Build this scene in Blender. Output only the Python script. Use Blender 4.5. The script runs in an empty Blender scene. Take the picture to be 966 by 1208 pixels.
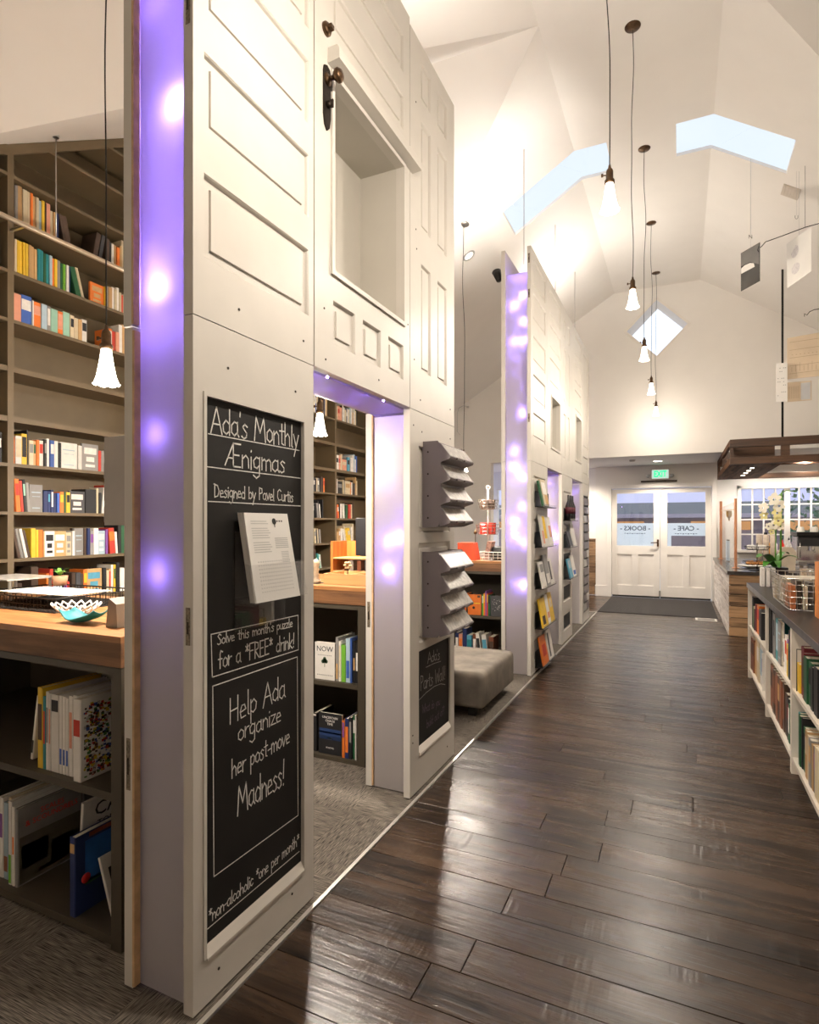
import bpy, math, random
from mathutils import Matrix, Vector, Euler

C = bpy.context.scene.collection
scene = bpy.context.scene
PI = math.pi

# ------------------------------------------------------------------ camera
cam_data = bpy.data.cameras.new('camera')
cam = bpy.data.objects.new('camera', cam_data)
C.objects.link(cam)
cam_data.sensor_fit = 'HORIZONTAL'
cam_data.sensor_width = 36.0
cam_data.lens = 36.0 * 684.0 / 966.0
cam_data.shift_y = 15.6 / 966.0
cam_data.clip_start = 0.05
cam.location = (0, 0, 1.44)
cam.rotation_euler = (PI / 2, 0, math.atan(319 / 684))
scene.camera = cam

# ------------------------------------------------------------------ world: early evening sky
world = bpy.data.worlds.new('evening_sky')
scene.world = world
world.use_nodes = True
bg = world.node_tree.nodes['Background']
wn_, wl_k = world.node_tree.nodes, world.node_tree.links
w_tc = wn_.new('ShaderNodeTexCoord')
w_sep = wn_.new('ShaderNodeSeparateXYZ')
w_rp = wn_.new('ShaderNodeValToRGB')
w_rp.color_ramp.elements[0].position = 0.0
w_rp.color_ramp.elements[0].color = (0.36, 0.38, 0.60, 1)
w_rp.color_ramp.elements[1].position = 0.35
w_rp.color_ramp.elements[1].color = (0.82, 0.90, 1.0, 1)
wl_k.new(w_tc.outputs['Generated'], w_sep.inputs[0])
wl_k.new(w_sep.outputs['Z'], w_rp.inputs[0])
wl_k.new(w_rp.outputs[0], bg.inputs[0])
bg.inputs[1].default_value = 1.6

# ------------------------------------------------------------------ view
vs = scene.view_settings
vs.view_transform = 'Standard'
vs.look = 'None'
vs.gamma = 1.0
vs.use_curve_mapping = False
vs.exposure = 0.08
cy = scene.cycles
cy.use_denoising = True
cy.max_bounces = 7
cy.diffuse_bounces = 4
cy.glossy_bounces = 3
cy.transmission_bounces = 5
cy.transparent_max_bounces = 12
cy.sample_clamp_indirect = 6.0
cy.caustics_reflective = False
cy.caustics_refractive = False
cy.blur_glossy = 0.5

# ------------------------------------------------------------------ lights (lamps stand in their builders; the strengths are here)
WARM = (1.0, 0.885, 0.755)
SOFT = (1.0, 0.93, 0.85)
POWER = dict(pendant=88, left_pendant=112, left_down=55, uplight=100, cafe=210, recessed=165, led=125.0, led_hot=360.0, shade=9.0, puck=14)


def lamp(name, loc, power, color=WARM, radius=0.05, kind='POINT', aim=None, angle=100, blend=0.6, parent=None):
    d = bpy.data.lights.new(name, kind)
    d.energy = power
    d.color = color
    d.shadow_soft_size = radius
    if kind == 'SPOT':
        d.spot_size = math.radians(angle)
        d.spot_blend = blend
    o = bpy.data.objects.new(name, d)
    C.objects.link(o)
    if parent:
        o.parent = parent
        o.location = wm(parent).inverted() @ Vector(loc)
    else:
        o.location = loc
    if aim is not None:
        o.rotation_euler = Vector(aim).to_track_quat('-Z', 'Y').to_euler()
    return o


# ================================================================== materials
MATS = {}


def nm(name):
    m = bpy.data.materials.new(name)
    m.use_nodes = True
    return m, m.node_tree.nodes, m.node_tree.links, m.node_tree.nodes['Principled BSDF']


def mat(name, col, rough=0.6, metal=0.0, var=0.08, scale=8.0, bump=0.0, spec=0.5, emis=None, estr=0.0, stretch=(1, 1, 1), alpha=None):
    """plain surface with fine procedural variation"""
    if name in MATS:
        return MATS[name]
    m, n, l, b = nm(name)
    b.inputs['Roughness'].default_value = rough
    b.inputs['Metallic'].default_value = metal
    b.inputs['Specular IOR Level'].default_value = spec
    tc = n.new('ShaderNodeTexCoord')
    mp = n.new('ShaderNodeMapping')
    mp.inputs['Scale'].default_value = stretch
    l.new(tc.outputs['Object'], mp.inputs[0])
    no = n.new('ShaderNodeTexNoise')
    no.inputs['Scale'].default_value = scale
    no.inputs['Detail'].default_value = 4
    l.new(mp.outputs[0], no.inputs['Vector'])
    r = n.new('ShaderNodeValToRGB')
    r.color_ramp.elements[0].position = 0.3
    r.color_ramp.elements[1].position = 0.7
    r.color_ramp.elements[0].color = tuple(c * (1 - var) for c in col) + (1,)
    r.color_ramp.elements[1].color = tuple(min(1, c * (1 + var)) for c in col) + (1,)
    l.new(no.outputs['Fac'], r.inputs[0])
    l.new(r.outputs[0], b.inputs['Base Color'])
    if bump:
        bp = n.new('ShaderNodeBump')
        bp.inputs['Strength'].default_value = bump
        bp.inputs['Distance'].default_value = 0.01
        l.new(no.outputs['Fac'], bp.inputs['Height'])
        l.new(bp.outputs[0], b.inputs['Normal'])
    if emis:
        b.inputs['Emission Color'].default_value = emis + (1,)
        b.inputs['Emission Strength'].default_value = estr
    MATS[name] = m
    return m


def objcol(name, rough=0.5, var=0.12, spec=0.4):
    """takes the object's own colour (book covers, spine labels)"""
    m, n, l, b = nm(name)
    b.inputs['Roughness'].default_value = rough
    b.inputs['Specular IOR Level'].default_value = spec
    oi = n.new('ShaderNodeObjectInfo')
    tc = n.new('ShaderNodeTexCoord')
    no = n.new('ShaderNodeTexNoise')
    no.inputs['Scale'].default_value = 25
    l.new(tc.outputs['Object'], no.inputs['Vector'])
    mr = n.new('ShaderNodeMapRange')
    mr.inputs['To Min'].default_value = 1 - var
    mr.inputs['To Max'].default_value = 1 + var
    l.new(no.outputs['Fac'], mr.inputs['Value'])
    mx = n.new('ShaderNodeMix')
    mx.data_type = 'RGBA'
    mx.blend_type = 'MULTIPLY'
    mx.inputs['Factor'].default_value = 1
    l.new(oi.outputs['Color'], mx.inputs['A'])
    l.new(mr.outputs[0], mx.inputs['B'])
    l.new(mx.outputs['Result'], b.inputs['Base Color'])
    MATS[name] = m
    return m


def wood(name, dark, light, rough=0.5, axis=0, scale=1.0, bump=0.25, saw=0.0, rnd=0.35, spec=0.5, cross=14, lo=0.5, hi=1.0, wave=0):
    """long-grained wood; axis = direction of the grain; every object gets its own tone and offset"""
    if name in MATS:
        return MATS[name]
    m, n, l, b = nm(name)
    tc = n.new('ShaderNodeTexCoord')
    oi = n.new('ShaderNodeObjectInfo')
    geo = n.new('ShaderNodeNewGeometry')
    va = n.new('ShaderNodeVectorMath')
    va.operation = 'MULTIPLY_ADD'
    va.inputs[1].default_value = (37.0, 53.0, 29.0)
    cx = n.new('ShaderNodeCombineXYZ')
    for i in range(3):
        l.new(oi.outputs['Random'], cx.inputs[i])
    l.new(cx.outputs[0], va.inputs[0])
    l.new(geo.outputs['Position'], va.inputs[2])
    mp = n.new('ShaderNodeMapping')
    b.inputs['Specular IOR Level'].default_value = spec
    s = [cross * scale] * 3
    s[axis] = 1.1 * scale
    mp.inputs['Scale'].default_value = s
    l.new(va.outputs[0], mp.inputs[0])
    n1 = n.new('ShaderNodeTexNoise')
    n1.inputs['Scale'].default_value = 1.0
    n1.inputs['Detail'].default_value = 7
    n1.inputs['Roughness'].default_value = 0.65
    n1.inputs['Distortion'].default_value = 1.2
    l.new(mp.outputs[0], n1.inputs['Vector'])
    mp2 = n.new('ShaderNodeMapping')
    s2 = [60 * scale] * 3
    s2[axis] = 2.2 * scale
    mp2.inputs['Scale'].default_value = s2
    l.new(va.outputs[0], mp2.inputs[0])
    n2 = n.new('ShaderNodeTexNoise')
    n2.inputs['Scale'].default_value = 1.0
    n2.inputs['Detail'].default_value = 3
    l.new(mp2.outputs[0], n2.inputs['Vector'])
    ad = n.new('ShaderNodeMath')
    ad.operation = 'MULTIPLY_ADD'
    ad.inputs[1].default_value = 0.45
    l.new(n2.outputs['Fac'], ad.inputs[0])
    l.new(n1.outputs['Fac'], ad.inputs[2])
    rp = n.new('ShaderNodeMath')
    rp.operation = 'MULTIPLY_ADD'
    rp.inputs[1].default_value = rnd
    l.new(oi.outputs['Random'], rp.inputs[0])
    l.new(ad.outputs[0], rp.inputs[2])
    r = n.new('ShaderNodeValToRGB')
    r.color_ramp.elements[0].position = lo
    r.color_ramp.elements[1].position = hi
    r.color_ramp.elements[0].color = dark + (1,)
    r.color_ramp.elements[1].color = light + (1,)
    l.new(rp.outputs[0], r.inputs[0])
    l.new(r.outputs[0], b.inputs['Base Color'])
    h = ad.outputs[0]
    if saw:
        # saw kerf marks across the grain, in patches
        mp3 = n.new('ShaderNodeMapping')
        s3 = [3.0] * 3
        s3[axis] = 62.0
        mp3.inputs['Scale'].default_value = s3
        l.new(va.outputs[0], mp3.inputs[0])
        n3 = n.new('ShaderNodeTexNoise')
        n3.inputs['Scale'].default_value = 1.0
        n3.inputs['Detail'].default_value = 1
        l.new(mp3.outputs[0], n3.inputs['Vector'])
        n4 = n.new('ShaderNodeTexNoise')
        n4.inputs['Scale'].default_value = 5.0
        l.new(va.outputs[0], n4.inputs['Vector'])
        g = n.new('ShaderNodeMapRange')
        g.inputs['From Min'].default_value = 0.5
        g.inputs['From Max'].default_value = 0.62
        l.new(n4.outputs['Fac'], g.inputs['Value'])
        mu = n.new('ShaderNodeMath')
        mu.operation = 'MULTIPLY'
        l.new(n3.outputs['Fac'], mu.inputs[0])
        l.new(g.outputs[0], mu.inputs[1])
        ma = n.new('ShaderNodeMath')
        ma.operation = 'MULTIPLY_ADD'
        ma.inputs[1].default_value = saw
        l.new(mu.outputs[0], ma.inputs[0])
        l.new(h, ma.inputs[2])
        h = ma.outputs[0]
    bp = n.new('ShaderNodeBump')
    bp.inputs['Strength'].default_value = bump
    bp.inputs['Distance'].default_value = 0.006
    l.new(h, bp.inputs['Height'])
    if wave:
        # hand-scraped hollows that break up the gloss
        mp5 = n.new('ShaderNodeMapping')
        mp5.inputs['Scale'].default_value = (1.6, 9.0, 1.0)
        l.new(va.outputs[0], mp5.inputs[0])
        n5 = n.new('ShaderNodeTexNoise')
        n5.inputs['Scale'].default_value = 1.0
        n5.inputs['Detail'].default_value = 1.5
        l.new(mp5.outputs[0], n5.inputs['Vector'])
        b5 = n.new('ShaderNodeBump')
        b5.inputs['Strength'].default_value = 0.8
        b5.inputs['Distance'].default_value = 0.0045
        l.new(n5.outputs['Fac'], b5.inputs['Height'])
        l.new(b5.outputs[0], bp.inputs['Normal'])
    l.new(bp.outputs[0], b.inputs['Normal'])
    rr = n.new('ShaderNodeMapRange')
    rr.inputs['From Min'].default_value = 0.3
    rr.inputs['From Max'].default_value = 1.1
    rr.inputs['To Min'].default_value = rough + 0.08
    rr.inputs['To Max'].default_value = rough - 0.05
    l.new(ad.outputs[0], rr.inputs['Value'])
    l.new(rr.outputs[0], b.inputs['Roughness'])
    MATS[name] = m
    return m


def mix_glass(name, tint=(1, 1, 1), gloss=0.12, rough=0.02, haze=0.0):
    m = bpy.data.materials.new(name)
    m.use_nodes = True
    n, l = m.node_tree.nodes, m.node_tree.links
    n.clear()
    out = n.new('ShaderNodeOutputMaterial')
    t = n.new('ShaderNodeBsdfTransparent')
    t.inputs[0].default_value = tint + (1,)
    g = n.new('ShaderNodeBsdfGlossy')
    g.inputs['Roughness'].default_value = rough
    mx = n.new('ShaderNodeMixShader')
    mx.inputs[0].default_value = gloss
    l.new(t.outputs[0], mx.inputs[1])
    l.new(g.outputs[0], mx.inputs[2])
    last = mx
    if haze:
        d = n.new('ShaderNodeBsdfDiffuse')
        d.inputs[0].default_value = (0.9, 0.9, 0.9, 1)
        m2 = n.new('ShaderNodeMixShader')
        m2.inputs[0].default_value = haze
        l.new(mx.outputs[0], m2.inputs[1])
        l.new(d.outputs[0], m2.inputs[2])
        last = m2
    l.new(last.outputs[0], out.inputs[0])
    MATS[name] = m
    return m


def frosted(name, trans=(0.80, 0.78, 0.85), dif=(0.60, 0.55, 0.52), f=0.5):
    m = bpy.data.materials.new(name)
    m.use_nodes = True
    n, l = m.node_tree.nodes, m.node_tree.links
    n.clear()
    out = n.new('ShaderNodeOutputMaterial')
    t = n.new('ShaderNodeBsdfTranslucent')
    t.inputs[0].default_value = trans + (1,)
    d = n.new('ShaderNodeBsdfDiffuse')
    d.inputs[0].default_value = dif + (1,)
    g = n.new('ShaderNodeBsdfGlossy')
    g.inputs['Roughness'].default_value = 0.35
    mx = n.new('ShaderNodeMixShader')
    mx.inputs[0].default_value = f
    l.new(d.outputs[0], mx.inputs[1])
    l.new(t.outputs[0], mx.inputs[2])
    m2 = n.new('ShaderNodeMixShader')
    m2.inputs[0].default_value = 0.06
    l.new(mx.outputs[0], m2.inputs[1])
    l.new(g.outputs[0], m2.inputs[2])
    l.new(m2.outputs[0], out.inputs[0])
    MATS[name] = m
    return m


def emitter(name, col, strength, see=0.0):
    m = bpy.data.materials.new(name)
    m.use_nodes = True
    n, l = m.node_tree.nodes, m.node_tree.links
    n.clear()
    out = n.new('ShaderNodeOutputMaterial')
    e = n.new('ShaderNodeEmission')
    e.inputs[0].default_value = col + (1,)
    e.inputs[1].default_value = strength
    if see:
        t = n.new('ShaderNodeBsdfTransparent')
        mx = n.new('ShaderNodeMixShader')
        mx.inputs[0].default_value = see
        l.new(e.outputs[0], mx.inputs[1])
        l.new(t.outputs[0], mx.inputs[2])
        l.new(mx.outputs[0], out.inputs[0])
    else:
        l.new(e.outputs[0], out.inputs[0])
    MATS[name] = m
    return m


def carpet_mat():
    m, n, l, b = nm('carpet_weave')
    tc = n.new('ShaderNodeTexCoord')
    fac = None
    hs = []
    for sc in ((13, 400, 1), (400, 20, 1)):
        mp = n.new('ShaderNodeMapping')
        mp.inputs['Scale'].default_value = sc
        l.new(tc.outputs['Object'], mp.inputs[0])
        no = n.new('ShaderNodeTexNoise')
        no.inputs['Scale'].default_value = 1.0
        no.inputs['Detail'].default_value = 2
        l.new(mp.outputs[0], no.inputs['Vector'])
        hs.append(no)
    # carpet tiles laid in quarter turns
    ck = n.new('ShaderNodeTexChecker')
    ck.inputs['Scale'].default_value = 2.0
    l.new(tc.outputs['Object'], ck.inputs['Vector'])
    mx = n.new('ShaderNodeMix')
    l.new(ck.outputs['Fac'], mx.inputs['Factor'])
    l.new(hs[0].outputs['Fac'], mx.inputs['A'])
    l.new(hs[1].outputs['Fac'], mx.inputs['B'])
    r = n.new('ShaderNodeValToRGB')
    r.color_ramp.elements[0].position = 0.36
    r.color_ramp.elements[1].position = 0.66
    r.color_ramp.elements[0].color = (0.026, 0.022, 0.018, 1)
    r.color_ramp.elements[1].color = (0.27, 0.232, 0.19, 1)
    l.new(mx.outputs['Result'], r.inputs[0])
    l.new(r.outputs[0], b.inputs['Base Color'])
    b.inputs['Roughness'].default_value = 0.95
    bp = n.new('ShaderNodeBump')
    bp.inputs['Strength'].default_value = 0.5
    bp.inputs['Distance'].default_value = 0.004
    l.new(mx.outputs['Result'], bp.inputs['Height'])
    l.new(bp.outputs[0], b.inputs['Normal'])
    MATS['carpet'] = m
    return m


plaster = mat('white_plaster', (0.85, 0.815, 0.765), 0.9, var=0.015, scale=3)
plaster2 = mat('cream_plaster', (0.82, 0.775, 0.715), 0.9, var=0.015, scale=3)
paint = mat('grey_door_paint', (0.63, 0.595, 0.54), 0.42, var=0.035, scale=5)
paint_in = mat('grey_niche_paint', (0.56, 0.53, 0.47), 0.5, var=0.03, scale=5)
paint_raw = mat('worn_door_edge', (0.50, 0.45, 0.37), 0.6, var=0.22, scale=30)
raw_strip = mat('bare_edge_strip', (0.60, 0.38, 0.20), 0.6, var=0.2, scale=20)
white_paint = mat('white_wood_paint', (0.83, 0.785, 0.725), 0.4, var=0.02)
floor_wood = wood('dark_floor_board', (0.003, 0.0017, 0.0012), (0.066, 0.040, 0.025), rough=0.27, axis=0, saw=0.9, bump=0.38, rnd=0.14, spec=0.3, cross=9, lo=0.58, hi=0.92, wave=1)
carpet = carpet_mat()
case_mat = mat('olive_brown_bookcase_paint', (0.15, 0.108, 0.058), 0.5, var=0.08, scale=6)
case_dark = mat('dark_olive_cabinet_paint', (0.062, 0.050, 0.034), 0.5, var=0.1, scale=6)
top_wood = wood('fir_counter_wood', (0.17, 0.062, 0.018), (0.52, 0.24, 0.085), rough=0.4, axis=0, bump=0.15, rnd=0.1)
edge_wood = wood('rough_fir_edge', (0.065, 0.026, 0.009), (0.27, 0.125, 0.05), rough=0.55, axis=0, bump=0.4, rnd=0.1)
white_plank = wood('whitewashed_plank', (0.22, 0.16, 0.12), (0.78, 0.71, 0.64), rough=0.7, axis=1, bump=0.6, rnd=0.3, lo=0.5, hi=0.92)
brown_plank = wood('reclaimed_brown_plank', (0.055, 0.028, 0.013), (0.42, 0.25, 0.125), rough=0.7, axis=0, bump=0.5, rnd=0.3, lo=0.62, hi=1.02)
dark_beam = wood('dark_stained_beam', (0.018, 0.010, 0.006), (0.115, 0.055, 0.026), rough=0.5, axis=0, bump=0.3, rnd=0.1)
dark_beam_y = wood('dark_stained_beam_long', (0.022, 0.011, 0.006), (0.17, 0.075, 0.032), spec=0.15, rough=0.75, axis=1, bump=0.3, rnd=0.1)
board_mat = mat('chalkboard_black', (0.016, 0.015, 0.014), 0.55, var=0.25, scale=4, spec=0.25)
chalk = mat('white_chalk', (0.78, 0.76, 0.72), 0.95, var=0.15, scale=120)
chalk_faint = mat('faint_mauve_chalk', (0.13, 0.10, 0.12), 0.95, var=0.3, scale=120)
black_metal = mat('black_metal', (0.02, 0.018, 0.016), 0.4, metal=0.6)
bronze = mat('aged_bronze', (0.11, 0.065, 0.035), 0.38, metal=0.9, var=0.35, scale=40)
dark_bronze = mat('dark_iron_plate', (0.035, 0.026, 0.02), 0.45, metal=0.8, var=0.35, scale=60)
steel = mat('steel', (0.55, 0.54, 0.52), 0.3, metal=1.0)
chrome = mat('chrome_wire', (0.75, 0.74, 0.72), 0.15, metal=1.0)
brass = mat('brass', (0.75, 0.48, 0.16), 0.3, metal=1.0)
copper = mat('copper_pipe', (0.80, 0.38, 0.20), 0.32, metal=0.9)
alu = mat('aluminium_trim', (0.80, 0.77, 0.72), 0.3, metal=0.8)
black_plastic = mat('black_plastic', (0.02, 0.02, 0.022), 0.4)
mauve_plastic = mat('mauve_grey_plastic', (0.17, 0.145, 0.15), 0.45, var=0.05)
clear_bin = mat('scuffed_clear_plastic', (0.42, 0.40, 0.37), 0.28, var=0.35, scale=40)
paper = mat('white_paper', (0.80, 0.78, 0.74), 0.8, var=0.02)
pages_mat = mat('book_pages', (0.70, 0.64, 0.52), 0.9, var=0.1, scale=90)
print_grey = mat('grey_print', (0.32, 0.31, 0.30), 0.8)
print_light = mat('pale_print', (0.55, 0.54, 0.52), 0.8)
ink = mat('black_ink', (0.02, 0.02, 0.02), 0.7)
velvet = mat('taupe_velvet', (0.19, 0.165, 0.135), 0.85, var=0.28, scale=7, bump=0.3)
mat_rubber = mat('entry_mat_ribbed', (0.026, 0.021, 0.018), 0.9, var=0.3, scale=50)
shelf_white = mat('shelf_white_paint', (0.72, 0.66, 0.57), 0.45, var=0.03)
shelf_top = mat('blackened_steel_top', (0.022, 0.017, 0.014), 0.38, var=0.3, scale=5, spec=0.28)
orange_wood = wood('orange_stained_wood', (0.33, 0.09, 0.015), (0.62, 0.22, 0.05), rough=0.45, axis=2, bump=0.15)
box_wood = wood('light_box_wood', (0.28, 0.13, 0.04), (0.62, 0.38, 0.16), rough=0.5, axis=0, bump=0.15)
leaf_green = mat('leaf_green', (0.05, 0.20, 0.02), 0.35, var=0.35, scale=12)
stem_green = mat('stem_green', (0.14, 0.36, 0.05), 0.4)
petal = mat('cream_petal', (0.85, 0.80, 0.66), 0.6, var=0.1)
petal_y = mat('yellow_green_petal', (0.72, 0.66, 0.28), 0.6, var=0.15)
stone_pot = mat('black_planter_glaze', (0.02, 0.02, 0.025), 0.3)
red_box = mat('red_orange_card', (0.80, 0.10, 0.03), 0.5)
teal_felt = mat('teal_felt', (0.006, 0.17, 0.19), 0.6, var=0.15, scale=40)
lattice_white = mat('white_porcelain', (0.82, 0.78, 0.72), 0.3)
glass = mix_glass('clear_glass', gloss=0.07)
acrylic = mix_glass('clear_acrylic', gloss=0.16, haze=0.05)
frost = frosted('frosted_polycarbonate')
film = frosted('frosted_window_film', (0.97, 1.0, 1.0), (0.80, 0.88, 0.94), 0.95)
led_mat = emitter('violet_led', (0.33, 0.19, 1.0), POWER['led'])
led_hot = emitter('bright_violet_led', (0.36, 0.24, 1.0), POWER['led_hot'])
shade_mat = emitter('glowing_glass_shade', (1.0, 0.90, 0.74), POWER['shade'], see=0.35)
bulb_mat = emitter('warm_filament', (1.0, 0.82, 0.55), 25)
disc_light = emitter('recessed_light_lens', (1.0, 0.90, 0.75), 14)
exit_white = emitter('exit_sign_face', (0.75, 1.0, 0.85), 0.75)
exit_green = emitter('exit_sign_letters', (0.02, 0.9, 0.30), 1.4)
lit_shop = emitter('lit_shop_window', (1.0, 0.50, 0.20), 0.6)
street_wall = mat('far_building_wall', (0.30, 0.24, 0.26), 0.9)
street_roof = mat('far_building_roof', (0.10, 0.11, 0.13), 0.9)
asphalt = mat('street_asphalt', (0.55, 0.55, 0.56), 0.9)
cover_mat = objcol('book_cover_cloth', 0.5)
label_mat = objcol('spine_label_print', 0.6, var=0.3)
cloth_red = mat('red_white_fabric', (0.55, 0.05, 0.05), 0.8, var=0.4, scale=40)
gold_knit = mat('mustard_dome', (0.80, 0.45, 0.08), 0.8, var=0.2, scale=30)
bread = mat('baked_crust', (0.55, 0.24, 0.07), 0.7, var=0.4, scale=30)
dark_glass = mat('dark_photo_print', (0.05, 0.048, 0.045), 0.12, var=0.4, scale=3)
map_paper = mat('tan_drawing_paper', (0.62, 0.50, 0.36), 0.8, var=0.08, scale=6)


# ================================================================== geometry helpers
def wm(o):
    M = o.matrix_basis.copy()
    while o.parent:
        o = o.parent
        M = o.matrix_basis @ M
    return M


class MB:
    def __init__(s):
        s.v, s.f, s.mi, s.sm = [], [], [], []

    def add(s, vs_, fs, mi=0, smooth=False):
        k = len(s.v)
        s.v += [tuple(p) for p in vs_]
        for f in fs:
            s.f.append(tuple(i + k for i in f))
            s.mi.append(mi)
            s.sm.append(smooth)
        return s

    def box(s, x0, x1, y0, y1, z0, z1, mi=0, M=None):
        v = [(x, y, z) for z in (z0, z1) for y in (y0, y1) for x in (x0, x1)]
        if M:
            v = [M @ Vector(p) for p in v]
        return s.add(v, [(0, 2, 3, 1), (4, 5, 7, 6), (0, 1, 5, 4), (2, 6, 7, 3), (0, 4, 6, 2), (1, 3, 7, 5)], mi)

    def quad(s, a, b, c, d, mi=0):
        return s.add([a, b, c, d], [(0, 1, 2, 3)], mi)

    def poly(s, pts, mi=0):
        return s.add(pts, [tuple(range(len(pts)))], mi)

    def lathe(s, prof, c=(0, 0, 0), n=20, mi=0, smooth=True, M=None):
        """prof: (r, z) pairs about a vertical axis at c"""
        v = []
        for r, z in prof:
            for i in range(n):
                a = 2 * PI * i / n
                p = Vector((r * math.cos(a), r * math.sin(a), z))
                if M:
                    p = M @ p
                v.append((c[0] + p.x, c[1] + p.y, c[2] + p.z))
        f = []
        for k in range(len(prof) - 1):
            for i in range(n):
                j = (i + 1) % n
                f.append((k * n + i, k * n + j, (k + 1) * n + j, (k + 1) * n + i))
        return s.add(v, f, mi, smooth)

    def cyl(s, c, r, z0, z1, n=16, mi=0, M=None):
        return s.lathe([(0.0001, z0), (r, z0), (r, z1), (0.0001, z1)], c, n, mi, False, M)

    def tube(s, pts, r, n=6, mi=0, closed=False):
        pts = [Vector(p) for p in pts]
        m = len(pts)
        v, f = [], []
        up = None
        for i, p in enumerate(pts):
            a = pts[(i - 1) % m] if (i > 0 or closed) else p
            b = pts[(i + 1) % m] if (i < m - 1 or closed) else p
            t = (b - a).normalized()
            if up is None:
                up = Vector((0, 0, 1)) if abs(t.z) < 0.9 else Vector((1, 0, 0))
            x = t.cross(up).normalized()
            if x.length < 1e-6:
                x = Vector((1, 0, 0))
            y = x.cross(t).normalized()
            up = y
            rr = r[i] if isinstance(r, (list, tuple)) else r
            for k in range(n):
                q = 2 * PI * k / n
                v.append(p + x * rr * math.cos(q) + y * rr * math.sin(q))
        for i in range(m if closed else m - 1):
            for k in range(n):
                j = (k + 1) % n
                i2 = (i + 1) % m
                f.append((i * n + k, i * n + j, i2 * n + j, i2 * n + k))
        if not closed:
            f.append(tuple(range(n))[::-1])
            f.append(tuple((m - 1) * n + k for k in range(n)))
        return s.add(v, f, mi, n > 4)

    def prism(s, pts, axis, a, b, mi=0):
        """extrude a closed 2-D outline along an axis: 0 -> pts are (y,z), 1 -> (x,z), 2 -> (x,y)"""
        def mk(p, t):
            return (t, p[0], p[1]) if axis == 0 else ((p[0], t, p[1]) if axis == 1 else (p[0], p[1], t))
        n = len(pts)
        v = [mk(p, a) for p in pts] + [mk(p, b) for p in pts]
        f = [tuple(range(n)), tuple(range(2 * n - 1, n - 1, -1))]
        f += [(i, (i + 1) % n, n + (i + 1) % n, n + i) for i in range(n)]
        return s.add(v, f, mi)

    def build(s, name, m, parent=None, origin=None, bevel=0.0):
        me = bpy.data.meshes.new(name)
        v = s.v
        if parent is not None:
            I = wm(parent).inverted()
            v = [I @ Vector(p) for p in v]
        elif origin is not None:
            v = [(p[0] - origin[0], p[1] - origin[1], p[2] - origin[2]) for p in v]
        me.from_pydata([tuple(p) for p in v], [], s.f)
        ms = m if isinstance(m, (list, tuple)) else [m]
        for x in ms:
            me.materials.append(x)
        if any(s.mi):
            me.polygons.foreach_set('material_index', s.mi)
        if any(s.sm):
            me.polygons.foreach_set('use_smooth', s.sm)
        o = bpy.data.objects.new(name, me)
        C.objects.link(o)
        if parent is not None:
            o.parent = parent
        elif origin is not None:
            o.location = origin
        if bevel:
            bv = o.modifiers.new('bevel', 'BEVEL')
            bv.width = bevel
            bv.segments = 2
            bv.limit_method = 'ANGLE'
        return o


def tag(o, label, cat, group=None, kind=None):
    if label:
        o['label'] = label
    if cat:
        o['category'] = cat
    if group:
        o['group'] = group
    if kind:
        o['kind'] = kind
    return o


def thing(name, label, cat, loc, rz=0.0, group=None, ry=0.0):
    o = bpy.data.objects.new(name, None)
    C.objects.link(o)
    o.empty_display_size = 0.1
    o.location = loc
    o.rotation_euler = (0, ry, rz)
    return tag(o, label, cat, group)


def struct(name, mb, m, bevel=0.0):
    o = mb.build(name, m, bevel=bevel)
    o['kind'] = 'structure'
    return o


def text(name, s, size, loc, rot, m, parent, depth=0.0005, align='CENTER', sx=1.0, bold=0.0):
    """flat lettering at a world place, as a child of the thing it stands on"""
    cu = bpy.data.curves.new(name, 'FONT')
    cu.body = s
    cu.size = size
    cu.align_x = align
    cu.align_y = 'CENTER'
    cu.extrude = depth
    cu.offset = bold
    cu.resolution_u = 2
    tmp = bpy.data.objects.new(name, cu)
    me = bpy.data.meshes.new_from_object(tmp)
    bpy.data.objects.remove(tmp)
    bpy.data.curves.remove(cu)
    me.name = name
    me.materials.clear()
    me.materials.append(m)
    o = bpy.data.objects.new(name, me)
    C.objects.link(o)
    M = Matrix.Translation(loc) @ Euler(rot).to_matrix().to_4x4() @ Matrix.Diagonal((sx, 1, 1, 1))
    o.parent = parent
    o.matrix_basis = wm(parent).inverted() @ M
    return o


# ================================================================== room shell
H = 5.455           # flat top of the vault
XL, XR = -1.03, 0.30  # folds of the flat top
XW, XE = -4.32, 3.60  # left and right walls
sL, sR, sC = 0.61, 0.66, 0.65
YC = 4.66
YG = 10.6
YB = -3.0
zl = H - sL * (XL - XW)
zr = H - sR * (XE - XR)


def zleft(x):
    return H - sL * (XL - x)


def zright(x):
    return H - sR * (x - XR)


def vyl(x, s=1):
    return YC + s * sL * (XL - x) / sC


def vyr(x, s=1):
    return YC + s * sR * (x - XR) / sC


SY0, SY1 = 6.385, 6.95   # skylight band
cm = MB()
xa0, xa1 = -0.70, -0.035
xlv, xrv = -1.82, 0.98
# flat top with two openings
cm.poly([(XL, YB, H), (XR, YB, H), (XR, SY0, H), (XL, SY0, H)])
cm.poly([(xa0, SY0, H), (xa1, SY0, H), (xa1, SY1, H), (xa0, SY1, H)])
cm.poly([(XL, SY1, H), (XR, SY1, H), (XR, YG, H), (XL, YG, H)])
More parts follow.
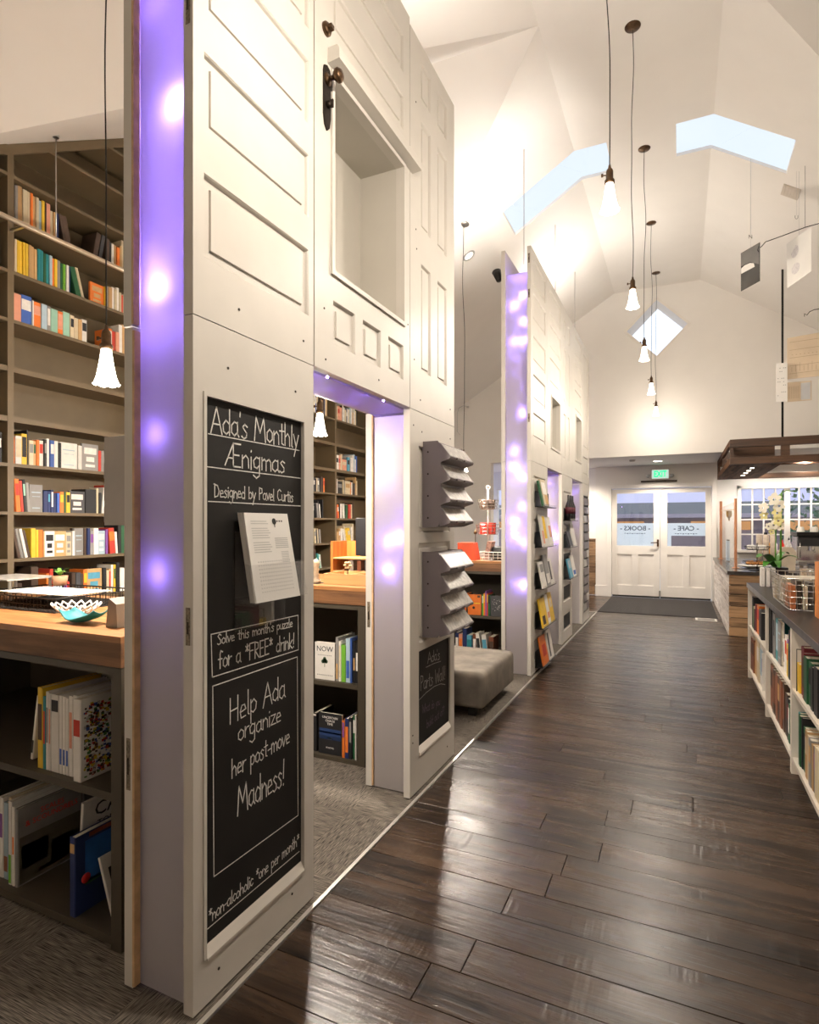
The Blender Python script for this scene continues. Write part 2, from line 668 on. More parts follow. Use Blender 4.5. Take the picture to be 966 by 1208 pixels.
# left slope, near and far of the cross gable
cm.poly([(XL, YB, H), (XL, YC, H), (XW, vyl(XW, -1), zl), (XW, YB, zl)])
xv0 = XL - (SY0 - YC) * sC / sL
xv1 = XL - (SY1 - YC) * sC / sL
cm.poly([(XL, YC, H), (XL, SY0, H), (xlv, SY0, zleft(xlv)), (xv0, SY0, zleft(xv0))])
cm.poly([(xlv, SY0, zleft(xlv)), (xlv, SY1, zleft(xlv)), (xv1, SY1, zleft(xv1)), (xv0, SY0, zleft(xv0))])
cm.poly([(XL, SY1, H), (XL, YG, H), (XW, YG, zl), (XW, vyl(XW), zl), (xv1, SY1, zleft(xv1)), (xlv, SY1, zleft(xlv))])
# right slope
cm.poly([(XR, YB, H), (XE, YB, zr), (XE, vyr(XE, -1), zr), (XR, YC, H)])
xw0 = XR + (SY0 - YC) * sC / sR
xw1 = XR + (SY1 - YC) * sC / sR
cm.poly([(XR, YC, H), (xw0, SY0, zright(xw0)), (xrv, SY0, zright(xrv)), (XR, SY0, H)])
cm.poly([(xrv, SY0, zright(xrv)), (xw0, SY0, zright(xw0)), (xw1, SY1, zright(xw1)), (xrv, SY1, zright(xrv))])
cm.poly([(XR, SY1, H), (xrv, SY1, zright(xrv)), (xw1, SY1, zright(xw1)), (XE, vyr(XE), zr), (XE, YG, zr), (XR, YG, H)])
# cross gable slopes
cm.poly([(XL, YC, H), (XW, YC, H), (XW, vyl(XW), zl)])
cm.poly([(XL, YC, H), (XW, vyl(XW, -1), zl), (XW, YC, H)])
cm.poly([(XR, YC, H), (XE, vyr(XE), zr), (XE, YC, H)])
cm.poly([(XR, YC, H), (XE, YC, H), (XE, vyr(XE, -1), zr)])
# skylight shafts
SH = 0.035


def shaft(pts):
    up = [(x, y, z + SH) for x, y, z in pts]
    n = len(pts)
    for i in range(n):
        j = (i + 1) % n
        cm.quad(pts[i], pts[j], up[j], up[i])


shaft([(xa0, SY0, H), (XL, SY0, H), (xlv, SY0, zleft(xlv)), (xlv, SY1, zleft(xlv)), (XL, SY1, H), (xa0, SY1, H)])
shaft([(xa1, SY0, H), (XR, SY0, H), (xrv, SY0, zright(xrv)), (xrv, SY1, zright(xrv)), (XR, SY1, H), (xa1, SY1, H)])
ceiling = struct('ceiling', cm, plaster)

g = MB()
g.quad((xlv, SY0, zleft(xlv) + SH), (XL, SY0, H + SH), (XL, SY1, H + SH), (xlv, SY1, zleft(xlv) + SH))
g.quad((XL, SY0, H + SH), (xa0, SY0, H + SH), (xa0, SY1, H + SH), (XL, SY1, H + SH))
sky_glass = mix_glass('tinted_skylight_glass', tint=(.63, .645, .66), gloss=.05)
struct('window_3', g, sky_glass)
g = MB()
g.quad((xa1, SY0, H + SH), (XR, SY0, H + SH), (XR, SY1, H + SH), (xa1, SY1, H + SH))
g.quad((XR, SY0, H + SH), (xrv, SY0, zright(xrv) + SH), (xrv, SY1, zright(xrv) + SH), (XR, SY1, H + SH))
struct('window_4', g, sky_glass)

# left wall with its gable
w = MB()
w.poly([(XW, YB, 0), (XW, YG, 0), (XW, YG, zl), (XW, vyl(XW), zl), (XW, YC, H), (XW, vyl(XW, -1), zl), (XW, YB, zl)])
struct('wall_left', w, plaster)
w = MB()
w.poly([(XE, YB, 0), (XE, YB, zr), (XE, vyr(XE, -1), zr), (XE, YC, H), (XE, vyr(XE), zr), (XE, YG, zr), (XE, 12.7, zr), (XE, 12.7, 0)])
struct('wall_right', w, plaster2)
w = MB()
w.poly([(XW, YB, 0), (XW, YB, zl), (XL, YB, H), (XR, YB, H), (XE, YB, zr), (XE, YB, 0)])
struct('wall_front', w, plaster2)

# gable wall above the lowered vestibule, with a diamond window
ZS = 2.62
XV = -3.25
cx_ = -0.355
top_pts = [(XE, zr), (XR, H), (XL, H), (XW, zl)]
out = [(XW, ZS)] + top_pts[::-1] + [(XE, ZS)]
D = [(cx_ - 0.47, 4.76), (cx_, 5.23), (cx_ + 0.47, 4.76), (cx_, 4.29)]   # left, top, right, bottom


def yq(p, y=YG):
    return (p[0], y, p[1])


w = MB()
w.poly([yq(p) for p in [(XW, ZS), (XW, zl), (XL, H), (cx_, H), D[1], D[0], D[3], (cx_, ZS)]][::-1])
w.poly([yq(p) for p in [(cx_, ZS), D[3], D[2], D[1], (cx_, H), (XR, H), (XE, zr), (XE, ZS)]][::-1])
w.quad((XW, YG, 0), (XV, YG, 0), (XV, YG, ZS), (XW, YG, ZS))
w.quad((XV, YG, 0), (XV, YG + 0.2, 0), (XV, YG + 0.2, ZS), (XV, YG, ZS))
for i in range(4):   # deep diamond reveal
    a, b = D[i], D[(i + 1) % 4]
    w.quad((a[0], YG, a[1]), (b[0], YG, b[1]), (b[0], YG + 0.45, b[1]), (a[0], YG + 0.45, a[1]))
wall_back = struct('wall_back', w, plaster)
g = MB()
g.poly([yq(p, YG + 0.44) for p in D])
win = struct('window_2', g, glass)
f = MB()
for i in range(4):
    a, b = D[i], D[(i + 1) % 4]
    A2 = (cx_ + (a[0] - cx_) * 1.12, 4.76 + (a[1] - 4.76) * 1.12)
    B2 = (cx_ + (b[0] - cx_) * 1.12, 4.76 + (b[1] - 4.76) * 1.12)
    f.quad((a[0], YG - 0.012, a[1]), (b[0], YG - 0.012, b[1]), (B2[0], YG - 0.012, B2[1]), (A2[0], YG - 0.012, A2[1]))
    f.quad((A2[0], YG - 0.012, A2[1]), (B2[0], YG - 0.012, B2[1]), (B2[0], YG, B2[1]), (A2[0], YG, A2[1]))
    f.quad((a[0], YG + 0.1, a[1]), (b[0], YG + 0.1, b[1]), (b[0], YG - 0.012, b[1]), (a[0], YG - 0.012, a[1]))
f.build('window_casing', white_paint, win)

# vestibule: lowered ceiling, back wall with doors and cafe window
w = MB()
w.quad((XW, YG, ZS), (XE, YG, ZS), (XE, 12.9, ZS), (XW, 12.9, ZS))
struct('ceiling', w, plaster2)
DY = 12.35     # face of the door wall
FY = 12.50     # face of the set-back walls
w = MB()
t0 = DY + 0.25


def hole_wall(mb, x0, x1, z0, z1, holes, y, d=0.18):
    xs = sorted({x0, x1, *[h[0] for h in holes], *[h[1] for h in holes]})
    zs = sorted({z0, z1, *[h[2] for h in holes], *[h[3] for h in holes]})
    for i in range(len(xs) - 1):
        for k in range(len(zs) - 1):
            mx_, mz = (xs[i] + xs[i + 1]) / 2, (zs[k] + zs[k + 1]) / 2
            if any(h[0] < mx_ < h[1] and h[2] < mz < h[3] for h in holes):
                continue
            mb.quad((xs[i], y, zs[k]), (xs[i + 1], y, zs[k]), (xs[i + 1], y, zs[k + 1]), (xs[i], y, zs[k + 1]))
    for a, b, c, e in holes:
        mb.quad((a, y, c), (b, y, c), (b, y + d, c), (a, y + d, c))
        mb.quad((a, y, e), (b, y, e), (b, y + d, e), (a, y + d, e))
        mb.quad((a, y, c), (a, y, e), (a, y + d, e), (a, y + d, c))
        mb.quad((b, y, c), (b, y, e), (b, y + d, e), (b, y + d, c))


hole_wall(w, -1.56, 0.64, 0, ZS, [(-1.255, 0.545, 0.0, 2.175)], DY, 0.14)
w.quad((-1.56, DY, 0), (-1.56, DY + 0.4, 0), (-1.56, DY + 0.4, ZS), (-1.56, DY, ZS))
w.quad((0.64, DY, 0), (0.64, DY + 0.4, 0), (0.64, DY + 0.4, ZS), (0.64, DY, ZS))
struct('wall_back', w, plaster2)
w = MB()
WX0, WX1, WZ0, WZ1 = 1.04, 2.9, 0.98, 2.12
hole_wall(w, 0.64, XE, 0, ZS, [(WX0, WX1, WZ0, WZ1)], 12.46)
hole_wall(w, XW, -1.56, 0, ZS, [(-3.72, -3.50, 0.9, 2.25)], FY + 0.1)
struct('wall_back', w, plaster)

# baseboards and casings
b = MB()
b.box(-1.575, -1.33, DY - 0.015, DY, 0, 0.22)
b.box(-1.575, -1.56, DY - 0.015, DY + 0.25, 0, 0.22)
struct('baseboard_back', b, white_paint, bevel=0.003)
b = MB()
b.box(-1.335, -1.255, DY - 0.02, DY + 0.02, 0, 2.25)
b.box(0.545, 0.625, DY - 0.02, DY + 0.02, 0, 2.25)
b.box(-1.255, 0.545, DY - 0.02, DY + 0.02, 2.175, 2.25)
struct('trim_1', b, white_paint, bevel=0.003)


# entrance doors
def entry_door(name, x0, x1, gx0, gx1, word):
    y0, y1 = DY + 0.04, DY + 0.085
    gz0, gz1 = 1.03, 2.075
    m = MB()
    zb, zt = 0.035, 2.165
    # rails and stiles
    m.box(x0, gx0, y0, y1, zb, zt)
    m.box(gx1, x1, y0, y1, zb, zt)
    m.box(gx0, gx1, y0, y1, gz1, zt)
    m.box(gx0, gx1, y0, y1, 0.86, gz0)
    m.box(gx0, gx1, y0, y1, zb, 0.24)
    xm = (gx0 + gx1) / 2
    m.box(xm - 0.06, xm + 0.06, y0, y1, 0.24, 0.86)
    o = struct(name, m, white_paint, bevel=0.002)
    for a, c in ((gx0, xm - 0.06), (xm + 0.06, gx1)):
        p = MB()
        p.box(a, c, y0 + 0.018, y1 - 0.01, 0.24, 0.86)
        p.build('door_panel', white_paint, o)
    p = MB()
    p.box(gx0, gx1, y0 + 0.02, y0 + 0.026, gz0, gz1)
    p.build('glass_pane', glass, o)
    p = MB()
    fz = 1.48
    if word == 'BOOKS':
        p.box(gx0, gx1, y0 + 0.028, y0 + 0.0295, gz0, fz)
    else:
        p.box(gx0, gx1, y0 + 0.028, y0 + 0.0295, 1.235, fz)
        p.box(gx0, gx0 + 0.07, y0 + 0.028, y0 + 0.0295, gz0, 1.235)
    p.build('window_film', film, o)
    xc = (gx0 + gx1) / 2
    text('film_lettering', '- ' + word + ' -', 0.125, (xc, y0 + 0.0275, 1.375), (PI / 2, 0, PI), mat('navy_vinyl', (0.03, 0.05, 0.09), 0.6), o, depth=0.0003, bold=.0025)
    p = MB()
    for k in range(9):
        p.box(xc - 0.2 + k * 0.045, xc - 0.17 + k * 0.045, y0 + 0.0268, y0 + 0.0275, 1.272 - 0.006 * (k % 2), 1.282)
    p.build('film_small_print', MATS['navy_vinyl'], o)
    return o


d1 = entry_door('door_1', -1.25, -0.358, -1.155, -0.472, 'BOOKS')
d2 = entry_door('door_2', -0.352, 0.54, -0.225, 0.44, 'CAFE')
h = MB()
h.box(-0.41, -0.375, DY + 0.02, DY + 0.045, 1.02, 1.16)
h.tube([(-0.392, DY + 0.03, 1.10), (-0.392, DY - 0.03, 1.10), (-0.52, DY - 0.035, 1.095)], 0.011)
h.build('door_handle', bronze, d1)
h = MB()
h.box(-0.375, -0.345, DY + 0.02, DY + 0.04, 0.04, 0.16)
h.box(-0.352, -0.328, DY + 0.02, DY + 0.04, 1.98, 2.10)
h.build('flush_bolt', steel, d2)
for d, x0, x1 in ((d1, -1.24, -0.36), (d2, -0.35, 0.53)):
    h = MB()
    h.box(x0, x1, DY + 0.03, DY + 0.045, 0.008, 0.04)
    h.build('door_sweep', mat('dark_bristle', (0.03, 0.025, 0.02), 0.8), d)

# ------------------------------------------------------------------ cafe window with muntins
wn = MB()
pitch = 0.183
wn.box(WX0 - 0.07, WX0, 12.44, 12.50, WZ0 - 0.02, WZ1 + 0.06)
wn.box(WX1, WX1 + 0.07, 12.44, 12.50, WZ0 - 0.02, WZ1 + 0.06)
wn.box(WX0 - 0.07, WX1 + 0.07, 12.44, 12.50, WZ1, WZ1 + 0.07)
wn.box(WX0 - 0.09, WX1 + 0.09, 12.38, 12.50, WZ0 - 0.05, WZ0)
cafe_window = struct('window_1', wn, white_paint, bevel=0.003)
for k in range(1, 10):
    x = WX0 + pitch * k
    m = MB()
    wd = 0.045 if k in (4, 8) else 0.013
    m.box(x - wd, x + wd, 12.49, 12.53, WZ0, WZ1)
    m.build('muntin', white_paint, cafe_window)
for z in (1.27, 1.545, 1.825):
    m = MB()
    m.box(WX0, WX1, 12.495, 12.525, z - 0.012, z + 0.012)
    m.build('muntin', white_paint, cafe_window)
m = MB()
for i in range(10):
    for k, (za, zb) in enumerate(((WZ0, 1.27), (1.27, 1.545), (1.545, 1.825), (1.825, WZ1))):
        m = MB()
        m.box(WX0 + pitch * i, min(WX1, WX0 + pitch * (i + 1)), 12.508, 12.512, za, zb)
        m.build('window_pane', glass, cafe_window)
m = MB()
m.box(-3.72, -3.70, 12.6, 12.66, 0.9, 2.25)
m.box(-3.52, -3.50, 12.6, 12.66, 0.9, 2.25)
for z in (0.9, 1.35, 1.8, 2.22):
    m.box(-3.72, -3.50, 12.6, 12.66, z, z + 0.03)
wl_ = struct('window_5', m, white_paint)
m = MB()
m.box(-3.7, -3.52, 12.63, 12.634, 0.9, 2.25)
m.build('window_pane', glass, wl_)

# reclaimed wood wainscot left of the doors
wl = MB()
wl.box(-3.4, -1.575, FY + 0.02, FY + 0.09, 1.135, 1.16)
wains = struct('trim_2', wl, brown_plank)
rng = random.Random(5)
z = 0.0
k = 0
while z < 1.12:
    hgt = rng.choice((0.11, 0.14, 0.17))
    hgt = min(hgt, 1.135 - z)
    x = -3.4
    while x < -1.58:
        L = rng.uniform(0.5, 1.3)
        x2 = min(-1.575, x + L)
        m = MB()
        m.box(x, x2 - 0.003, FY + 0.04 - rng.uniform(0, 0.012), FY + 0.095, z, z + hgt - 0.004)
        m.build('plank', brown_plank, wains)
        x = x2
    z += hgt

# ================================================================== floor
fb = MB()
fb.box(-1.245, XE, YB, DY + 0.3, -0.06, -0.022)
fb.box(-3.3, -1.245, 10.0, 12.6, -0.06, -0.022)
floor = struct('floor', fb, mat('subfloor', (0.02, 0.015, 0.012), 0.9))
rng = random.Random(11)
y = 2.255 - 0.165 * 10
rows = []
yy = 2.255 - 0.165 * 14
while yy < 12.45:
    x = -1.243 if yy < 9.95 else -3.2
    off = rng.uniform(0.5, 1.9)
    first = True
    while x < 1.6:
        L = off if first else rng.uniform(1.3, 2.2)
        first = False
        x2 = x + L
        m = MB()
        dz = rng.uniform(-0.0008, 0.0008)
        e = 0.0014
        a, b_, c, d = x + 0.0012, x2 - 0.0012, yy + 0.0008, yy + 0.165 - 0.0008
        # top with a small chamfer, sides
        vs_ = [(a, c, -0.02), (b_, c, -0.02), (b_, d, -0.02), (a, d, -0.02),
               (a, c, -e + dz), (b_, c, -e + dz), (b_, d, -e + dz), (a, d, -e + dz),
               (a + e, c + e, dz), (b_ - e, c + e, dz), (b_ - e, d - e, dz), (a + e, d - e, dz)]
        m.add(vs_, [(0, 1, 5, 4), (1, 2, 6, 5), (2, 3, 7, 6), (3, 0, 4, 7), (4, 5, 9, 8), (5, 6, 10, 9), (6, 7, 11, 10), (7, 4, 8, 11), (8, 9, 10, 11)])
        m.build('plank', floor_wood, floor)
        x = x2
    yy += 0.165
cp = MB()
cp.box(XW, -1.258, YB, 10.0, -0.03, 0.004)
struct('floor', cp, carpet)
tm = MB()
tm.box(-1.259, -1.243, YB, 10.0, -0.01, 0.0075)
tm.box(XV, -1.243, 9.995, 10.012, -0.01, 0.0075)
struct('trim_3', tm, alu)

# entry mat and floor register
em = MB()
for k in range(60):
    x0 = -1.24 + k * 0.0293
    em.box(x0, x0 + 0.0235, 10.08, 12.30, 0.002, 0.010)
em.box(-1.245, 0.53, 10.06, 12.32, 0.001, 0.006)
o = em.build('entry_mat', mat_rubber, origin=(-0.36, 11.2, 0.0))
tag(o, 'dark ribbed entry mat on the floor before the double doors', 'mat')
fv = thing('floor_register', 'small white floor vent grille in the dark boards beside the planked counter', 'vent', (0.36, 9.88, 0.002))
m = MB()
m.box(0.215, 0.505, 9.77, 9.80, 0, 0.009)
m.box(0.215, 0.505, 9.98, 10.01, 0, 0.009)
m.box(0.215, 0.245, 9.80, 9.98, 0, 0.009)
m.box(0.475, 0.505, 9.80, 9.98, 0, 0.009)
m.build('frame', white_paint, fv)
for k in range(9):
    m = MB()
    m.box(0.245, 0.475, 9.808 + k * 0.019, 9.816 + k * 0.019, 0.001, 0.006)
    m.build('louver', steel, fv)

# ================================================================== partitions built of salvaged doors
XO = -1.278       # corridor face
TH = 0.037
XI = -1.566       # shop-side face


def leaf(label, y0, y1, z0, z1, panels=(), holes=(), side='out', group=None, screws=(), cat='door panel', raised=True):
    """a salvaged door leaf on the wall; panels = recessed raised panels, holes = cut-outs; (y0,y1,z0,z1)"""
    xf, xb = (XO, XO - TH) if side == 'out' else (XI, XI + TH)
    s = 1 if side == 'out' else -1
    t = thing('door_leaf', label, cat, ((xf + xb) / 2, (y0 + y1) / 2, z0), group=group)
    rec = list(panels) + list(holes)
    ys = sorted({y0, y1, *[r[0] for r in rec], *[r[1] for r in rec]})
    zs = sorted({z0, z1, *[r[2] for r in rec], *[r[3] for r in rec]})
    m = MB()
    for i in range(len(ys) - 1):
        for k in range(len(zs) - 1):
            a, b, c, d = ys[i], ys[i + 1], zs[k], zs[k + 1]
            my, mz = (a + b) / 2, (c + d) / 2
            if any(r[0] < my < r[1] and r[2] < mz < r[3] for r in rec):
                continue
            m.quad((xf, a, c), (xf, b, c), (xf, b, d), (xf, a, d))
            m.quad((xb, a, c), (xb, b, c), (xb, b, d), (xb, a, d))
    m.quad((xf, y0, z0), (xb, y0, z0), (xb, y0, z1), (xf, y0, z1))
    m.quad((xf, y1, z0), (xb, y1, z0), (xb, y1, z1), (xf, y1, z1))
    m.quad((xf, y0, z0), (xb, y0, z0), (xb, y1, z0), (xf, y1, z0))
    m.quad((xf, y0, z1), (xb, y0, z1), (xb, y1, z1), (xf, y1, z1))
    for (a, b, c, d) in rec:
        m.quad((xf, a, c), (xf, b, c), (xb, b, c), (xb, a, c))
        m.quad((xf, a, d), (xf, b, d), (xb, b, d), (xb, a, d))
        m.quad((xf, a, c), (xf, a, d), (xb, a, d), (xb, a, c))
        m.quad((xf, b, c), (xf, b, d), (xb, b, d), (xb, b, c))
    m.build('stile_and_rail_frame', paint, t)
    for (a, b, c, d) in panels:
        p = MB()
        D1, D2, bd, sl = 0.013, 0.006, min(0.032, (b - a) * 0.18), 0.010
        x1, x2 = xf - s * D1, xf - s * D2
        if not raised:
            p.quad((x1, a, c), (x1, b, c), (x1, b, d), (x1, a, d))
        else:
            # ogee edge, flat border, raised field
            def ring(e0, xa, e1, xb_):
                A = [(xa, a + e0, c + e0), (xa, b - e0, c + e0), (xa, b - e0, d - e0), (xa, a + e0, d - e0)]
                B = [(xb_, a + e1, c + e1), (xb_, b - e1, c + e1), (xb_, b - e1, d - e1), (xb_, a + e1, d - e1)]
                for i in range(4):
                    j = (i + 1) % 4
                    p.quad(A[i], A[j], B[j], B[i])
            ring(0, xf - s * 0.0005, 0.004, xf - s * 0.004)
            ring(0.004, xf - s * 0.004, 0.008, x1)
            ring(0.008, x1, bd, x1)
            ring(bd, x1, bd + 0.002, x2)
            e = bd + 0.002
            p.quad((x2, a + e, c + e), (x2, b - e, c + e), (x2, b - e, d - e), (x2, a + e, d - e))
        x3 = xb + s * 0.004
        p.quad((x3, a, c), (x3, b, c), (x3, b, d), (x3, a, d))
        p.build('door_panel', paint, t)
    for (sy, sz) in screws:
        q = MB()
        q.cyl((0, 0, 0), 0.0045, 0, 0.0018, 8, M=Matrix.Translation((xf, sy, sz)) @ Matrix.Rotation(s * PI / 2, 4, 'Y'))
        q.build('screw', dark_bronze, t)
    return t


def edge_plate(t, y, z0, z1, x=-1.297):
    m = MB()
    m.box(x - 0.008, x + 0.008, y - 0.0012, y + 0.003, z0, z1)
    p_ = m.build('mortise_plate', mat('worn_plate', (0.22, 0.18, 0.13), 0.5, metal=0.5, var=0.5, scale=120), t)
    m = MB()
    m.box(x - 0.0035, x + 0.0035, y - 0.0018, y, z0 + (z1 - z0) * 0.3, z0 + (z1 - z0) * 0.62)
    m.build('latch_slot', dark_bronze, p_)


ZT = 4.09
five = [(2.235, 2.485), (2.61, 2.845), (2.965, 3.205), (3.325, 3.565), (3.69, 3.93)]

# --- near partition
LA = leaf('tall grey door leaf with black chalkboard of chalk handwriting, beside the near doorway', 1.257, 1.866, 0.012, 2.0515,
          holes=[(1.308, 1.80, 0.16, 1.825)], screws=[(1.40, 1.93), (1.75, 1.93), (1.36, 0.085), (1.73, 0.10)])
m = MB()
m.box(XO - 0.030, XO - 0.011, 1.308, 1.80, 0.16, 1.825)
cb = m.build('chalkboard', board_mat, LA)
cb['label'] = 'black chalkboard panel written over in white chalk'
# moulding around the board
m = MB()
for (a, b, c, d) in ((1.296, 1.308, 0.15, 1.837), (1.80, 1.812, 0.15, 1.837)):
    m.box(XO, XO + 0.004, a, b, c, d)
m.box(XO, XO + 0.004, 1.308, 1.80, 1.825, 1.837)
m.prism([(XO - 0.011, 0.16), (XO + 0.006, 0.142), (XO + 0.006, 0.150), (XO - 0.011, 0.180)], 1, 1.308, 1.80)
m.build('moulding', paint, LA)
edge_plate(LA, 1.2565, 1.09, 1.20)

U1 = leaf('upper grey door leaf with a column of wide horizontal panels, over the chalkboard leaf', 1.257, 1.866, 2.055, ZT,
          panels=[(1.30, 1.835, a, b) for a, b in five], screws=[(1.45, 2.13), (1.80, 2.13)])
edge_plate(U1, 1.2565, 2.90, 3.03)
U2 = leaf('upper grey door leaf with open niche and bronze knob over the near doorway', 1.874, 2.742, 2.055, ZT,
          panels=[(2.006, 2.183, 2.18, 2.355), (2.25, 2.42, 2.18, 2.355), (2.498, 2.669, 2.18, 2.355), (2.0, 2.67, 3.455, 3.63), (2.0, 2.67, 3.75, 3.94)],
          holes=[(2.006, 2.659, 2.475, 3.262)], screws=[(1.94, 2.30), (2.40, 2.12), (2.72, 2.48), (1.95, 2.10)])
# niche lining
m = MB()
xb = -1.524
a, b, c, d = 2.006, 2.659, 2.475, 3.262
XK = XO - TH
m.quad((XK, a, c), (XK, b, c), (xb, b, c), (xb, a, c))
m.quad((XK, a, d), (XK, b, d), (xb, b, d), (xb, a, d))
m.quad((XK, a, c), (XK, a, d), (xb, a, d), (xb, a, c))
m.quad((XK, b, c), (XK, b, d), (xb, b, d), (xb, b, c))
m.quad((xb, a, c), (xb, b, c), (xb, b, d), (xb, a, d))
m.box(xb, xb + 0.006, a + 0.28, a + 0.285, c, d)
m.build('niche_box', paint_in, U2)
m = MB()
for (p, q, r, s_) in ((a - 0.02, a, c - 0.02, d + 0.02), (b, b + 0.02, c - 0.02, d + 0.02)):
    m.box(XO, XO + 0.010, p, q, r, s_)
m.box(XO, XO + 0.010, a, b, d, d + 0.02)
m.box(XO, XO + 0.010, a, b, c - 0.02, c)
m.build('niche_moulding', paint, U2)
m = MB()
m.prism([(XO, 3.29), (XO + 0.055, 3.295), (XO + 0.055, 3.335), (XO + 0.045, 3.352), (XO, 3.352)], 1, 1.965, 2.775)
m.build('ledge', paint, U2)
m = MB()
pl_ = [(1.93, 3.24), (1.935, 3.262), (1.955, 3.272), (1.975, 3.262), (1.98, 3.24), (1.98, 3.07), (1.972, 3.03), (1.955, 3.012), (1.938, 3.03), (1.93, 3.07)]
m.prism(pl_, 0, XO, XO + 0.006)
m.build('lock_plate', dark_bronze, U2)
ring_prof = [(0.0001, 0.0), (0.024, 0.0), (0.024, 0.006), (0.010, 0.012), (0.009, 0.030), (0.016, 0.036), (0.026, 0.046), (0.027, 0.056), (0.020, 0.066), (0.0001, 0.070)]
m = MB()
m.lathe(ring_prof, (XO + 0.005, 1.955, 3.215), 20, M=Matrix.Rotation(PI / 2, 4, 'Y'))
m.build('door_knob', bronze, U2)
m = MB()
m.lathe([(0.0001, 0), (0.014, 0), (0.014, 0.012), (0.008, 0.018), (0.0001, 0.02)], (XO + 0.005, 1.957, 3.115), 14, M=Matrix.Rotation(PI / 2, 4, 'Y'))
m.box(XO + 0.02, XO + 0.032, 1.953, 1.961, 3.10, 3.13)
m.build('thumb_turn', dark_bronze, U2)
m = MB()
m.lathe([(0.0001, 0), (0.026, 0), (0.026, 0.01), (0.018, 0.018), (0.0001, 0.02)], (XO, 1.950, 3.413), 18, M=Matrix.Rotation(PI / 2, 4, 'Y'))
m.box(XO + 0.018, XO + 0.034, 1.940, 1.962, 3.405, 3.421)
m.build('deadbolt', bronze, U2)

U3 = leaf('upper grey six-panel door leaf with narrow upright panels, over the parts wall', 2.750, 3.40, 2.055, 4.06,
          panels=[(2.89, 3.025, 3.765, 3.965), (3.125, 3.275, 3.765, 3.965), (2.89, 3.025, 3.06, 3.645), (3.125, 3.275, 3.06, 3.645),
                  (2.89, 3.025, 2.28, 2.865), (3.125, 3.275, 2.28, 2.865)],
          screws=[(2.82, 3.70), (2.82, 3.02), (2.80, 2.32), (2.88, 2.12), (3.33, 2.15), (2.83, 2.92)])
LB = leaf('lower grey door leaf carrying two plastic bin racks and a small chalkboard', 2.745, 3.40, 0.012, 2.0515,
          panels=[(2.86, 3.33, 1.40, 1.87), (2.86, 3.33, 0.80, 1.345)], holes=[(2.86, 3.33, 0.215, 0.757)],
          screws=[(2.79, 1.97), (2.90, 1.95), (3.33, 1.97), (2.78, 0.33), (2.78, 0.29), (3.28, 0.10)])
m = MB()
m.box(XO - 0.030, XO - 0.010, 2.86, 3.33, 0.215, 0.757)
cb2 = m.build('chalkboard', board_mat, LB)
cb2['label'] = 'small black chalkboard with smudged chalk title'
m = MB()
m.prism([(XO - 0.010, 0.215), (XO + 0.006, 0.195), (XO + 0.006, 0.205), (XO - 0.010, 0.238)], 1, 2.86, 3.33)
m.build('moulding', white_paint, LB)





inner = [
    ('shop-side grey door leaf behind the chalkboard leaf', 1.260, 1.866, 0.012, 2.0515),
    ('upper shop-side grey door leaf, left end of the near partition', 1.257, 1.866, 2.055, ZT),
    ('upper shop-side grey door leaf over the near doorway', 1.874, 2.742, 2.055, ZT),
    ('shop-side grey door leaf with worn edge at the right of the near doorway', 2.79, 3.40, 0.012, 2.0515),
    ('upper shop-side grey door leaf behind the six-panel leaf', 2.750, 3.40, 2.055, 4.06),
]
IN = []
for lb, a, b, c, d in inner:
    IN.append(leaf(lb, a, b, c, d, side='in', panels=[(a + 0.11, b - 0.11, c + 0.25, c + 0.9), (a + 0.11, b - 0.11, c + 1.05, d - 0.12)]))
for t, a, c, d in ((IN[0], 1.26, 0.018, 2.04), (IN[1], 1.257, 2.06, ZT), (IN[3], 2.79, 0.018, 2.04)):
    m = MB()
    m.box(XI + TH, XI + TH + 0.009, a - 0.002, a + 0.02, c, d)
    m.build('bare_wood_strip', raw_strip, t)
edge_plate(IN[0], 1.2595, 0.62, 0.78, x=-1.548)
edge_plate(IN[3], 2.7895, 0.88, 1.02, x=-1.548)


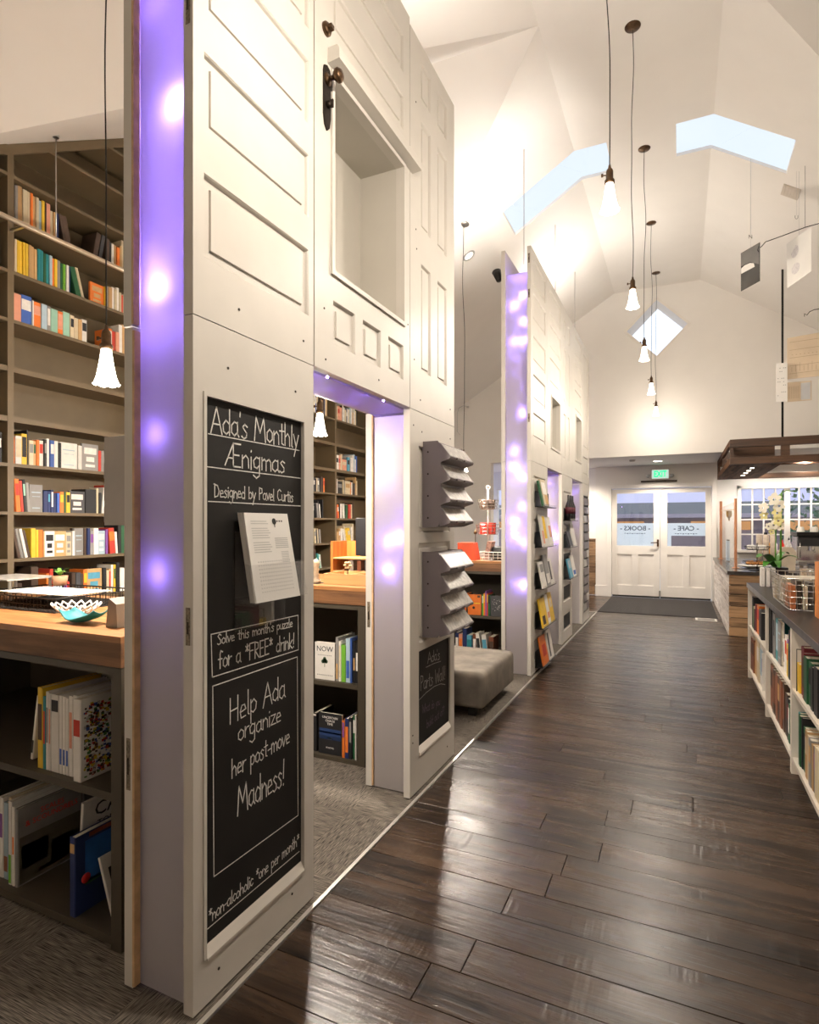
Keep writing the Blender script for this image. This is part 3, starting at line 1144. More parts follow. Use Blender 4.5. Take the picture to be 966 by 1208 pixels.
def sheet(label, axis, p, x0, x1, a, b, leds, ldir, lamps=None):
    """frosted light panel with violet leds behind; axis 'y' = faces along y at y=p, z a..b ; 'z' = overhead at z=p, y a..b"""
    if axis == 'y':
        t = thing('frosted_light_panel', label, 'light panel', ((x0 + x1) / 2, p, a))
        m = MB()
        o_, i_ = p - .003 * ldir, p + .003 * ldir      # room side, lamp side
        m.quad((x0, o_, a), (x1, o_, a), (x1, o_, b), (x0, o_, b))
        m.quad((x0, i_, a), (x1, i_, a), (x1, i_, b), (x0, i_, b), 1)
        for xx in (x0, x1):
            m.quad((xx, o_, a), (xx, i_, a), (xx, i_, b), (xx, o_, b), 1)
        for zz in (a, b):
            m.quad((x0, o_, zz), (x1, o_, zz), (x1, i_, zz), (x0, i_, zz), 1)
    else:
        t = thing('frosted_light_panel', label, 'light panel', ((x0 + x1) / 2, (a + b) / 2, p))
        m = MB()
        m.quad((x0, a, p - .003), (x1, a, p - .003), (x1, b, p - .003), (x0, b, p - .003))
        m.quad((x0, a, p + .003), (x1, a, p + .003), (x1, b, p + .003), (x0, b, p + .003), 1)
        for xx in (x0, x1):
            m.quad((xx, a, p - .003), (xx, b, p - .003), (xx, b, p + .003), (xx, a, p + .003), 1)
        for yy in (a, b):
            m.quad((x0, yy, p - .003), (x1, yy, p - .003), (x1, yy, p + .003), (x0, yy, p + .003), 1)
    m.build('frosted_sheet', [frost, glass], t)
    for q in leds:
        x, u = q[0], q[1]
        dd = q[2] if len(q) > 2 else 0.045
        r = (q[3] if len(q) > 3 else 0.009) * (1.0 if p == 1.288 else .74)
        L = MB()
        if axis == 'y':
            L.lathe([(0.0001, -r), (r * 0.8, -r * 0.6), (r, 0), (r * 0.8, r * 0.6), (0.0001, r)], (x, p + ldir * dd, u), 8)
        else:
            L.lathe([(0.0001, -r), (r * 0.8, -r * 0.6), (r, 0), (r * 0.8, r * 0.6), (0.0001, r)], (x, u, p + ldir * dd), 8)
        L.build('led', led_hot if dd <= .035 else led_mat, t)
    return t


sx0, sx1 = XI + TH + 0.004, XO - TH
ledA = [(-1.372, 2.71, .03, .014), (-1.45, 2.17, .032, .011), (-1.47, 2.26, .06, .011), (-1.47, 2.03, .07, .010), (-1.36, 2.03, .09, .010), (-1.461, 1.719, .04, .010), (-1.45, 1.293, .04, .010),
        (-1.42, 2.46, .10, .012), (-1.45, 3.05, .08, .014), (-1.37, 2.9, .10, .012), (-1.37, 2.33, .09, .010), (-1.46, 3.4, .08, .012), (-1.37, 3.7, .08, .012), (-1.44, 3.95, .08, .012), (-1.40, 2.60, .10, .012), (-1.38, 3.2, .10, .012)]
sheet('frosted panel glowing violet on the near end of the near partition', 'y', 1.288, sx0, sx1, 0.012, 4.05, ledA, 1)
ledB = [(-1.432, 1.66, .045, .007), (-1.356, 1.516, .05, .007), (-1.361, 1.374, .028, .011), (-1.432, 1.355, .028, .008), (-1.432, 1.198, .028, .010), (-1.44, 2.0, .06, .010), (-1.34, 1.985, .05, .011)]
sheet('frosted panel with violet dots beside the parts wall, in the near doorway', 'y', 2.80, sx0, sx1, 0.012, 2.03, ledB, 1)
ledH = [(-1.35, 1.95, .05, .008), (-1.48, 2.02, .05, .008), (-1.42, 2.18, .05, .008), (-1.36, 2.34, .05, .008), (-1.48, 2.47, .05, .008), (-1.35, 2.60, .05, .008), (-1.42, 2.72, .05, .008)]
sheet('violet frosted panel across the head of the near doorway', 'z', 2.048, sx0, sx1, 1.866, 2.80, ledH, 1)
sheet('frosted panel on the far side of the chalkboard leaf, facing the near doorway', 'y', 1.850, sx0, sx1, 0.012, 2.04, [(-1.4, 1.9, .03)], -1)
sheet('frosted panel closing the far end of the near partition', 'y', 3.37, sx0, sx1, 0.012, 4.02, [(-1.4, 2.9, .05), (-1.45, 1.6, .05)], -1)

# --- far partition
bcols = [(5.46, 6.215), (6.222, 7.045), (7.052, 7.778), (7.784, 8.648), (8.654, 9.33)]
B1 = leaf('lower grey door leaf with five tilted book ledges, near end of the far partition', 5.46, 6.215, 0.012, 2.0515,
          panels=[(5.58, 6.10, 1.66, 1.92), (5.58, 6.10, 1.25, 1.50), (5.58, 6.10, 0.85, 1.10), (5.58, 6.10, 0.45, 0.70), (5.58, 6.10, 0.14, 0.34)])
B3 = leaf('grey door leaf with book ledges between the far doorways', 7.045, 7.778, 0.012, 2.0515,
          panels=[(7.17, 7.66, 1.52, 1.86), (7.17, 7.66, 1.20, 1.47), (7.17, 7.66, 0.80, 1.12), (7.17, 7.66, 0.50, 0.72), (7.17, 7.66, 0.145, 0.365)])
B5 = leaf('lower grey door leaf of dark bin drawers, far end of the far partition', 8.648, 9.33, 0.012, 2.0515,
          holes=[(8.77, 9.28, 0.15, 1.88)])
m = MB()
m.box(XO - 0.032, XO - 0.018, 8.77, 9.28, 0.15, 1.88)
m.build('backing_panel', board_mat, B5)
for r in range(13):
    for c_ in range(2):
        m = MB()
        ya = 8.78 + c_ * 0.25
        za = 0.17 + r * 0.13
        m.prism([(XO - 0.018, za), (XO + 0.012, za + 0.01), (XO + 0.004, za + 0.11), (XO - 0.018, za + 0.115)], 1, ya, ya + 0.235)
        m.build('bin_drawer', clear_bin if (r * 7 + c_ * 3) % 5 == 0 else mauve_plastic, B5)
B3b = MB()
for (c, d) in ((0.50, 0.72), (0.145, 0.365), (0.80, 1.12), (1.20, 1.36)):
    m = MB()
    m.box(XO - 0.0055, XO - 0.004, 7.20, 7.63, c + 0.03, d - 0.03)
    q = m.build('chalkboard', board_mat, B3)
up_lb = ['upper grey five-panel door leaf, nearest the camera on the far partition',
         'upper grey door leaf with a tall niche over the first far doorway',
         'upper grey door leaf with narrow upright panels between the two far niches',
         'upper grey door leaf with a tall niche over the second far doorway',
         'upper grey plain-panelled door leaf at the far end of the far partition']
fiveB = [(2.28, 2.53), (2.65, 2.90), (3.02, 3.27), (3.42, 3.675), (3.76, 4.0)]
UB = []
for i, (a, b) in enumerate(bcols):
    if i == 0:
        t = leaf(up_lb[i], a, b, 2.055, ZT, panels=[(5.56, 6.12, c, d) for c, d in fiveB])
    elif i in (1, 3):
        na, nb, nc, nd = (6.41, 6.90, 2.30, 2.85) if i == 1 else (8.06, 8.50, 2.33, 2.92)
        t = leaf(up_lb[i], a, b, 2.055, ZT, panels=[(na - .07, nb + .05, 2.99, 3.27), (na - .07, nb + .05, 3.37, 3.63), (na - .07, nb + .05, 3.73, 4.0)], holes=[(na, nb, nc, nd)])
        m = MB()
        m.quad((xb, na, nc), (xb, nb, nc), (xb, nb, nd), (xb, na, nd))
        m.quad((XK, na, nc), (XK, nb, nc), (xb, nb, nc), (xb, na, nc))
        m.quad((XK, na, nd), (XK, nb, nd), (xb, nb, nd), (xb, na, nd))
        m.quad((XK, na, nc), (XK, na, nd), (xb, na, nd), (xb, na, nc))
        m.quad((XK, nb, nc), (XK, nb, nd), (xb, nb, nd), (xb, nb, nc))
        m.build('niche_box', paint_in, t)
        m = MB()
        m.box(XO, XO + 0.01, na - 0.02, nb + 0.02, nd, nd + 0.02)
        m.box(XO, XO + 0.01, na - 0.02, nb + 0.02, nc - 0.02, nc)
        m.box(XO, XO + 0.01, na - 0.02, na, nc, nd)
        m.box(XO, XO + 0.01, nb, nb + 0.02, nc, nd)
        m.build('niche_moulding', paint, t)
    elif i == 2:
        t = leaf(up_lb[i], a, b, 2.055, ZT, panels=[(7.16, 7.30, 3.72, 3.95), (7.44, 7.58, 3.72, 3.95), (7.16, 7.30, 2.95, 3.60), (7.44, 7.58, 2.95, 3.60), (7.16, 7.30, 2.25, 2.80), (7.44, 7.58, 2.25, 2.80)])
    else:
        t = leaf(up_lb[i], a, b, 2.055, ZT, panels=[(8.74, 9.24, 2.18, 2.45), (8.74, 9.24, 2.58, 3.95)])
    UB.append(t)
for (c, d) in ((3.93, 4.02), (3.6, 3.68), (2.42, 2.50)):
    edge_plate(UB[0], 5.4595, c, d)
inB = []
for i, (a, b) in enumerate(bcols):
    t = leaf(['upper shop-side grey door leaf, near end of the far partition', 'upper shop-side grey door leaf over the first far doorway', 'middle upper shop-side grey door leaf of the far partition',
              'upper shop-side grey door leaf over the second far doorway', 'last upper shop-side grey door leaf of the far partition'][i], a, b, 2.055, ZT - (0.0 if i else 0.0), side='in', panels=[(a + .1, b - .1, 2.3, 3.9)])
    if i in (0, 2, 4):
        leaf(['lower shop-side grey door leaf, near end of the far partition', '', 'lower shop-side grey door leaf between the far doorways', '', 'lower shop-side grey door leaf, far end of the far partition'][i],
             a, b, 0.012, 2.0515, side='in', panels=[(a + .1, b - .1, 0.3, 1.8)])
ledC = [(x, z, dd, r) for x, z, dd, r in (
    (-1.443, 3.816, .04, .012), (-1.352, 3.80, .04, .013), (-1.352, 3.637, .03, .013), (-1.443, 3.554, .03, .012), (-1.352, 3.393, .03, .012), (-1.443, 3.20, .03, .010), (-1.352, 3.205, .03, .012),
    (-1.443, 3.045, .045, .010), (-1.443, 2.914, .05, .008), (-1.352, 2.75, .07, .009), (-1.365, 2.514, .03, .011), (-1.443, 2.159, .03, .010), (-1.443, 1.995, .03, .012), (-1.365, 1.91, .03, .013), (-1.365, 1.616, .035, .010),
    (-1.443, 1.478, .03, .013), (-1.443, 1.355, .03, .012), (-1.352, 1.36, .05, .009), (-1.36, 1.274, .035, .010), (-1.443, 1.28, .055, .010), (-1.443, 0.88, .045, .010), (-1.36, 0.866, .03, .013))]
sheet('tall frosted panel dotted with violet lights on the near end of the far partition', 'y', 5.49, sx0, sx1, 0.012, 3.86, ledC, 1)
sheet('frosted panel with two violet dots in the first far doorway', 'y', 7.07, sx0, sx1, 0.012, 2.03, [(-1.37, 1.30, .03, .013), (-1.37, 1.38, .04, .011), (-1.42, 1.95, .05, .012), (-1.36, 1.8, .06, .010), (-1.44, 1.6, .08, .009)], 1)
sheet('violet frosted panel across the head of the first far doorway', 'z', 2.048, sx0, sx1, 6.215, 7.06, [(-1.36, 6.3, .05), (-1.45, 6.5, .05), (-1.38, 6.75, .05), (-1.45, 6.95, .05)], 1)
sheet('frosted panel in the second far doorway', 'y', 8.67, sx0, sx1, 0.012, 2.03, [(-1.38, 1.93, .05, .011), (-1.36, 1.5, .10, .009), (-1.44, 1.75, .08, .009)], 1)
sheet('violet frosted panel across the head of the second far doorway', 'z', 2.048, sx0, sx1, 7.778, 8.66, [(-1.36, 7.9, .05), (-1.45, 8.1, .05), (-1.38, 8.4, .05)], 1)
sheet('frosted panel hidden at the near side of the first far doorway', 'y', 6.19, sx0, sx1, 0.012, 2.03, [(-1.4, 1.8, .05)], -1)
sheet('frosted panel hidden at the near side of the second far doorway', 'y', 7.755, sx0, sx1, 0.012, 2.03, [(-1.4, 1.8, .05)], -1)

# suspension cables of the partitions
for lb, y, x in (('thin steel cable from the near end of the far partition to the ceiling', 5.765, -1.42),
                 ('thin steel cable over the middle of the far partition', 7.382, -1.42),
                 ('thin steel cable near the far end of the far partition', 8.874, -1.42)):
    m = MB()
    m.tube([(x, y, ZT - 0.03), (x, y, zleft(x))], 0.004, 6)
    tag(m.build('suspension_cable', steel, origin=(x, y, ZT)), lb, 'cable', 'cables over the far partition')

# ================================================================== chalk handwriting
G = {
    'A': (.62, '0,0 .3,1 .6,0|.12,.36 .5,.36'), 'a': (.48, '.38,.5 .2,.56 .04,.4 .04,.12 .2,0 .36,.14|.38,.56 .38,.1 .46,0'),
    'b': (.46, '.05,.95 .05,0|.05,.1 .25,0 .4,.15 .4,.4 .22,.55 .05,.4'), 'c': (.42, '.38,.45 .2,.56 .04,.35 .06,.1 .22,0 .38,.1'),
    'C': (.6, '.52,.85 .3,1 .08,.8 .04,.35 .2,.03 .5,.1'), 'd': (.48, '.4,1 .4,0|.4,.4 .2,.55 .04,.35 .06,.1 .22,0 .4,.14'),
    'D': (.6, '.08,1 .08,0 .4,.1 .54,.5 .36,.9 0,1'), 'e': (.44, '.05,.28 .38,.34 .3,.54 .14,.54 .04,.3 .1,.04 .36,.06'),
    'E': (.5, '.42,1 .06,1 .06,0 .44,.02|.06,.52 .36,.54'), 'F': (.5, '.46,1 .06,.98 .06,0|.06,.5 .38,.52'),
    'f': (.36, '.34,.92 .2,1 .14,.8 .14,0|0,.5 .3,.5'), 'g': (.48, '.38,.5 .2,.56 .04,.38 .08,.1 .24,.04 .38,.2|.4,.56 .38,-.3 .2,-.42 .04,-.3'),
    'h': (.48, '.05,1 .05,0|.05,.35 .25,.55 .38,.4 .4,0'), 'H': (.6, '.06,1 .06,0|.5,1 .5,0|.06,.5 .5,.52'),
    'i': (.18, '.08,.55 .08,0|.08,.76 .09,.8'), 'k': (.44, '.06,1 .06,0|.38,.55 .08,.25 .4,0'), 'l': (.2, '.08,1 .08,.05 .14,0'),
    'm': (.66, '.05,.56 .05,0|.05,.4 .2,.55 .3,.4 .3,0|.3,.4 .48,.55 .58,.4 .6,0'), 'M': (.8, '.02,0 .12,1 .38,.35 .62,1 .74,0'),
    'n': (.46, '.05,.56 .05,0|.05,.35 .24,.55 .38,.4 .4,0'), 'o': (.46, '.22,.56 .05,.4 .05,.12 .22,0 .4,.14 .4,.42 .22,.56'),
    'p': (.46, '.05,.56 .05,-.4|.05,.42 .24,.56 .4,.38 .36,.12 .2,.02 .05,.12'), 'P': (.52, '.08,0 .08,1 .4,.92 .42,.6 .08,.48'),
    'r': (.34, '.05,.56 .05,0|.05,.3 .16,.5 .32,.52'), 'R': (.54, '.08,0 .08,1 .4,.92 .4,.58 .08,.48 .48,0'),
    's': (.4, '.34,.48 .2,.57 .07,.45 .3,.22 .3,.06 .14,-.02 .02,.06'), 'S': (.48, '.42,.86 .24,1 .08,.8 .38,.36 .36,.08 .16,0 .03,.1'),
    't': (.34, '.16,.9 .16,.04 .28,0|0,.58 .32,.6'), 'u': (.46, '.05,.55 .06,.1 .22,0 .38,.14|.38,.56 .4,0'),
    'v': (.42, '.02,.56 .18,0 .38,.56'), 'w': (.6, '.02,.56 .14,0 .28,.42 .42,0 .56,.56'), 'W': (.8, '.02,1 .16,0 .38,.7 .58,0 .74,1'),
    'y': (.42, '.02,.56 .2,.04|.4,.56 .06,-.42'), 'z': (.42, '.03,.54 .38,.54 .03,.02 .4,.02'), "'": (.14, '.06,1 .04,.82'),
    '!': (.24, '.14,1 .1,.28|.1,.02 .11,.06'), '*': (.36, '.04,.62 .32,.92|.18,.98 .18,.56|.32,.62 .04,.9'), '-': (.34, '.04,.32 .3,.34'),
    'Z': (.85, '0,0 .42,1 .8,1|.42,1 .42,0 .8,0|.14,.36 .42,.36|.42,.52 .72,.52'), ' ': (.38, ''), '?': (.4, '.04,.8 .2,1 .36,.8 .18,.45 .18,.25|.18,.02 .19,.05'),
    'N': (.6, '.05,0 .05,1 .5,0 .5,1'),
}


def chalk_line(mb, s, ya, yb, za, zb, h, w=0.004, x=0.0):
    """write s from (ya,za) to (yb,zb) on the board"""
    tot = sum(G[c][0] for c in s)
    k = (yb - ya) / tot
    r = random.Random(hash(len(s)) + int(ya * 1000))
    cur = 0.0
    for c in s:
        wd, st = G[c]
        for pl in [q for q in st.split('|') if q]:
            P = [tuple(float(v) for v in q.split(',')) for q in pl.split()]
            j = r.uniform(-0.03, 0.03)
            W = []
            for (u, v) in P:
                t = (cur + u) * k
                f = t / (yb - ya)
                W.append((ya + t, za + (zb - za) * f + (v + j) * h))
            strip(mb, W, w, x)
        cur += wd


def strip(mb, W, w, x):
    for i in range(len(W) - 1):
        a, b = Vector(W[i]), Vector(W[i + 1])
        d = b - a
        if d.length < 1e-6:
            continue
        d.normalize()
        n_ = Vector((-d.y, d.x)) * w / 2
        e = d * w / 2
        a2, b2 = a - e, b + e
        mb.quad((x, a2.x + n_.x, a2.y + n_.y), (x, a2.x - n_.x, a2.y - n_.y), (x, b2.x - n_.x, b2.y - n_.y), (x, b2.x + n_.x, b2.y + n_.y))


bx = XO - 0.0102
lines = [("Ada's Monthly", 1.338, 1.785, 1.723, 1.728, 0.080, .0048), ("Znigmas", 1.399, 1.705, 1.627, 1.628, 0.072, .0048),
         ("Designed by Pavel Curtis", 1.351, 1.752, 1.527, 1.526, 0.040, .0036), ("Solve this month's puzzle", 1.365, 1.748, 1.073, 1.068, 0.032, .0034),
         ("for a *FREE* drink!", 1.370, 1.760, 0.999, 0.990, 0.054, .0042), ("Help Ada", 1.417, 1.706, 0.812, 0.824, 0.080, .0042),
         ("organize", 1.456, 1.681, 0.745, 0.742, 0.062, .004), ("her post-move", 1.427, 1.731, 0.638, 0.649, 0.060, .004),
         ("Madness!", 1.454, 1.702, 0.507, 0.508, 0.092, .0045), ("*non-alcoholic *one per month*", 1.330, 1.788, 0.238, 0.250, 0.040, .0034)]
for s, ya, yb, za, zb, h, w_ in lines:
    m = MB()
    chalk_line(m, s, ya, yb, za, zb, h, w_, bx)
    m.build('chalk_writing', chalk, cb)
for P in ([(1.328, 1.716), (1.788, 1.719)], [(1.323, 1.616), (1.797, 1.616)], [(1.328, 1.512), (1.797, 1.512)], [(1.325, 0.225), (1.788, 0.222)],
          [(1.339, 1.109), (1.781, 1.105), (1.783, 0.976), (1.344, 0.978), (1.339, 1.109)], [(1.346, 0.950), (1.776, 0.951), (1.781, 0.360), (1.351, 0.368), (1.346, 0.950)]):
    m = MB()
    strip(m, P, 0.0032, bx)
    m.build('chalk_line', chalk, cb)
m = MB()
chalk_line(m, "Ada's", 3.002, 3.187, 0.661, 0.650, 0.061, .0045, bx + 0.001)
chalk_line(m, "Parts Wall!", 2.90, 3.277, 0.532, 0.510, 0.080, .0045, bx + 0.001)
m.build('chalk_writing', mat('soft_chalk', (0.40, 0.38, 0.36), 0.95, var=0.3, scale=90), cb2)
m = MB()
chalk_line(m, "What do you", 2.928, 3.189, 0.402, 0.378, 0.045, .005, bx + 0.001)
chalk_line(m, "build out of?", 2.987, 3.258, 0.302, 0.305, 0.048, .005, bx + 0.001)
m.build('faded_writing', chalk_faint, cb2)
m = MB()
strip(m, [(2.979, 0.645), (3.09, 0.642), (3.2, 0.632)], 0.0035, bx + 0.001)
strip(m, [(2.885, 0.488), (2.98, 0.503), (3.10, 0.508), (3.20, 0.498), (3.27, 0.476)], 0.0035, bx + 0.001)
m.build('chalk_line', MATS['soft_chalk'], cb2)

# ------------------------------------------------------------------ flyer holder on the chalkboard
t = thing('flyer_holder', 'clear acrylic holder mounted on the big chalkboard, full of white puzzle sheets', 'flyer holder', (XO, 1.55, 1.18))


def tilt(y, u, off):
    """point on the leaning sheet plane: u up the sheet, off away from the wall"""
    return (-1.200 - 0.050 * u + off, y, 1.195 + 0.285 * u)


m = MB()
m.box(XO - 0.011, XO - 0.007, 1.44, 1.70, 1.10, 1.42)
m.build('backplate', acrylic, t)
m = MB()
P = [tilt(1.43, 0.0, 0.004), tilt(1.71, 0.0, 0.004), tilt(1.71, 0.42, 0.004), tilt(1.43, 0.42, 0.004)]
m.quad(*P)
m.quad((XO - 0.008, 1.43, 1.19), (XO - 0.008, 1.71, 1.19), tilt(1.71, 0, .004), tilt(1.43, 0, .004))
for y in (1.43, 1.71):
    m.quad((XO - 0.008, y, 1.19), tilt(y, 0, .004), tilt(y, 0.42, .004), (XO - 0.008, y, 1.33))
m.build('front_pocket', acrylic, t)
ps = thing('sheet_stack', 'stack of white printed puzzle sheets leaning out of the acrylic holder on the chalkboard', 'paper stack', (-1.215, 1.56, 1.20))
m = MB()
for (o0, o1) in ((-0.010, 0.0), (-0.026, -0.0115)):
    A = [tilt(1.442, 0, o0), tilt(1.672, 0, o0), tilt(1.664, 1, o0), tilt(1.440, 1, o0)]
    B = [tilt(1.442, 0, o1), tilt(1.672, 0, o1), tilt(1.664, 1, o1), tilt(1.440, 1, o1)]
    k = len(m.v)
    m.add(A + B, [(0, 1, 2, 3), (4, 5, 6, 7), (0, 1, 5, 4), (1, 2, 6, 5), (2, 3, 7, 6), (3, 0, 4, 7)])
m.build('sheets', paper, ps)


def onsheet(mb, y0, y1, u0, u1):
    mb.quad(tilt(y0, u0, .0006), tilt(y1, u0, .0006), tilt(y1, u1, .0006), tilt(y0, u1, .0006))


m = MB()
for k in range(14):
    u = 0.90 - k * 0.027
    if k not in (2, 8):
        onsheet(m, 1.465, 1.545 + (k % 3) * 0.006, u, u + 0.010)
for k in range(9):
    for j in range(15):
        onsheet(m, 1.475 + j * 0.0115, 1.481 + j * 0.0115, 0.10 + k * 0.042, 0.115 + k * 0.042)
for k in range(6):
    onsheet(m, 1.575, 1.645, 0.70 - k * 0.022, 0.712 - k * 0.022)
for k in range(7):
    onsheet(m, 1.60, 1.64, 0.54 - k * 0.02, 0.549 - k * 0.02)
m.build('printed_text', print_light, ps)
m = MB()
m.poly([tilt(1.584 + .011 * math.cos(a_), .905 + .038 * math.sin(a_), .0008) for a_ in [2 * PI * k / 12 for k in range(12)]])
for (y0, y1, u0, u1) in ((1.5825, 1.5865, 0.835, 0.89), (1.597, 1.604, 0.90, 0.918), (1.609, 1.616, 0.90, 0.918), (1.621, 1.628, 0.90, 0.918)):
    onsheet(m, y0, y1, u0, u1)
m.build('tree_emblem', ink, ps)

# ================================================================== bin racks on the parts wall
def bin_rack(label, z0, z1, nb=4):
    ya, yb_ = 2.915, 3.30
    t = thing('bin_rack', label, 'bin rack', (XO, (ya + yb_) / 2, z0), group='bin racks on the parts wall')
    m = MB()
    m.prism([(XO, z0), (XO + 0.085, z0 + 0.004), (XO + 0.10, z0 + 0.03), (XO + 0.10, z1 - 0.02), (XO + 0.085, z1), (XO, z1)], 1, ya, yb_)
    m.build('housing', mauve_plastic, t, bevel=0.004)
    hh = (z1 - z0) / nb
    for k in range(nb):
        a = z1 - k * hh
        m = MB()
        out_ = 0.158
        prof = [(XO + 0.098, a - 0.008), (XO + out_, a - hh * 0.72), (XO + out_ - 0.004, a - hh * 0.82), (XO + 0.095, a - hh * 0.99)]
        m.prism(prof, 1, ya + 0.006, yb_ + 0.012)
        b = m.build('bin', mauve_plastic, t)
        m = MB()
        dx, dz = out_ - 0.098, -(hh * 0.72 - 0.008)
        n_ = Vector((-dz, dx)).normalized() * 0.0015

        def fp(y, u):
            return (XO + 0.098 + dx * u + n_.x, y, a - 0.008 + dz * u + n_.y)
        m.quad(fp(ya + 0.014, .06), fp(yb_ + 0.004, .06), fp(yb_ + 0.004, .94), fp(ya + 0.014, .94))
        m.build('clear_front', clear_bin, b)
        for ty in (ya + 0.10, yb_ - 0.16):
            m = MB()
            m.box(XO + out_ - 0.004, XO + out_ + 0.008, ty, ty + 0.07, a - hh * 0.80, a - hh * 0.72)
            m.build('finger_tab', mauve_plastic, b)
    for k in range(4):
        m = MB()
        zz = z0 + 0.05 + k * 0.12
        m.cyl((0, 0, 0), 0.005, 0, 0.002, 8, M=Matrix.Translation((XO + 0.03, ya, zz)) @ Matrix.Rotation(PI / 2, 4, 'X'))
        m.build('screw', dark_bronze, t)
    return t


bin_rack('upper mauve-grey rack of four tilting bins on the parts wall door', 1.430, 1.895)
bin_rack('lower mauve-grey rack of four tilting bins, just above the small chalkboard', 0.830, 1.290)

# ================================================================== books
PAL = {
    'W': ('white', (0.78, 0.75, 0.70)), 'C': ('cream', (0.66, 0.56, 0.38)), 'K': ('black', (0.018, 0.018, 0.02)), 'N': ('navy', (0.02, 0.035, 0.13)),
    'B': ('blue', (0.05, 0.12, 0.42)), 'T': ('teal', (0.02, 0.22, 0.25)), 'G': ('dark green', (0.02, 0.10, 0.04)), 'g': ('bright green', (0.16, 0.42, 0.04)),
    'R': ('red', (0.55, 0.05, 0.03)), 'O': ('orange', (0.80, 0.20, 0.03)), 'Y': ('yellow', (0.80, 0.52, 0.04)), 'M': ('maroon', (0.17, 0.02, 0.03)),
    'D': ('dark brown', (0.075, 0.045, 0.03)), 'E': ('grey', (0.27, 0.26, 0.25)), 'P': ('salmon', (0.72, 0.33, 0.22)), 'V': ('violet', (0.22, 0.08, 0.30)),
    't': ('tan', (0.55, 0.34, 0.15)), 'L': ('pale blue', (0.38, 0.50, 0.58)), 'm': ('mint', (0.33, 0.58, 0.45)), 'k': ('charcoal', (0.06, 0.06, 0.065)),
    's': ('sky blue', (0.10, 0.35, 0.50)), 'H': ('chestnut', (0.22, 0.08, 0.04)),
}
ORD = ['first', 'second', 'third', 'fourth', 'fifth', 'sixth', 'seventh', 'eighth', 'ninth', 'tenth', 'eleventh', 'twelfth', 'thirteenth', 'fourteenth', 'fifteenth', 'sixteenth',
       'seventeenth', 'eighteenth', 'nineteenth', 'twentieth', 'twenty-first', 'twenty-second', 'twenty-third', 'twenty-fourth', 'twenty-fifth', 'twenty-sixth', 'twenty-seventh',
       'twenty-eighth', 'twenty-ninth', 'thirtieth', 'thirty-first', 'thirty-second', 'thirty-third', 'thirty-fourth']
brng = random.Random(77)


def book(label, loc, t, h, d, col, rz=0.0, lean=0.0, tiltx=0.0, lab=None, lab_z=(0.55, 0.8), group=None, art=(), flat=False, name='book'):
    """book standing with its spine towards local -Y; thickness along X, depth along +Y. root = cover, children = pages, spine label, cover prints"""
    m = MB()
    bd = 0.0025
    m.box(-t / 2, -t / 2 + bd, 0, d, 0, h)
    m.box(t / 2 - bd, t / 2, 0, d, 0, h)
    r = min(0.003, t * 0.15)
    m.prism([(-t / 2, 0.002), (-t / 2 + r, -0.002), (t / 2 - r, -0.002), (t / 2, 0.002)], 2, 0, h)
    o = m.build(name, cover_mat)
    c = PAL[col][1]
    j = brng.uniform(0.85, 1.1)
    o.color = (min(1, c[0] * j), min(1, c[1] * j), min(1, c[2] * j), 1)
    o.location = loc
    o.rotation_euler = Euler((tiltx, lean, rz))
    if flat:
        o.rotation_euler = Euler((0, PI / 2, rz))
    tag(o, label, 'book', group)
    M = wm(o)
    p = MB()
    e = 0.004
    p.box(-t / 2 + bd, t / 2 - bd, 0.003, d - e, e, h - e)
    q = p.build('pages', pages_mat)
    q.parent = o
    if lab:
        p = MB()
        za, zb = lab_z
        w_ = t / 2 - r - 0.0005
        p.quad((-w_, -0.0026, h * za), (w_, -0.0026, h * za), (w_, -0.0026, h * zb), (-w_, -0.0026, h * zb))
        q = p.build('spine_label', label_mat)
        q.color = PAL[lab][1] + (1,)
        q.parent = o
    for (side, y0, y1, z0, z1, cc) in art:
        p = MB()
        x = t / 2 + 0.0006 if side > 0 else -t / 2 - 0.0006
        p.quad((x, y0 * d, z0 * h), (x, y1 * d, z0 * h), (x, y1 * d, z1 * h), (x, y0 * d, z1 * h))
        q = p.build('cover_print', label_mat)
        q.color = (PAL[cc][1] if isinstance(cc, str) else cc) + (1,)
        q.parent = o
    return o


TINY = MB()
PKEYS = list(PAL)


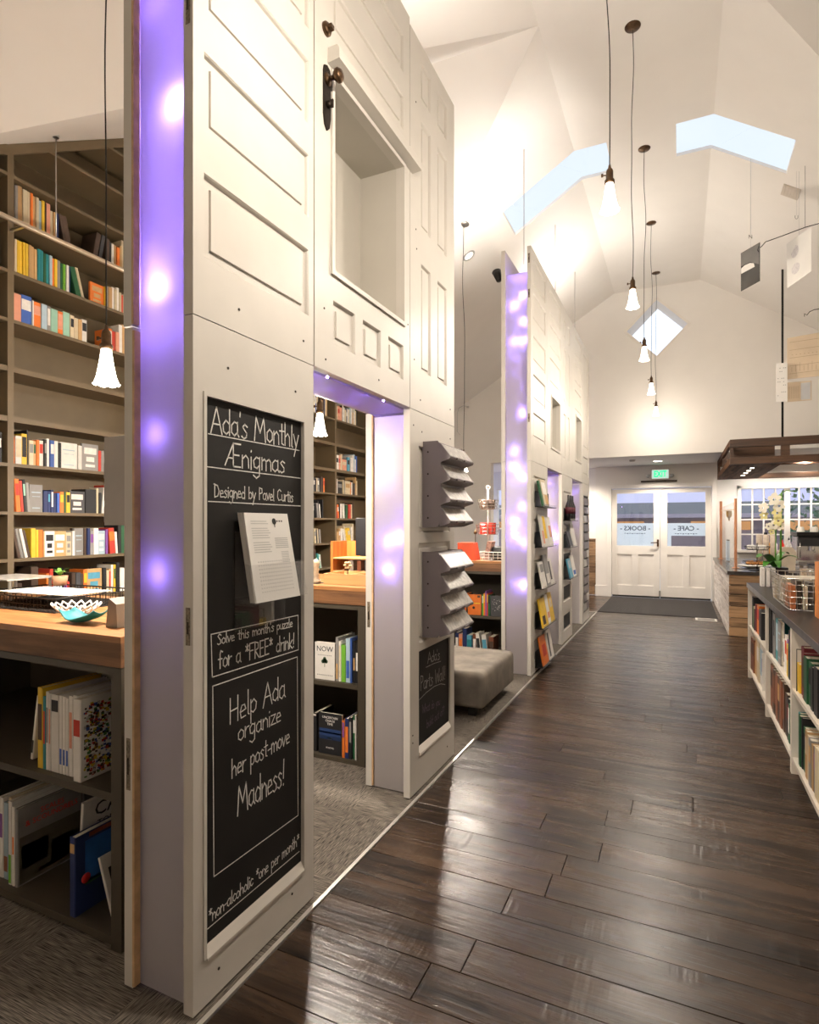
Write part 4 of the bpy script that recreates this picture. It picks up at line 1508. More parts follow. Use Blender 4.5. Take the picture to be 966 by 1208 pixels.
def row(spec, start, end, zs, front, axis, where, group, hmin=0.19, hmax=0.25, dep=0.16, tiny=False):
    """fill a shelf. axis 'y': spines face +X (front = x), runs along +Y. 'x': spines face -Y, runs +X. '-y': spines face -X, runs along -Y.
    spec tokens: colour + thickness in cm, optional label colour after ':', 'h' height cm; '_n' gap; '/' next ones lean right, 'b' lean left; '|' upright; '#c' face-out"""
    cur = 0.0
    lean = prev = last_h = 0.0
    tot = abs(end - start)
    n = 0
    items = []
    for tok in spec.split():
        if tok[0] == '_':
            cur += float(tok[1:]) / 100
            continue
        if tok[0] == '/':
            lean = float(tok[1:] or 12)
            continue
        if tok == '|':
            lean = 0
            continue
        face = tok[0] == '#'
        if face:
            tok = tok[1:]
        body, *rest = tok.split(':')
        lab = rest[0] if rest else None
        col = body[0]
        hh = None
        b = body[1:]
        if 'h' in b:
            b, hh = b.split('h')
            hh = float(hh) / 100
        wd = float(b) / 100
        if hh is None:
            hh = brng.uniform(hmin, hmax)
        if cur + wd > tot:
            break
        L = math.radians(abs(lean))
        if lean < 0 and prev >= 0:
            cur += hh * math.sin(L) * 0.97
        if prev > 0 and lean <= 0:
            cur += last_h * math.sin(math.radians(prev))
        items.append((cur, wd, hh, col, lab, lean, face))
        cur += wd / math.cos(L) + 0.001
        prev, last_h = lean, hh
    base = {'y': (PI / 2), 'x': 0.0, '-y': -PI / 2}[axis]
    for i, (c0, wd, hh, col, lab, lean, face) in enumerate(items):
        off = brng.uniform(0.0, 0.012)
        cen = c0 + wd / 2
        L = math.radians(lean)
        lift = wd / 2 * abs(math.sin(L))
        nmz = PAL[col][0]
        size = 'face-out ' if face else ('thick ' if wd > 0.035 else ('slim ' if wd < 0.018 else ''))
        posx = ORD[i] + ' from the left' if i < len(ORD) else 'far right'
        lb = f"{size}{nmz} book{' leaning' if lean else ''}, {posx} {where}"

        if tiny:     # a few pixels each: joined into one object below
            Mt = Matrix.Translation((front - .006, start + cen, zs + lift)) @ Euler((0, L, base)).to_matrix().to_4x4()
            TINY.box(-wd / 2, wd / 2, 0, .02 if face else dep, 0, hh, PKEYS.index(col), M=Mt)
            if lab and lab in PAL:
                TINY.box(-wd / 2 * .8, wd / 2 * .8, -.001, 0, hh * .5, hh * .8, PKEYS.index(lab), M=Mt)
            continue

        def place(u, v, z):
            if axis == 'y':
                return (front - v, start + u, z)
            if axis == 'x':
                return (start + u, front + v, z)
            return (front + v, start - u, z)
        if face:
            # cover looks out: rotate a quarter turn so that the +X board faces the aisle
            lc = lab or 'W'
            art = [(1, 0.12, 0.88, 0.62, 0.86, lc), (1, 0.2, 0.8, 0.14, 0.24, lc), (1, 0.25, 0.75, 0.34, 0.52, lc)]
            if col in 'WE' and not lab:
                art = [(1, 0.15, 0.85, 0.70, 0.74, 'L'), (1, 0.2, 0.8, 0.56, 0.58, 'L'), (1, 0.2, 0.8, 0.14, 0.17, 'L')]
            p = place(c0, 0.02 + off, zs)
            rr = {'y': 0.0, 'x': -PI / 2, '-y': PI}[axis]
            book(lb, p, 0.022, hh, wd, col, rr, 0.0, group=group, art=art)
        else:
            p = place(cen, 0.004 + off, zs + lift)
            book(lb, p, wd, hh, dep, col, base, L, lab=lab, lab_z=((0.5, 0.86) if brng.random() < .6 else (0.25, 0.9)), group=group)
    return len(items)


# ================================================================== wall bookcase along the left wall
BX = -4.0            # front edge
SHZ = [0.58, 0.91, 1.218, 1.53, 1.85, 2.16, 2.49, 2.803, 3.125, 3.465, 3.76, 4.07, 4.38, 4.70]
DIV = [1.02, 2.355, 3.685, 5.01, 6.34, 7.67]


def ztop(y):
    return min(zleft(BX - 0.3) if (y < vyl(BX, -1) or y > vyl(BX)) else H - sC * abs(y - YC), H - sC * abs(y - YC) if vyl(XW, -1) < y < vyl(XW) else zl) - 0.01


bc = thing('wall_bookcase', 'tall olive-brown bookcase rising to the sloped ceiling along the left wall', 'bookcase', (BX - 0.15, 4.4, 0))


def zceil(y):
    return max(zl, H - sC * abs(y - YC)) - 0.003


m = MB()
pts = [(DIV[0], 0.0), (DIV[-1], 0.0), (DIV[-1], zceil(DIV[-1]))] + [(y, zceil(y)) for y in (7.0, 6.0, YC, 3.5, 2.0, 1.6)] + [(DIV[0], zceil(DIV[0]))]
m.prism(pts, 0, XW + 0.005, XW + 0.02)
m.build('back_panel', case_mat, bc)
for i, y in enumerate(DIV):
    m = MB()
    ya, yb_ = y - 0.02, y + 0.02
    m.prism([(ya, 0), (yb_, 0), (yb_, zceil(yb_)), (ya, zceil(ya))], 0, XW + 0.02, BX)
    m.build('upright', case_mat, bc)
for i in range(len(DIV) - 1):
    a, b = DIV[i] + 0.02, DIV[i + 1] - 0.02
    for z in SHZ:
        # shelf runs only below the slope
        a2, b2 = a, b
        while a2 < b2 and zceil(a2) < z:
            a2 += 0.02
        while b2 > a2 and zceil(b2) < z:
            b2 -= 0.02
        if b2 - a2 < 0.1:
            continue
        m = MB()
        th = 0.036 if z in (2.49, 2.16) else 0.022
        m.box(XW + 0.02, BX - 0.002, a2, b2, z - th, z)
        m.build('shelf', case_mat, bc)
    m = MB()
    ts = sorted([a, b] + ([YC] if a < YC < b else []))
    # sloping top fascia
    top = [(y, zceil(y)) for y in ts]
    bot = [(y, zceil(y) - 0.07) for y in reversed(ts)]
    m.prism(top + bot, 0, BX - 0.03, BX)
    m.build('top_fascia', case_mat, bc)
    m = MB()
    m.box(XW + 0.02, BX - 0.02, a, b, 0, 0.08)
    m.build('plinth', case_dark, bc)

GBK = 'books on the wall bookcase'
fx = BX - 0.02
row('N2h22 K2h20 E2h22', 2.24, 2.335, 3.125, fx, 'y', 'on the row above the lamp, far left bay', GBK, tiny=True)
row('P3h22 K3h20 W3h21', 2.20, 2.335, 2.803, fx, 'y', 'on the lamp-lit row, far left bay', GBK, tiny=True)
row('C3:O W3h21 O1 K3h20:W', 2.21, 2.335, 1.85, fx, 'y', 'on the white row, far left bay', GBK, tiny=True)
row('D1.5h25 E2h25 t3h26 C3h25 C2h25 O1.5h25 t2h24 C2h24 L2h23 Y2h24 D1h23 P3h24 C2h20 t1.5h20 N2h20 /-12 D2h21 D4h21 _16 /10 D4h21 k3h21 | D3h20 K2h19 W2h18 t2h18 O2.5h17 t2 C2 G2',
    2.38, 3.26, 3.465, fx, 'y', 'on the bookcase top filled row', GBK)
row('P1.5h22 C1.5h23 Y1.5h23 Y2h23 Y1.5h23 Y2h23 t2h23 t2h23 t2h22 T2h23 T2h23 G2h22 T2h22 L2h22 O1.5h21 Y2h21 E2h21 G2h20 g2h20 W2h20 N1h20 /-15 G4h21 C1h22 C1h22 _5 | #O11h16:t Y1h16 E2h17 t3h17 W2h18 C2h17 W2 C2h16 R2h15 C2h16 O3h15 R2h15 t2h15',
    2.38, 3.26, 3.125, fx, 'y', 'on the row under the rail', GBK)
row('P6h19 B7h20:W W1h18 O5h18:P L4h18 E2.5h18:W m5h17 O4h17:P m5h18 C3h17:K C3h16 t3h16 W4h17:K _18 O3h17:W R3h16 P3h16 W3 t3 M3', 2.38, 3.26, 2.803, fx, 'y', 'on the row just above the lamp', GBK)
row('O2h18 W4h19:C Y3.5h21:K K1 C3h17:E t2h17:G O2h18 W3h18:R K2h19:E W2h20 B3h19:W W3h19 K2h18 #W13h19 W3h18 #E13h20:W R2.5h16 E3h16 W1.5h17 #Y10h19:K W3 K3 C3 B3 W3',
    2.38, 3.26, 1.85, fx, 'y', 'on the brightly lit white row', GBK)
row('C1h21 /-4 O3h22:R R2h21 K2h22:m E2h20 #E9h19 | N3h15 N2h15:s N2h16:W N2h14 B2h14 O3h15:Y G1.5h15 Y3h15:K #k12h16:W K9h18 C2h19 K2h16 /5 W3h20 | K1 R1 #R9h17:O K3 W3 B3',
    2.38, 3.26, 1.53, fx, 'y', 'on the row below the white row', GBK)
row('/-12 D2h20 E2h20 W2h20 D2h19 | Y3h20 Y2h19 O3h19 t1h18 #W7h18:K #t9h18 #C4h17:E W2h18 #E7h20 D2h20 N2.5h20 E3h18:V W4h20 #L6h18:W V2h19 /-4 R5h20:O W2h17 | K3 G3',
    2.38, 3.26, 1.218, fx, 'y', 'on the sixth bookcase row down', GBK)
row('g3h12 D3h14 _2 G4h10:W D5 _6 O2h19 R2.5h22 _1 #L6h16:E K1 V2h12 R2h12 _1 D3h18 k4h18 D2h17 O3h20:Y #t13h20:s K3h20 C2h18 t2h19:R W2h22 Y2h22:G K3 W4h19 W2h18 t3 K3', 2.38, 3.26, 0.91, fx, 'y', 'on the bookcase row above the counter', GBK)
row('W2h18 k3h17:W K3h16 C2h17 /-5 E3h17:W K3h17 | D3 K2h18 O3h18:R', 5.86, 6.32, 1.85, fx, 'y', 'on the doorway left middle shelf', GBK, tiny=True)
row('C3h15 W3 B2:W C3 K2 t3h17:W E2 t3 D3 N2 C3 t2', 5.86, 6.32, 2.803, fx, 'y', 'on the doorway top left shelf', GBK, tiny=True)
row('W2 C4h18 P5h19:R P5h18 D1 W3 W3 C4h17 N2h18:W W3h19 C3h19 L3 W4 t3h17 W4 C3 K3', 6.365, 7.17, 2.803, fx, 'y', 'on the doorway top right shelf', GBK, tiny=True)
row('#W9h19:k P4h19:R #C4 #P11h15:C _2 #s6h19:K E2h18 W5h19 W3 L3 W3h18 B3', 6.365, 7.17, 2.16, fx, 'y', 'on the doorway picture-book shelf', GBK, tiny=True)
row('W6h19 #K11h16:E _2 /-5 C2h19 E2h18 | #C13h18:t O2h17:t W3h17 D2 #k5h16 t3 C3', 6.365, 7.17, 1.85, fx, 'y', 'below the doorway picture-book shelf', GBK, tiny=True)
row('E3h18:W _2 /-8 K3h17 E3h18 K2 W2h17 | _3 K2', 5.86, 6.32, 1.53, fx, 'y', 'on the doorway dim left shelf', GBK, tiny=True)
row('C2h16 /-7 R3h17:O O3h18:W | K2 W3h19 _2 /-5 W4h19 E2 | _1 G5h18 _2 #R6h19 C3 D3', 6.365, 7.17, 1.53, fx, 'y', 'on the doorway shelf of red books', GBK, tiny=True)
row('C2h16 _1 /-6 C3h18:E K3h17 C2h18 K2h17 E3h17', 5.86, 6.32, 1.218, fx, 'y', 'on the doorway fourth left shelf', GBK, tiny=True)
row('#t9h14 t4h18:W W5h18 /-14 W3h17 C3 Y5h18 Y6h18:C | W3 C3', 6.365, 7.17, 1.218, fx, 'y', 'on the doorway shelf of yellow books', GBK, tiny=True)
row('k3h16 D3 /-10 G3h17:m T3h18 m3h17:W W1h17', 5.86, 6.32, 0.91, fx, 'y', 'on the doorway lowest left shelf', GBK, tiny=True)
row('_10 C2h14 /-8 W4h18 | g6h18 C2 k5h17 W8h16 C4 t3', 6.365, 7.17, 0.91, fx, 'y', 'on the doorway lowest right shelf', GBK, tiny=True)

tb = TINY.build('books', [mat('small_book_' + PAL[k][0].replace(' ', '_'), PAL[k][1], 0.55, var=.15, scale=30) for k in PKEYS], origin=(BX - .1, 6.4, .9))
tag(tb, 'small distant books on the wall bookcase seen through the near doorway', 'books', kind='stuff')

# library ladder rail in front of the bookcase
lr = thing('ladder_rail', 'long pale metal ladder rail running in front of the bookcase rows', 'rail', (-3.86, 4.0, 3.39))
m = MB()
m.tube([(-3.86, 1.05, 3.39), (-3.86, 7.6, 3.39)], 0.017, 10)
m.build('rail_tube', mat('pale_rail', (0.62, 0.52, 0.40), 0.3, metal=0.6), lr)
for y in DIV[1:-1]:
    m = MB()
    m.box(-4.0, -3.855, y - 0.008, y + 0.008, 3.375, 3.39)
    m.build('bracket', steel, lr)
zc66 = H - sC * (YC - 2.561)
m = MB()
m.tube([(-3.85, 2.561, 3.405), (-3.85, 2.561, zc66)], 0.0045, 6)
m.cyl((-3.85, 2.561, zc66 - 0.012), 0.02, 0, 0.012, 12)
tag(m.build('suspension_cable', steel, origin=(-3.85, 2.561, 3.4)), 'thin cable dropping from the sloped ceiling to the ladder rail', 'cable')

# ================================================================== island counters behind the partitions
def island(label, x0, x1, y0, y1, zt=1.068, face_zs=(0.53, 0.045)):
    """x1 = right end by the partition, y0 = front"""
    t = thing('island_counter', label, 'counter', ((x0 + x1) / 2, (y0 + y1) / 2, 0))
    m = MB()
    m.box(x0, x1 + 0.012, y0 - 0.012, y1 + 0.012, zt - 0.022, zt)
    m.build('worktop', top_wood, t)
    m = MB()
    m.box(x0, x1 + 0.008, y0 - 0.008, y1 + 0.008, zt - 0.105, zt - 0.0225)
    m.build('worktop_edge', edge_wood, t)
    m = MB()
    m.box(x1 - 0.05, x1, y0, y1, 0, zt - 0.11)
    m.build('side_panel', case_dark, t)
    m = MB()
    m.box(x0, x0 + 0.03, y0, y1, 0, zt - 0.11)
    m.build('side_panel', case_dark, t)
    m = MB()
    m.box(x0, x1, y1 - 0.02, y1, 0, zt - 0.11)
    m.build('back_panel', case_dark, t)
    m = MB()
    m.box(x0 + 0.03, x1 - 0.05, y0, y0 + 0.02, zt - 0.135, zt - 0.11)
    m.build('top_rail', case_dark, t)
    for z in face_zs:
        m = MB()
        m.box(x0 + 0.03, x1 - 0.05, y0 + 0.004, y1 - 0.02, z - 0.028, z)
        m.build('shelf', case_dark, t)
    m = MB()
    m.box(x0 + 0.03, x1 - 0.05, y0 + 0.05, y0 + 0.07, 0, face_zs[-1] - 0.028)
    m.build('kick_board', case_dark, t)
    return t


T1 = island('wood-topped dark island counter at the left behind the near partition', -3.35, -1.695, 1.352, 2.08)
T2 = island('wood-topped dark island counter with a tree-cover book, seen through the near doorway', -3.35, -1.690, 3.00, 3.72, face_zs=(0.485, 0.028))
T3 = island('wood-topped dark island counter behind the velvet ottoman', -3.4, -1.60, 5.765, 6.45, face_zs=(0.50, 0.05))


def sbook(label, x, y, z, t, h, d, col, **k):
    return book(label, (x + t / 2, y, z), t, h, d, col, 0.0, group=k.pop('group', None), **k)


GI = 'books in the near island counter'
z = 0.531
y = 1.385
x = -2.187
for (lb, t, h, c, lab, art) in (
        ('tall yellow book with black spine lettering, first in the near island upper shelf', .030, .300, 'Y', 'D', ()),
        ('slim teal and red book beside the tall yellow book, near island', .016, .270, 'T', 'R', ()),
        ('slim white book third from left in the near island upper shelf', .016, .290, 'W', 'E', ()),
        ('slim white book fourth from left in the near island upper shelf', .012, .285, 'W', 'P', ()),
        ('thick white book with black head band, near island upper shelf', .045, .285, 'W', 'K', ()),
        ('white and blue book right of the black-banded one, near island', .018, .285, 'W', 'B', ()),
        ('second white and blue book, near island upper shelf', .016, .283, 'W', 'B', ()),
        ('third white and blue book, slightly shorter, near island', .016, .280, 'W', 'B', ()),
        ('white book with red spine print, near island upper shelf', .022, .29, 'W', 'P', ()),
        ('white book with a blue corner beside the toy-brick book, near island', .028, .295, 'W', 'N', ())):
    sbook(lb, x, y, z, t, h, 0.24, c, lab=lab, lab_z=(0.78, 0.93) if c == 'W' and lab == 'K' else ((0.12, 0.32) if lab == 'B' else (0.35, 0.8)), group=GI)
    x += t + 0.0012
lg = sbook('thick white book with a speckled brick-heap cover lettered in red, near island', x, y - 0.02, z, .040, .292, .25, 'W', lab='R', lab_z=(.55, .75), group=GI)
r_ = random.Random(4)
p = MB()
cols = [(0.6, 0.45, 0.05), (0.02, 0.02, 0.02), (0.45, 0.04, 0.03), (0.05, 0.10, 0.30), (0.5, 0.48, 0.45), (0.08, 0.2, 0.06), (0.10, 0.05, 0.03)]
ms = [mat('cover_speck_%s' % n, c, 0.5) for n, c in zip(('ochre', 'black', 'red', 'blue', 'pale', 'green', 'umber'), cols)]
for k in range(900):
    a = r_.uniform(0.01, .235)
    c = r_.uniform(0.01, .262)
    if 0.14 < c < 0.205 and a > 0.105:
        continue
    if r_.random() < 0.25 * (1 - abs(c - .13) / .13):
        continue
    s_ = r_.uniform(.006, .014)
    p.box(.0200, .0204 + r_.uniform(0, .0004), a, a + s_, c, c + s_ * r_.uniform(.5, 1), r_.randrange(7))
q = p.build('brick_heap_print', ms)
q.parent = lg
q['kind'] = 'stuff'
text('cover_title', 'LE', 0.062, (x + .0412, y + .165, z + .172), (PI / 2, 0, PI / 2), mat('title_red', (0.65, 0.02, 0.015), 0.5), lg, bold=.002)
sbook('white book leaning dark corner at the far left of the near island upper shelf', -2.262, y + 0.02, z + .012, .014, .25, .2, 'W', lean=math.radians(9), lab='K', lab_z=(.1, .3), group=GI)
sbook('brown slim book lying deep behind the yellow book, near island', -2.202, y + 0.08, z, .012, .26, .15, 'D', group=GI)

z = 0.046
sbook('white and violet book at the far left of the near island bottom shelf', -2.455, 1.40, z, .030, .315, .22, 'W', lab='V', lab_z=(.5, .8), group=GI)
sbook('pale blue and brown book, second on the near island bottom shelf', -2.422, 1.40, z, .030, .300, .22, 'L', lab='H', lab_z=(.1, .3), group=GI)
sbook('tall cream book with brown foot, near island bottom shelf', -2.390, 1.40, z, .022, .325, .24, 'C', lab='W', lab_z=(.3, .9), group=GI)
sbook('tall white book with orange and green spine blocks, near island bottom shelf', -2.366, 1.385, z, .022, .322, .24, 'W', lab='g', lab_z=(.02, .36), group=GI)
bk = sbook('slim white book left of the gold-rush cover, near island bottom shelf', -2.342, 1.385, z, .014, .305, .24, 'W', lab='O', lab_z=(.4, .62), group=GI)
pc = sbook('large grey picture book with red title and misty cliff cover, near island bottom shelf', -2.325, 1.385, z, .018, .300, .26, 'E', group=GI,
           art=[(1, .02, .98, .02, .62, (0.10, 0.085, 0.06)), (1, .50, .90, .10, .40, (0.30, 0.27, 0.17)), (1, .05, .45, .2, .5, (0.20, 0.19, 0.16)), (1, .3, .75, .07, .12, 'R')])
text('cover_title', 'SCALES\n& SCOUNDRELS', 0.030, (-2.3062, 1.385 + .135, z + .245), (PI / 2, 0, PI / 2), MATS['title_red'], pc)
sbook('tall dark slim book behind the grey picture book, near island', -2.300, 1.645, z, .012, .31, .2, 'k', group=GI)
ct = sbook('white leaning comic titled about cats, behind the dark science book', -2.03, 1.43, z + .004, .014, .365, .27, 'W', lean=math.radians(4), group=GI, art=[(1, .02, .98, .02, .25, 'Y')])
# title printed on the face that looks toward the aisle
tt = text('cover_title', 'CATS', 0.075, (0, 0, 0), (0, 0, 0), ink, ct)
tt.matrix_basis = Matrix.Translation((.0082, .135, .318)) @ Euler((PI / 2, 0, PI / 2)).to_matrix().to_4x4()
tt = text('cover_title', 'TODAY', 0.036, (0, 0, 0), (0, 0, 0), ink, ct)
tt.matrix_basis = Matrix.Translation((.0082, .12, .262)) @ Euler((PI / 2, 0, PI / 2)).to_matrix().to_4x4()
ds = sbook('tall navy-edged book with bright blue space cover, near island bottom shelf', -1.975, 1.365, z, .030, .282, .26, 'N', lab='t', lab_z=(.80, .92), group=GI,
           art=[(1, .14, .97, .36, .90, (0.03, 0.14, 0.42)), (1, .14, .97, .34, .40, (0.04, 0.12, 0.03)), (1, .20, .9, .93, .985, (0.25, 0.06, 0.04))])
text('cover_title', 'DISC\nINV', 0.040, (-1.9438, 1.365 + .165, z + .070), (PI / 2, 0, PI / 2), mat('title_ochre', (0.5, 0.28, 0.06), 0.5), ds)
m = MB()
m.lathe([(0.0001, 0), (.018, 0), (.018, .0006), (.0001, .0006)], (-1.9449, 1.405, z + .12), 16, M=Matrix.Rotation(PI / 2, 4, 'Y'))
m.build('cover_emblem', MATS['title_red'], ds)
sbook('white slim book leaning into the right corner of the near island bottom shelf', -1.80, 1.40, z + .006, .012, .22, .2, 'W', lean=math.radians(-20), group=GI, art=[(1, .1, .4, .3, .8, 'K')])

# --- books in the doorway counter
G2 = 'books in the doorway island counter'
z = 0.486
y = 3.02
nb_ = book('white book standing face-out with a green tree on its cover', (-2.062, y + 0.02, z), .026, .228, .145, 'W', -PI / 2, group=G2)
text('cover_title', 'NOW', 0.046, (-1.989, y + 0.006, z + .188), (PI / 2, 0, 0), mat('title_navy', (0.03, 0.04, 0.06), 0.6), nb_)
m = MB()
for k in range(9):
    m.box(-2.04 + k * .0115, -2.033 + k * .0115, y + .0062, y + .0066, z + .148, z + .153)
    m.box(-2.045 + k * .013, -2.037 + k * .013, y + .0062, y + .0066, z + .025, z + .031)
m.build('cover_small_print', print_grey, nb_)
m = MB()
m.box(-1.992, -1.988, y + .0058, y + .0064, z + .078, z + .115)
for (a, b, r) in ((0, .118, .016), (-.012, .112, .012), (.011, .113, .012), (0, .130, .011)):
    m.lathe([(0.0001, 0), (r, 0), (r, .0008), (.0001, .0008)], (-1.99 + a, y + .0065, z + b), 12, M=Matrix.Rotation(PI / 2, 4, 'X'))
m.build('cover_tree_print', mat('tree_print_green', (0.10, 0.18, 0.10), 0.7), nb_)
sbook('tan-grey photo book beside the tree-cover book, doorway counter', -1.912, y + 0.01, z, .020, .268, .2, 'E', lab='t', lab_z=(.05, .4), group=G2)
sbook('slim white-spined book with small print, doorway counter upper shelf', -1.890, y + 0.01, z, .016, .245, .2, 'W', lab='C', lab_z=(.1, .9), group=G2)
sbook('bright green book on the doorway counter upper shelf', -1.872, y + 0.01, z, .030, .225, .2, 'g', lab='g', group=G2)
sbook('blue-grey book with tan blocks, doorway counter upper shelf', -1.839, y + 0.01, z, .028, .265, .2, 'L', lab='B', lab_z=(.1, .5), group=G2)
sbook('slim bright blue book, doorway counter upper shelf', -1.809, y + 0.01, z, .012, .270, .2, 'B', group=G2)
sbook('dark book with tan spine print, doorway counter upper shelf', -1.795, y + 0.02, z, .016, .250, .2, 'K', lab='t', lab_z=(.3, .6), group=G2)
sbook('black book with white spine title and green foot, doorway counter', -1.777, y + 0.02, z, .028, .245, .2, 'K', lab='W', lab_z=(.3, .75), group=G2)
z = 0.029
sbook('olive-tan book at the left of the doorway counter bottom shelf', -2.110, y + 0.02, z, .020, .10, .2, 'C', group=G2)
sbook('black book with white head band, doorway counter bottom shelf', -2.088, y + 0.02, z, .030, .235, .2, 'K', lab='W', lab_z=(.93, .98), group=G2)
nk = book('black book standing face-out with a glowing blue landscape cover', (-2.036, y + 0.02, z), .024, .252, .168, 'K', -PI / 2, group=G2,
          art=[(1, .04, .96, .45, .62, (0.02, 0.05, 0.16)), (1, .04, .96, .51, .545, (0.10, 0.28, 0.55)), (1, .04, .96, .36, .45, (0.012, 0.03, 0.09)), (1, .4, .6, .38, .41, (0.16, 0.16, 0.05))])
text('cover_title', 'UNCERTAIN\nCHAOS\nTIME', 0.020, (-1.952, y + 0.0070, z + .205), (PI / 2, 0, 0), paper, nk)
text('cover_author', 'A NOVEL', 0.014, (-1.952, y + 0.0070, z + .040), (PI / 2, 0, 0), paper, nk)
sbook('violet and orange book, doorway counter bottom shelf', -1.860, y, z, .018, .225, .2, 'O', lab='V', lab_z=(.55, .95), group=G2)
sbook('navy book with orange lettering, doorway counter bottom shelf', -1.840, y, z, .026, .240, .2, 'N', lab='O', lab_z=(.15, .8), group=G2)
sbook('black book with pale spine title, doorway counter bottom shelf', -1.812, y, z, .020, .25, .2, 'K', lab='E', lab_z=(.4, .9), group=G2)
sbook('dark green book next to the end, doorway counter bottom shelf', -1.790, y + .01, z, .018, .262, .2, 'G', lab='W', lab_z=(.6, .9), group=G2)
sbook('slim white-edged book at the right end, doorway counter bottom shelf', -1.770, y, z, .010, .265, .2, 'W', group=G2)

# --- books behind the ottoman
G3 = 'books in the counter behind the ottoman'
z, y = 0.501, 5.785
x = -2.075
for (lb, t, h, c, lab) in (('red book at the left, counter behind the ottoman', .020, .21, 'R', 'O'), ('slim orange book beside the red one, behind the ottoman', .016, .215, 'O', None), ('slim black book before the big orange cover, behind the ottoman', .010, .21, 'K', None)):
    sbook(lb, x, y, z, t, h, .18, c, lab=lab, group=G3)
    x += t + .001
og = book('large orange face-out book with a small dark emblem, counter behind the ottoman', (x + .002, y + .02, z), .022, .212, .145, 'O', -PI / 2, group=G3, art=[(1, .1, .9, .55, .60, 'Y'), (1, .72, .92, .86, .97, 'D')])
m = MB()
m.lathe([(0.0001, 0), (.014, 0), (.014, .001), (.0001, .001)], (x + .066, y + .0085, z + .075), 12, M=Matrix.Rotation(PI / 2, 4, 'X'))
m.build('cover_emblem', ink, og)
x += .152
for (lb, t, h, c, lab) in (('slim black book right of the orange cover, behind the ottoman', .008, .215, 'K', None), ('white-headed green book, counter behind the ottoman', .014, .215, 'g', 'W'), ('orange and yellow book, counter behind the ottoman', .018, .23, 'O', 'Y'),
                           ('tall violet book, counter behind the ottoman', .016, .255, 'V', None), ('red-orange slim book, counter behind the ottoman', .012, .23, 'R', 'Y'), ('dark green book, counter behind the ottoman', .022, .215, 'G', 'K')):
    sbook(lb, x, y, z, t, h, .18, c, lab=lab, lab_z=(.6, .95), group=G3)
    x += t + .001
sk = book('charcoal face-out book with pale scrollwork, counter behind the ottoman', (x + .002, y + .02, z), .022, .21, .118, 'k', -PI / 2, group=G3)
m = MB()
r_ = random.Random(3)
for k in range(34):
    a, b = r_.uniform(.02, .10), r_.uniform(.05, .17)
    s_ = r_.uniform(.003, .009)
    m.box(x + a, x + a + s_, y + .0083, y + .0087, z + b, z + b + .003)
q = m.build('cover_scrollwork', print_light, sk)
q['kind'] = 'stuff'
z = 0.051
x = -2.16
for (lb, t, h, c, lab, ln) in (('navy book at the left, bottom shelf behind the ottoman', .035, .25, 'N', 'W', 0), ('orange and white book, bottom shelf behind the ottoman', .04, .24, 'P', 'O', 0), ('tall navy book, bottom shelf behind the ottoman', .045, .30, 'N', None, 0),
                               ('turquoise book, bottom shelf behind the ottoman', .05, .235, 's', 'T', 0), ('brown and white striped book, bottom shelf behind the ottoman', .035, .25, 'H', 'W', 0),
                               ('white book with black dots leaning left, behind the ottoman', .04, .26, 'W', 'K', -7), ('white and blue book leaning left, bottom shelf behind the ottoman', .05, .25, 'W', 's', -7), ('dark brown book at the right, bottom shelf behind the ottoman', .05, .235, 'H', 'D', 0)):
    if ln:
        x += .02
    sbook(lb, x, y, z + (.003 if ln else 0), t, h, .18, c, lab=lab, lean=math.radians(ln), lab_z=(.2, .8), group=G3)
    x += t + .003 + (.012 if not ln and c == 's' else 0)

# ================================================================== velvet ottoman
ot = thing('ottoman', 'low square taupe velvet ottoman between the two door partitions', 'ottoman', (-1.75, 4.52, 0))
bm_ = bpy.data.meshes.new('cushion')
m = MB()
N_ = 14
X0, X1, Y0, Y1, Z0, Z1 = -2.20, -1.305, 4.075, 4.965, 0.085, 0.352


def rbox(mb, x0, x1, y0, y1, z0, z1, r, n=4):
    """box with rounded vertical corners and a softened top and bottom edge"""
    prof = [(r * 0.6, z0)] + [(r * 0.6 * (1 - math.sin(a)), z0 + r * 0.6 * (1 - math.cos(a))) for a in [PI / 2 * k / 3 for k in (1, 2, 3)]]
    prof += [(r * (1 - math.cos(a)), z1 - r + r * math.sin(a)) for a in [PI / 2 * k / n for k in range(n + 1)]]
    rings = []
    for ins, z in prof:
        ring = []
        for (cx, cy_, a0) in ((x1 - r, y1 - r, 0), (x0 + r, y1 - r, PI / 2), (x0 + r, y0 + r, PI), (x1 - r, y0 + r, 1.5 * PI)):
            for k in range(n + 1):
                a = a0 + PI / 2 * k / n
                rr = max(r - ins, 0.0005)
                ring.append((cx + rr * math.cos(a), cy_ + rr * math.sin(a), z))
        rings.append(ring)
    L = len(rings[0])
    v = [p for rg in rings for p in rg]
    f = [(i * L + k, i * L + (k + 1) % L, (i + 1) * L + (k + 1) % L, (i + 1) * L + k) for i in range(len(rings) - 1) for k in range(L)]
    f += [tuple(range(L))[::-1], tuple((len(rings) - 1) * L + k for k in range(L))]
    mb.add(v, f, 0, True)


rbox(m, X0, X1, Y0, Y1, Z0, Z1, 0.045)
m.build('cushion', velvet, ot)
for (x, y) in ((X0 + .12, Y0 + .12), (X1 - .12, Y0 + .12), (X0 + .12, Y1 - .12), (X1 - .12, Y1 - .12)):
    m = MB()
    m.box(x - .03, x + .03, y - .03, y + .03, 0.004, 0.09)
    m.build('leg', black_plastic, ot)

# ================================================================== pendants
shade_prof = [(.016, 0), (.019, -.006), (.022, -.03), (.027, -.065), (.033, -.10), (.039, -.13), (.046, -.152), (.051, -.160)]


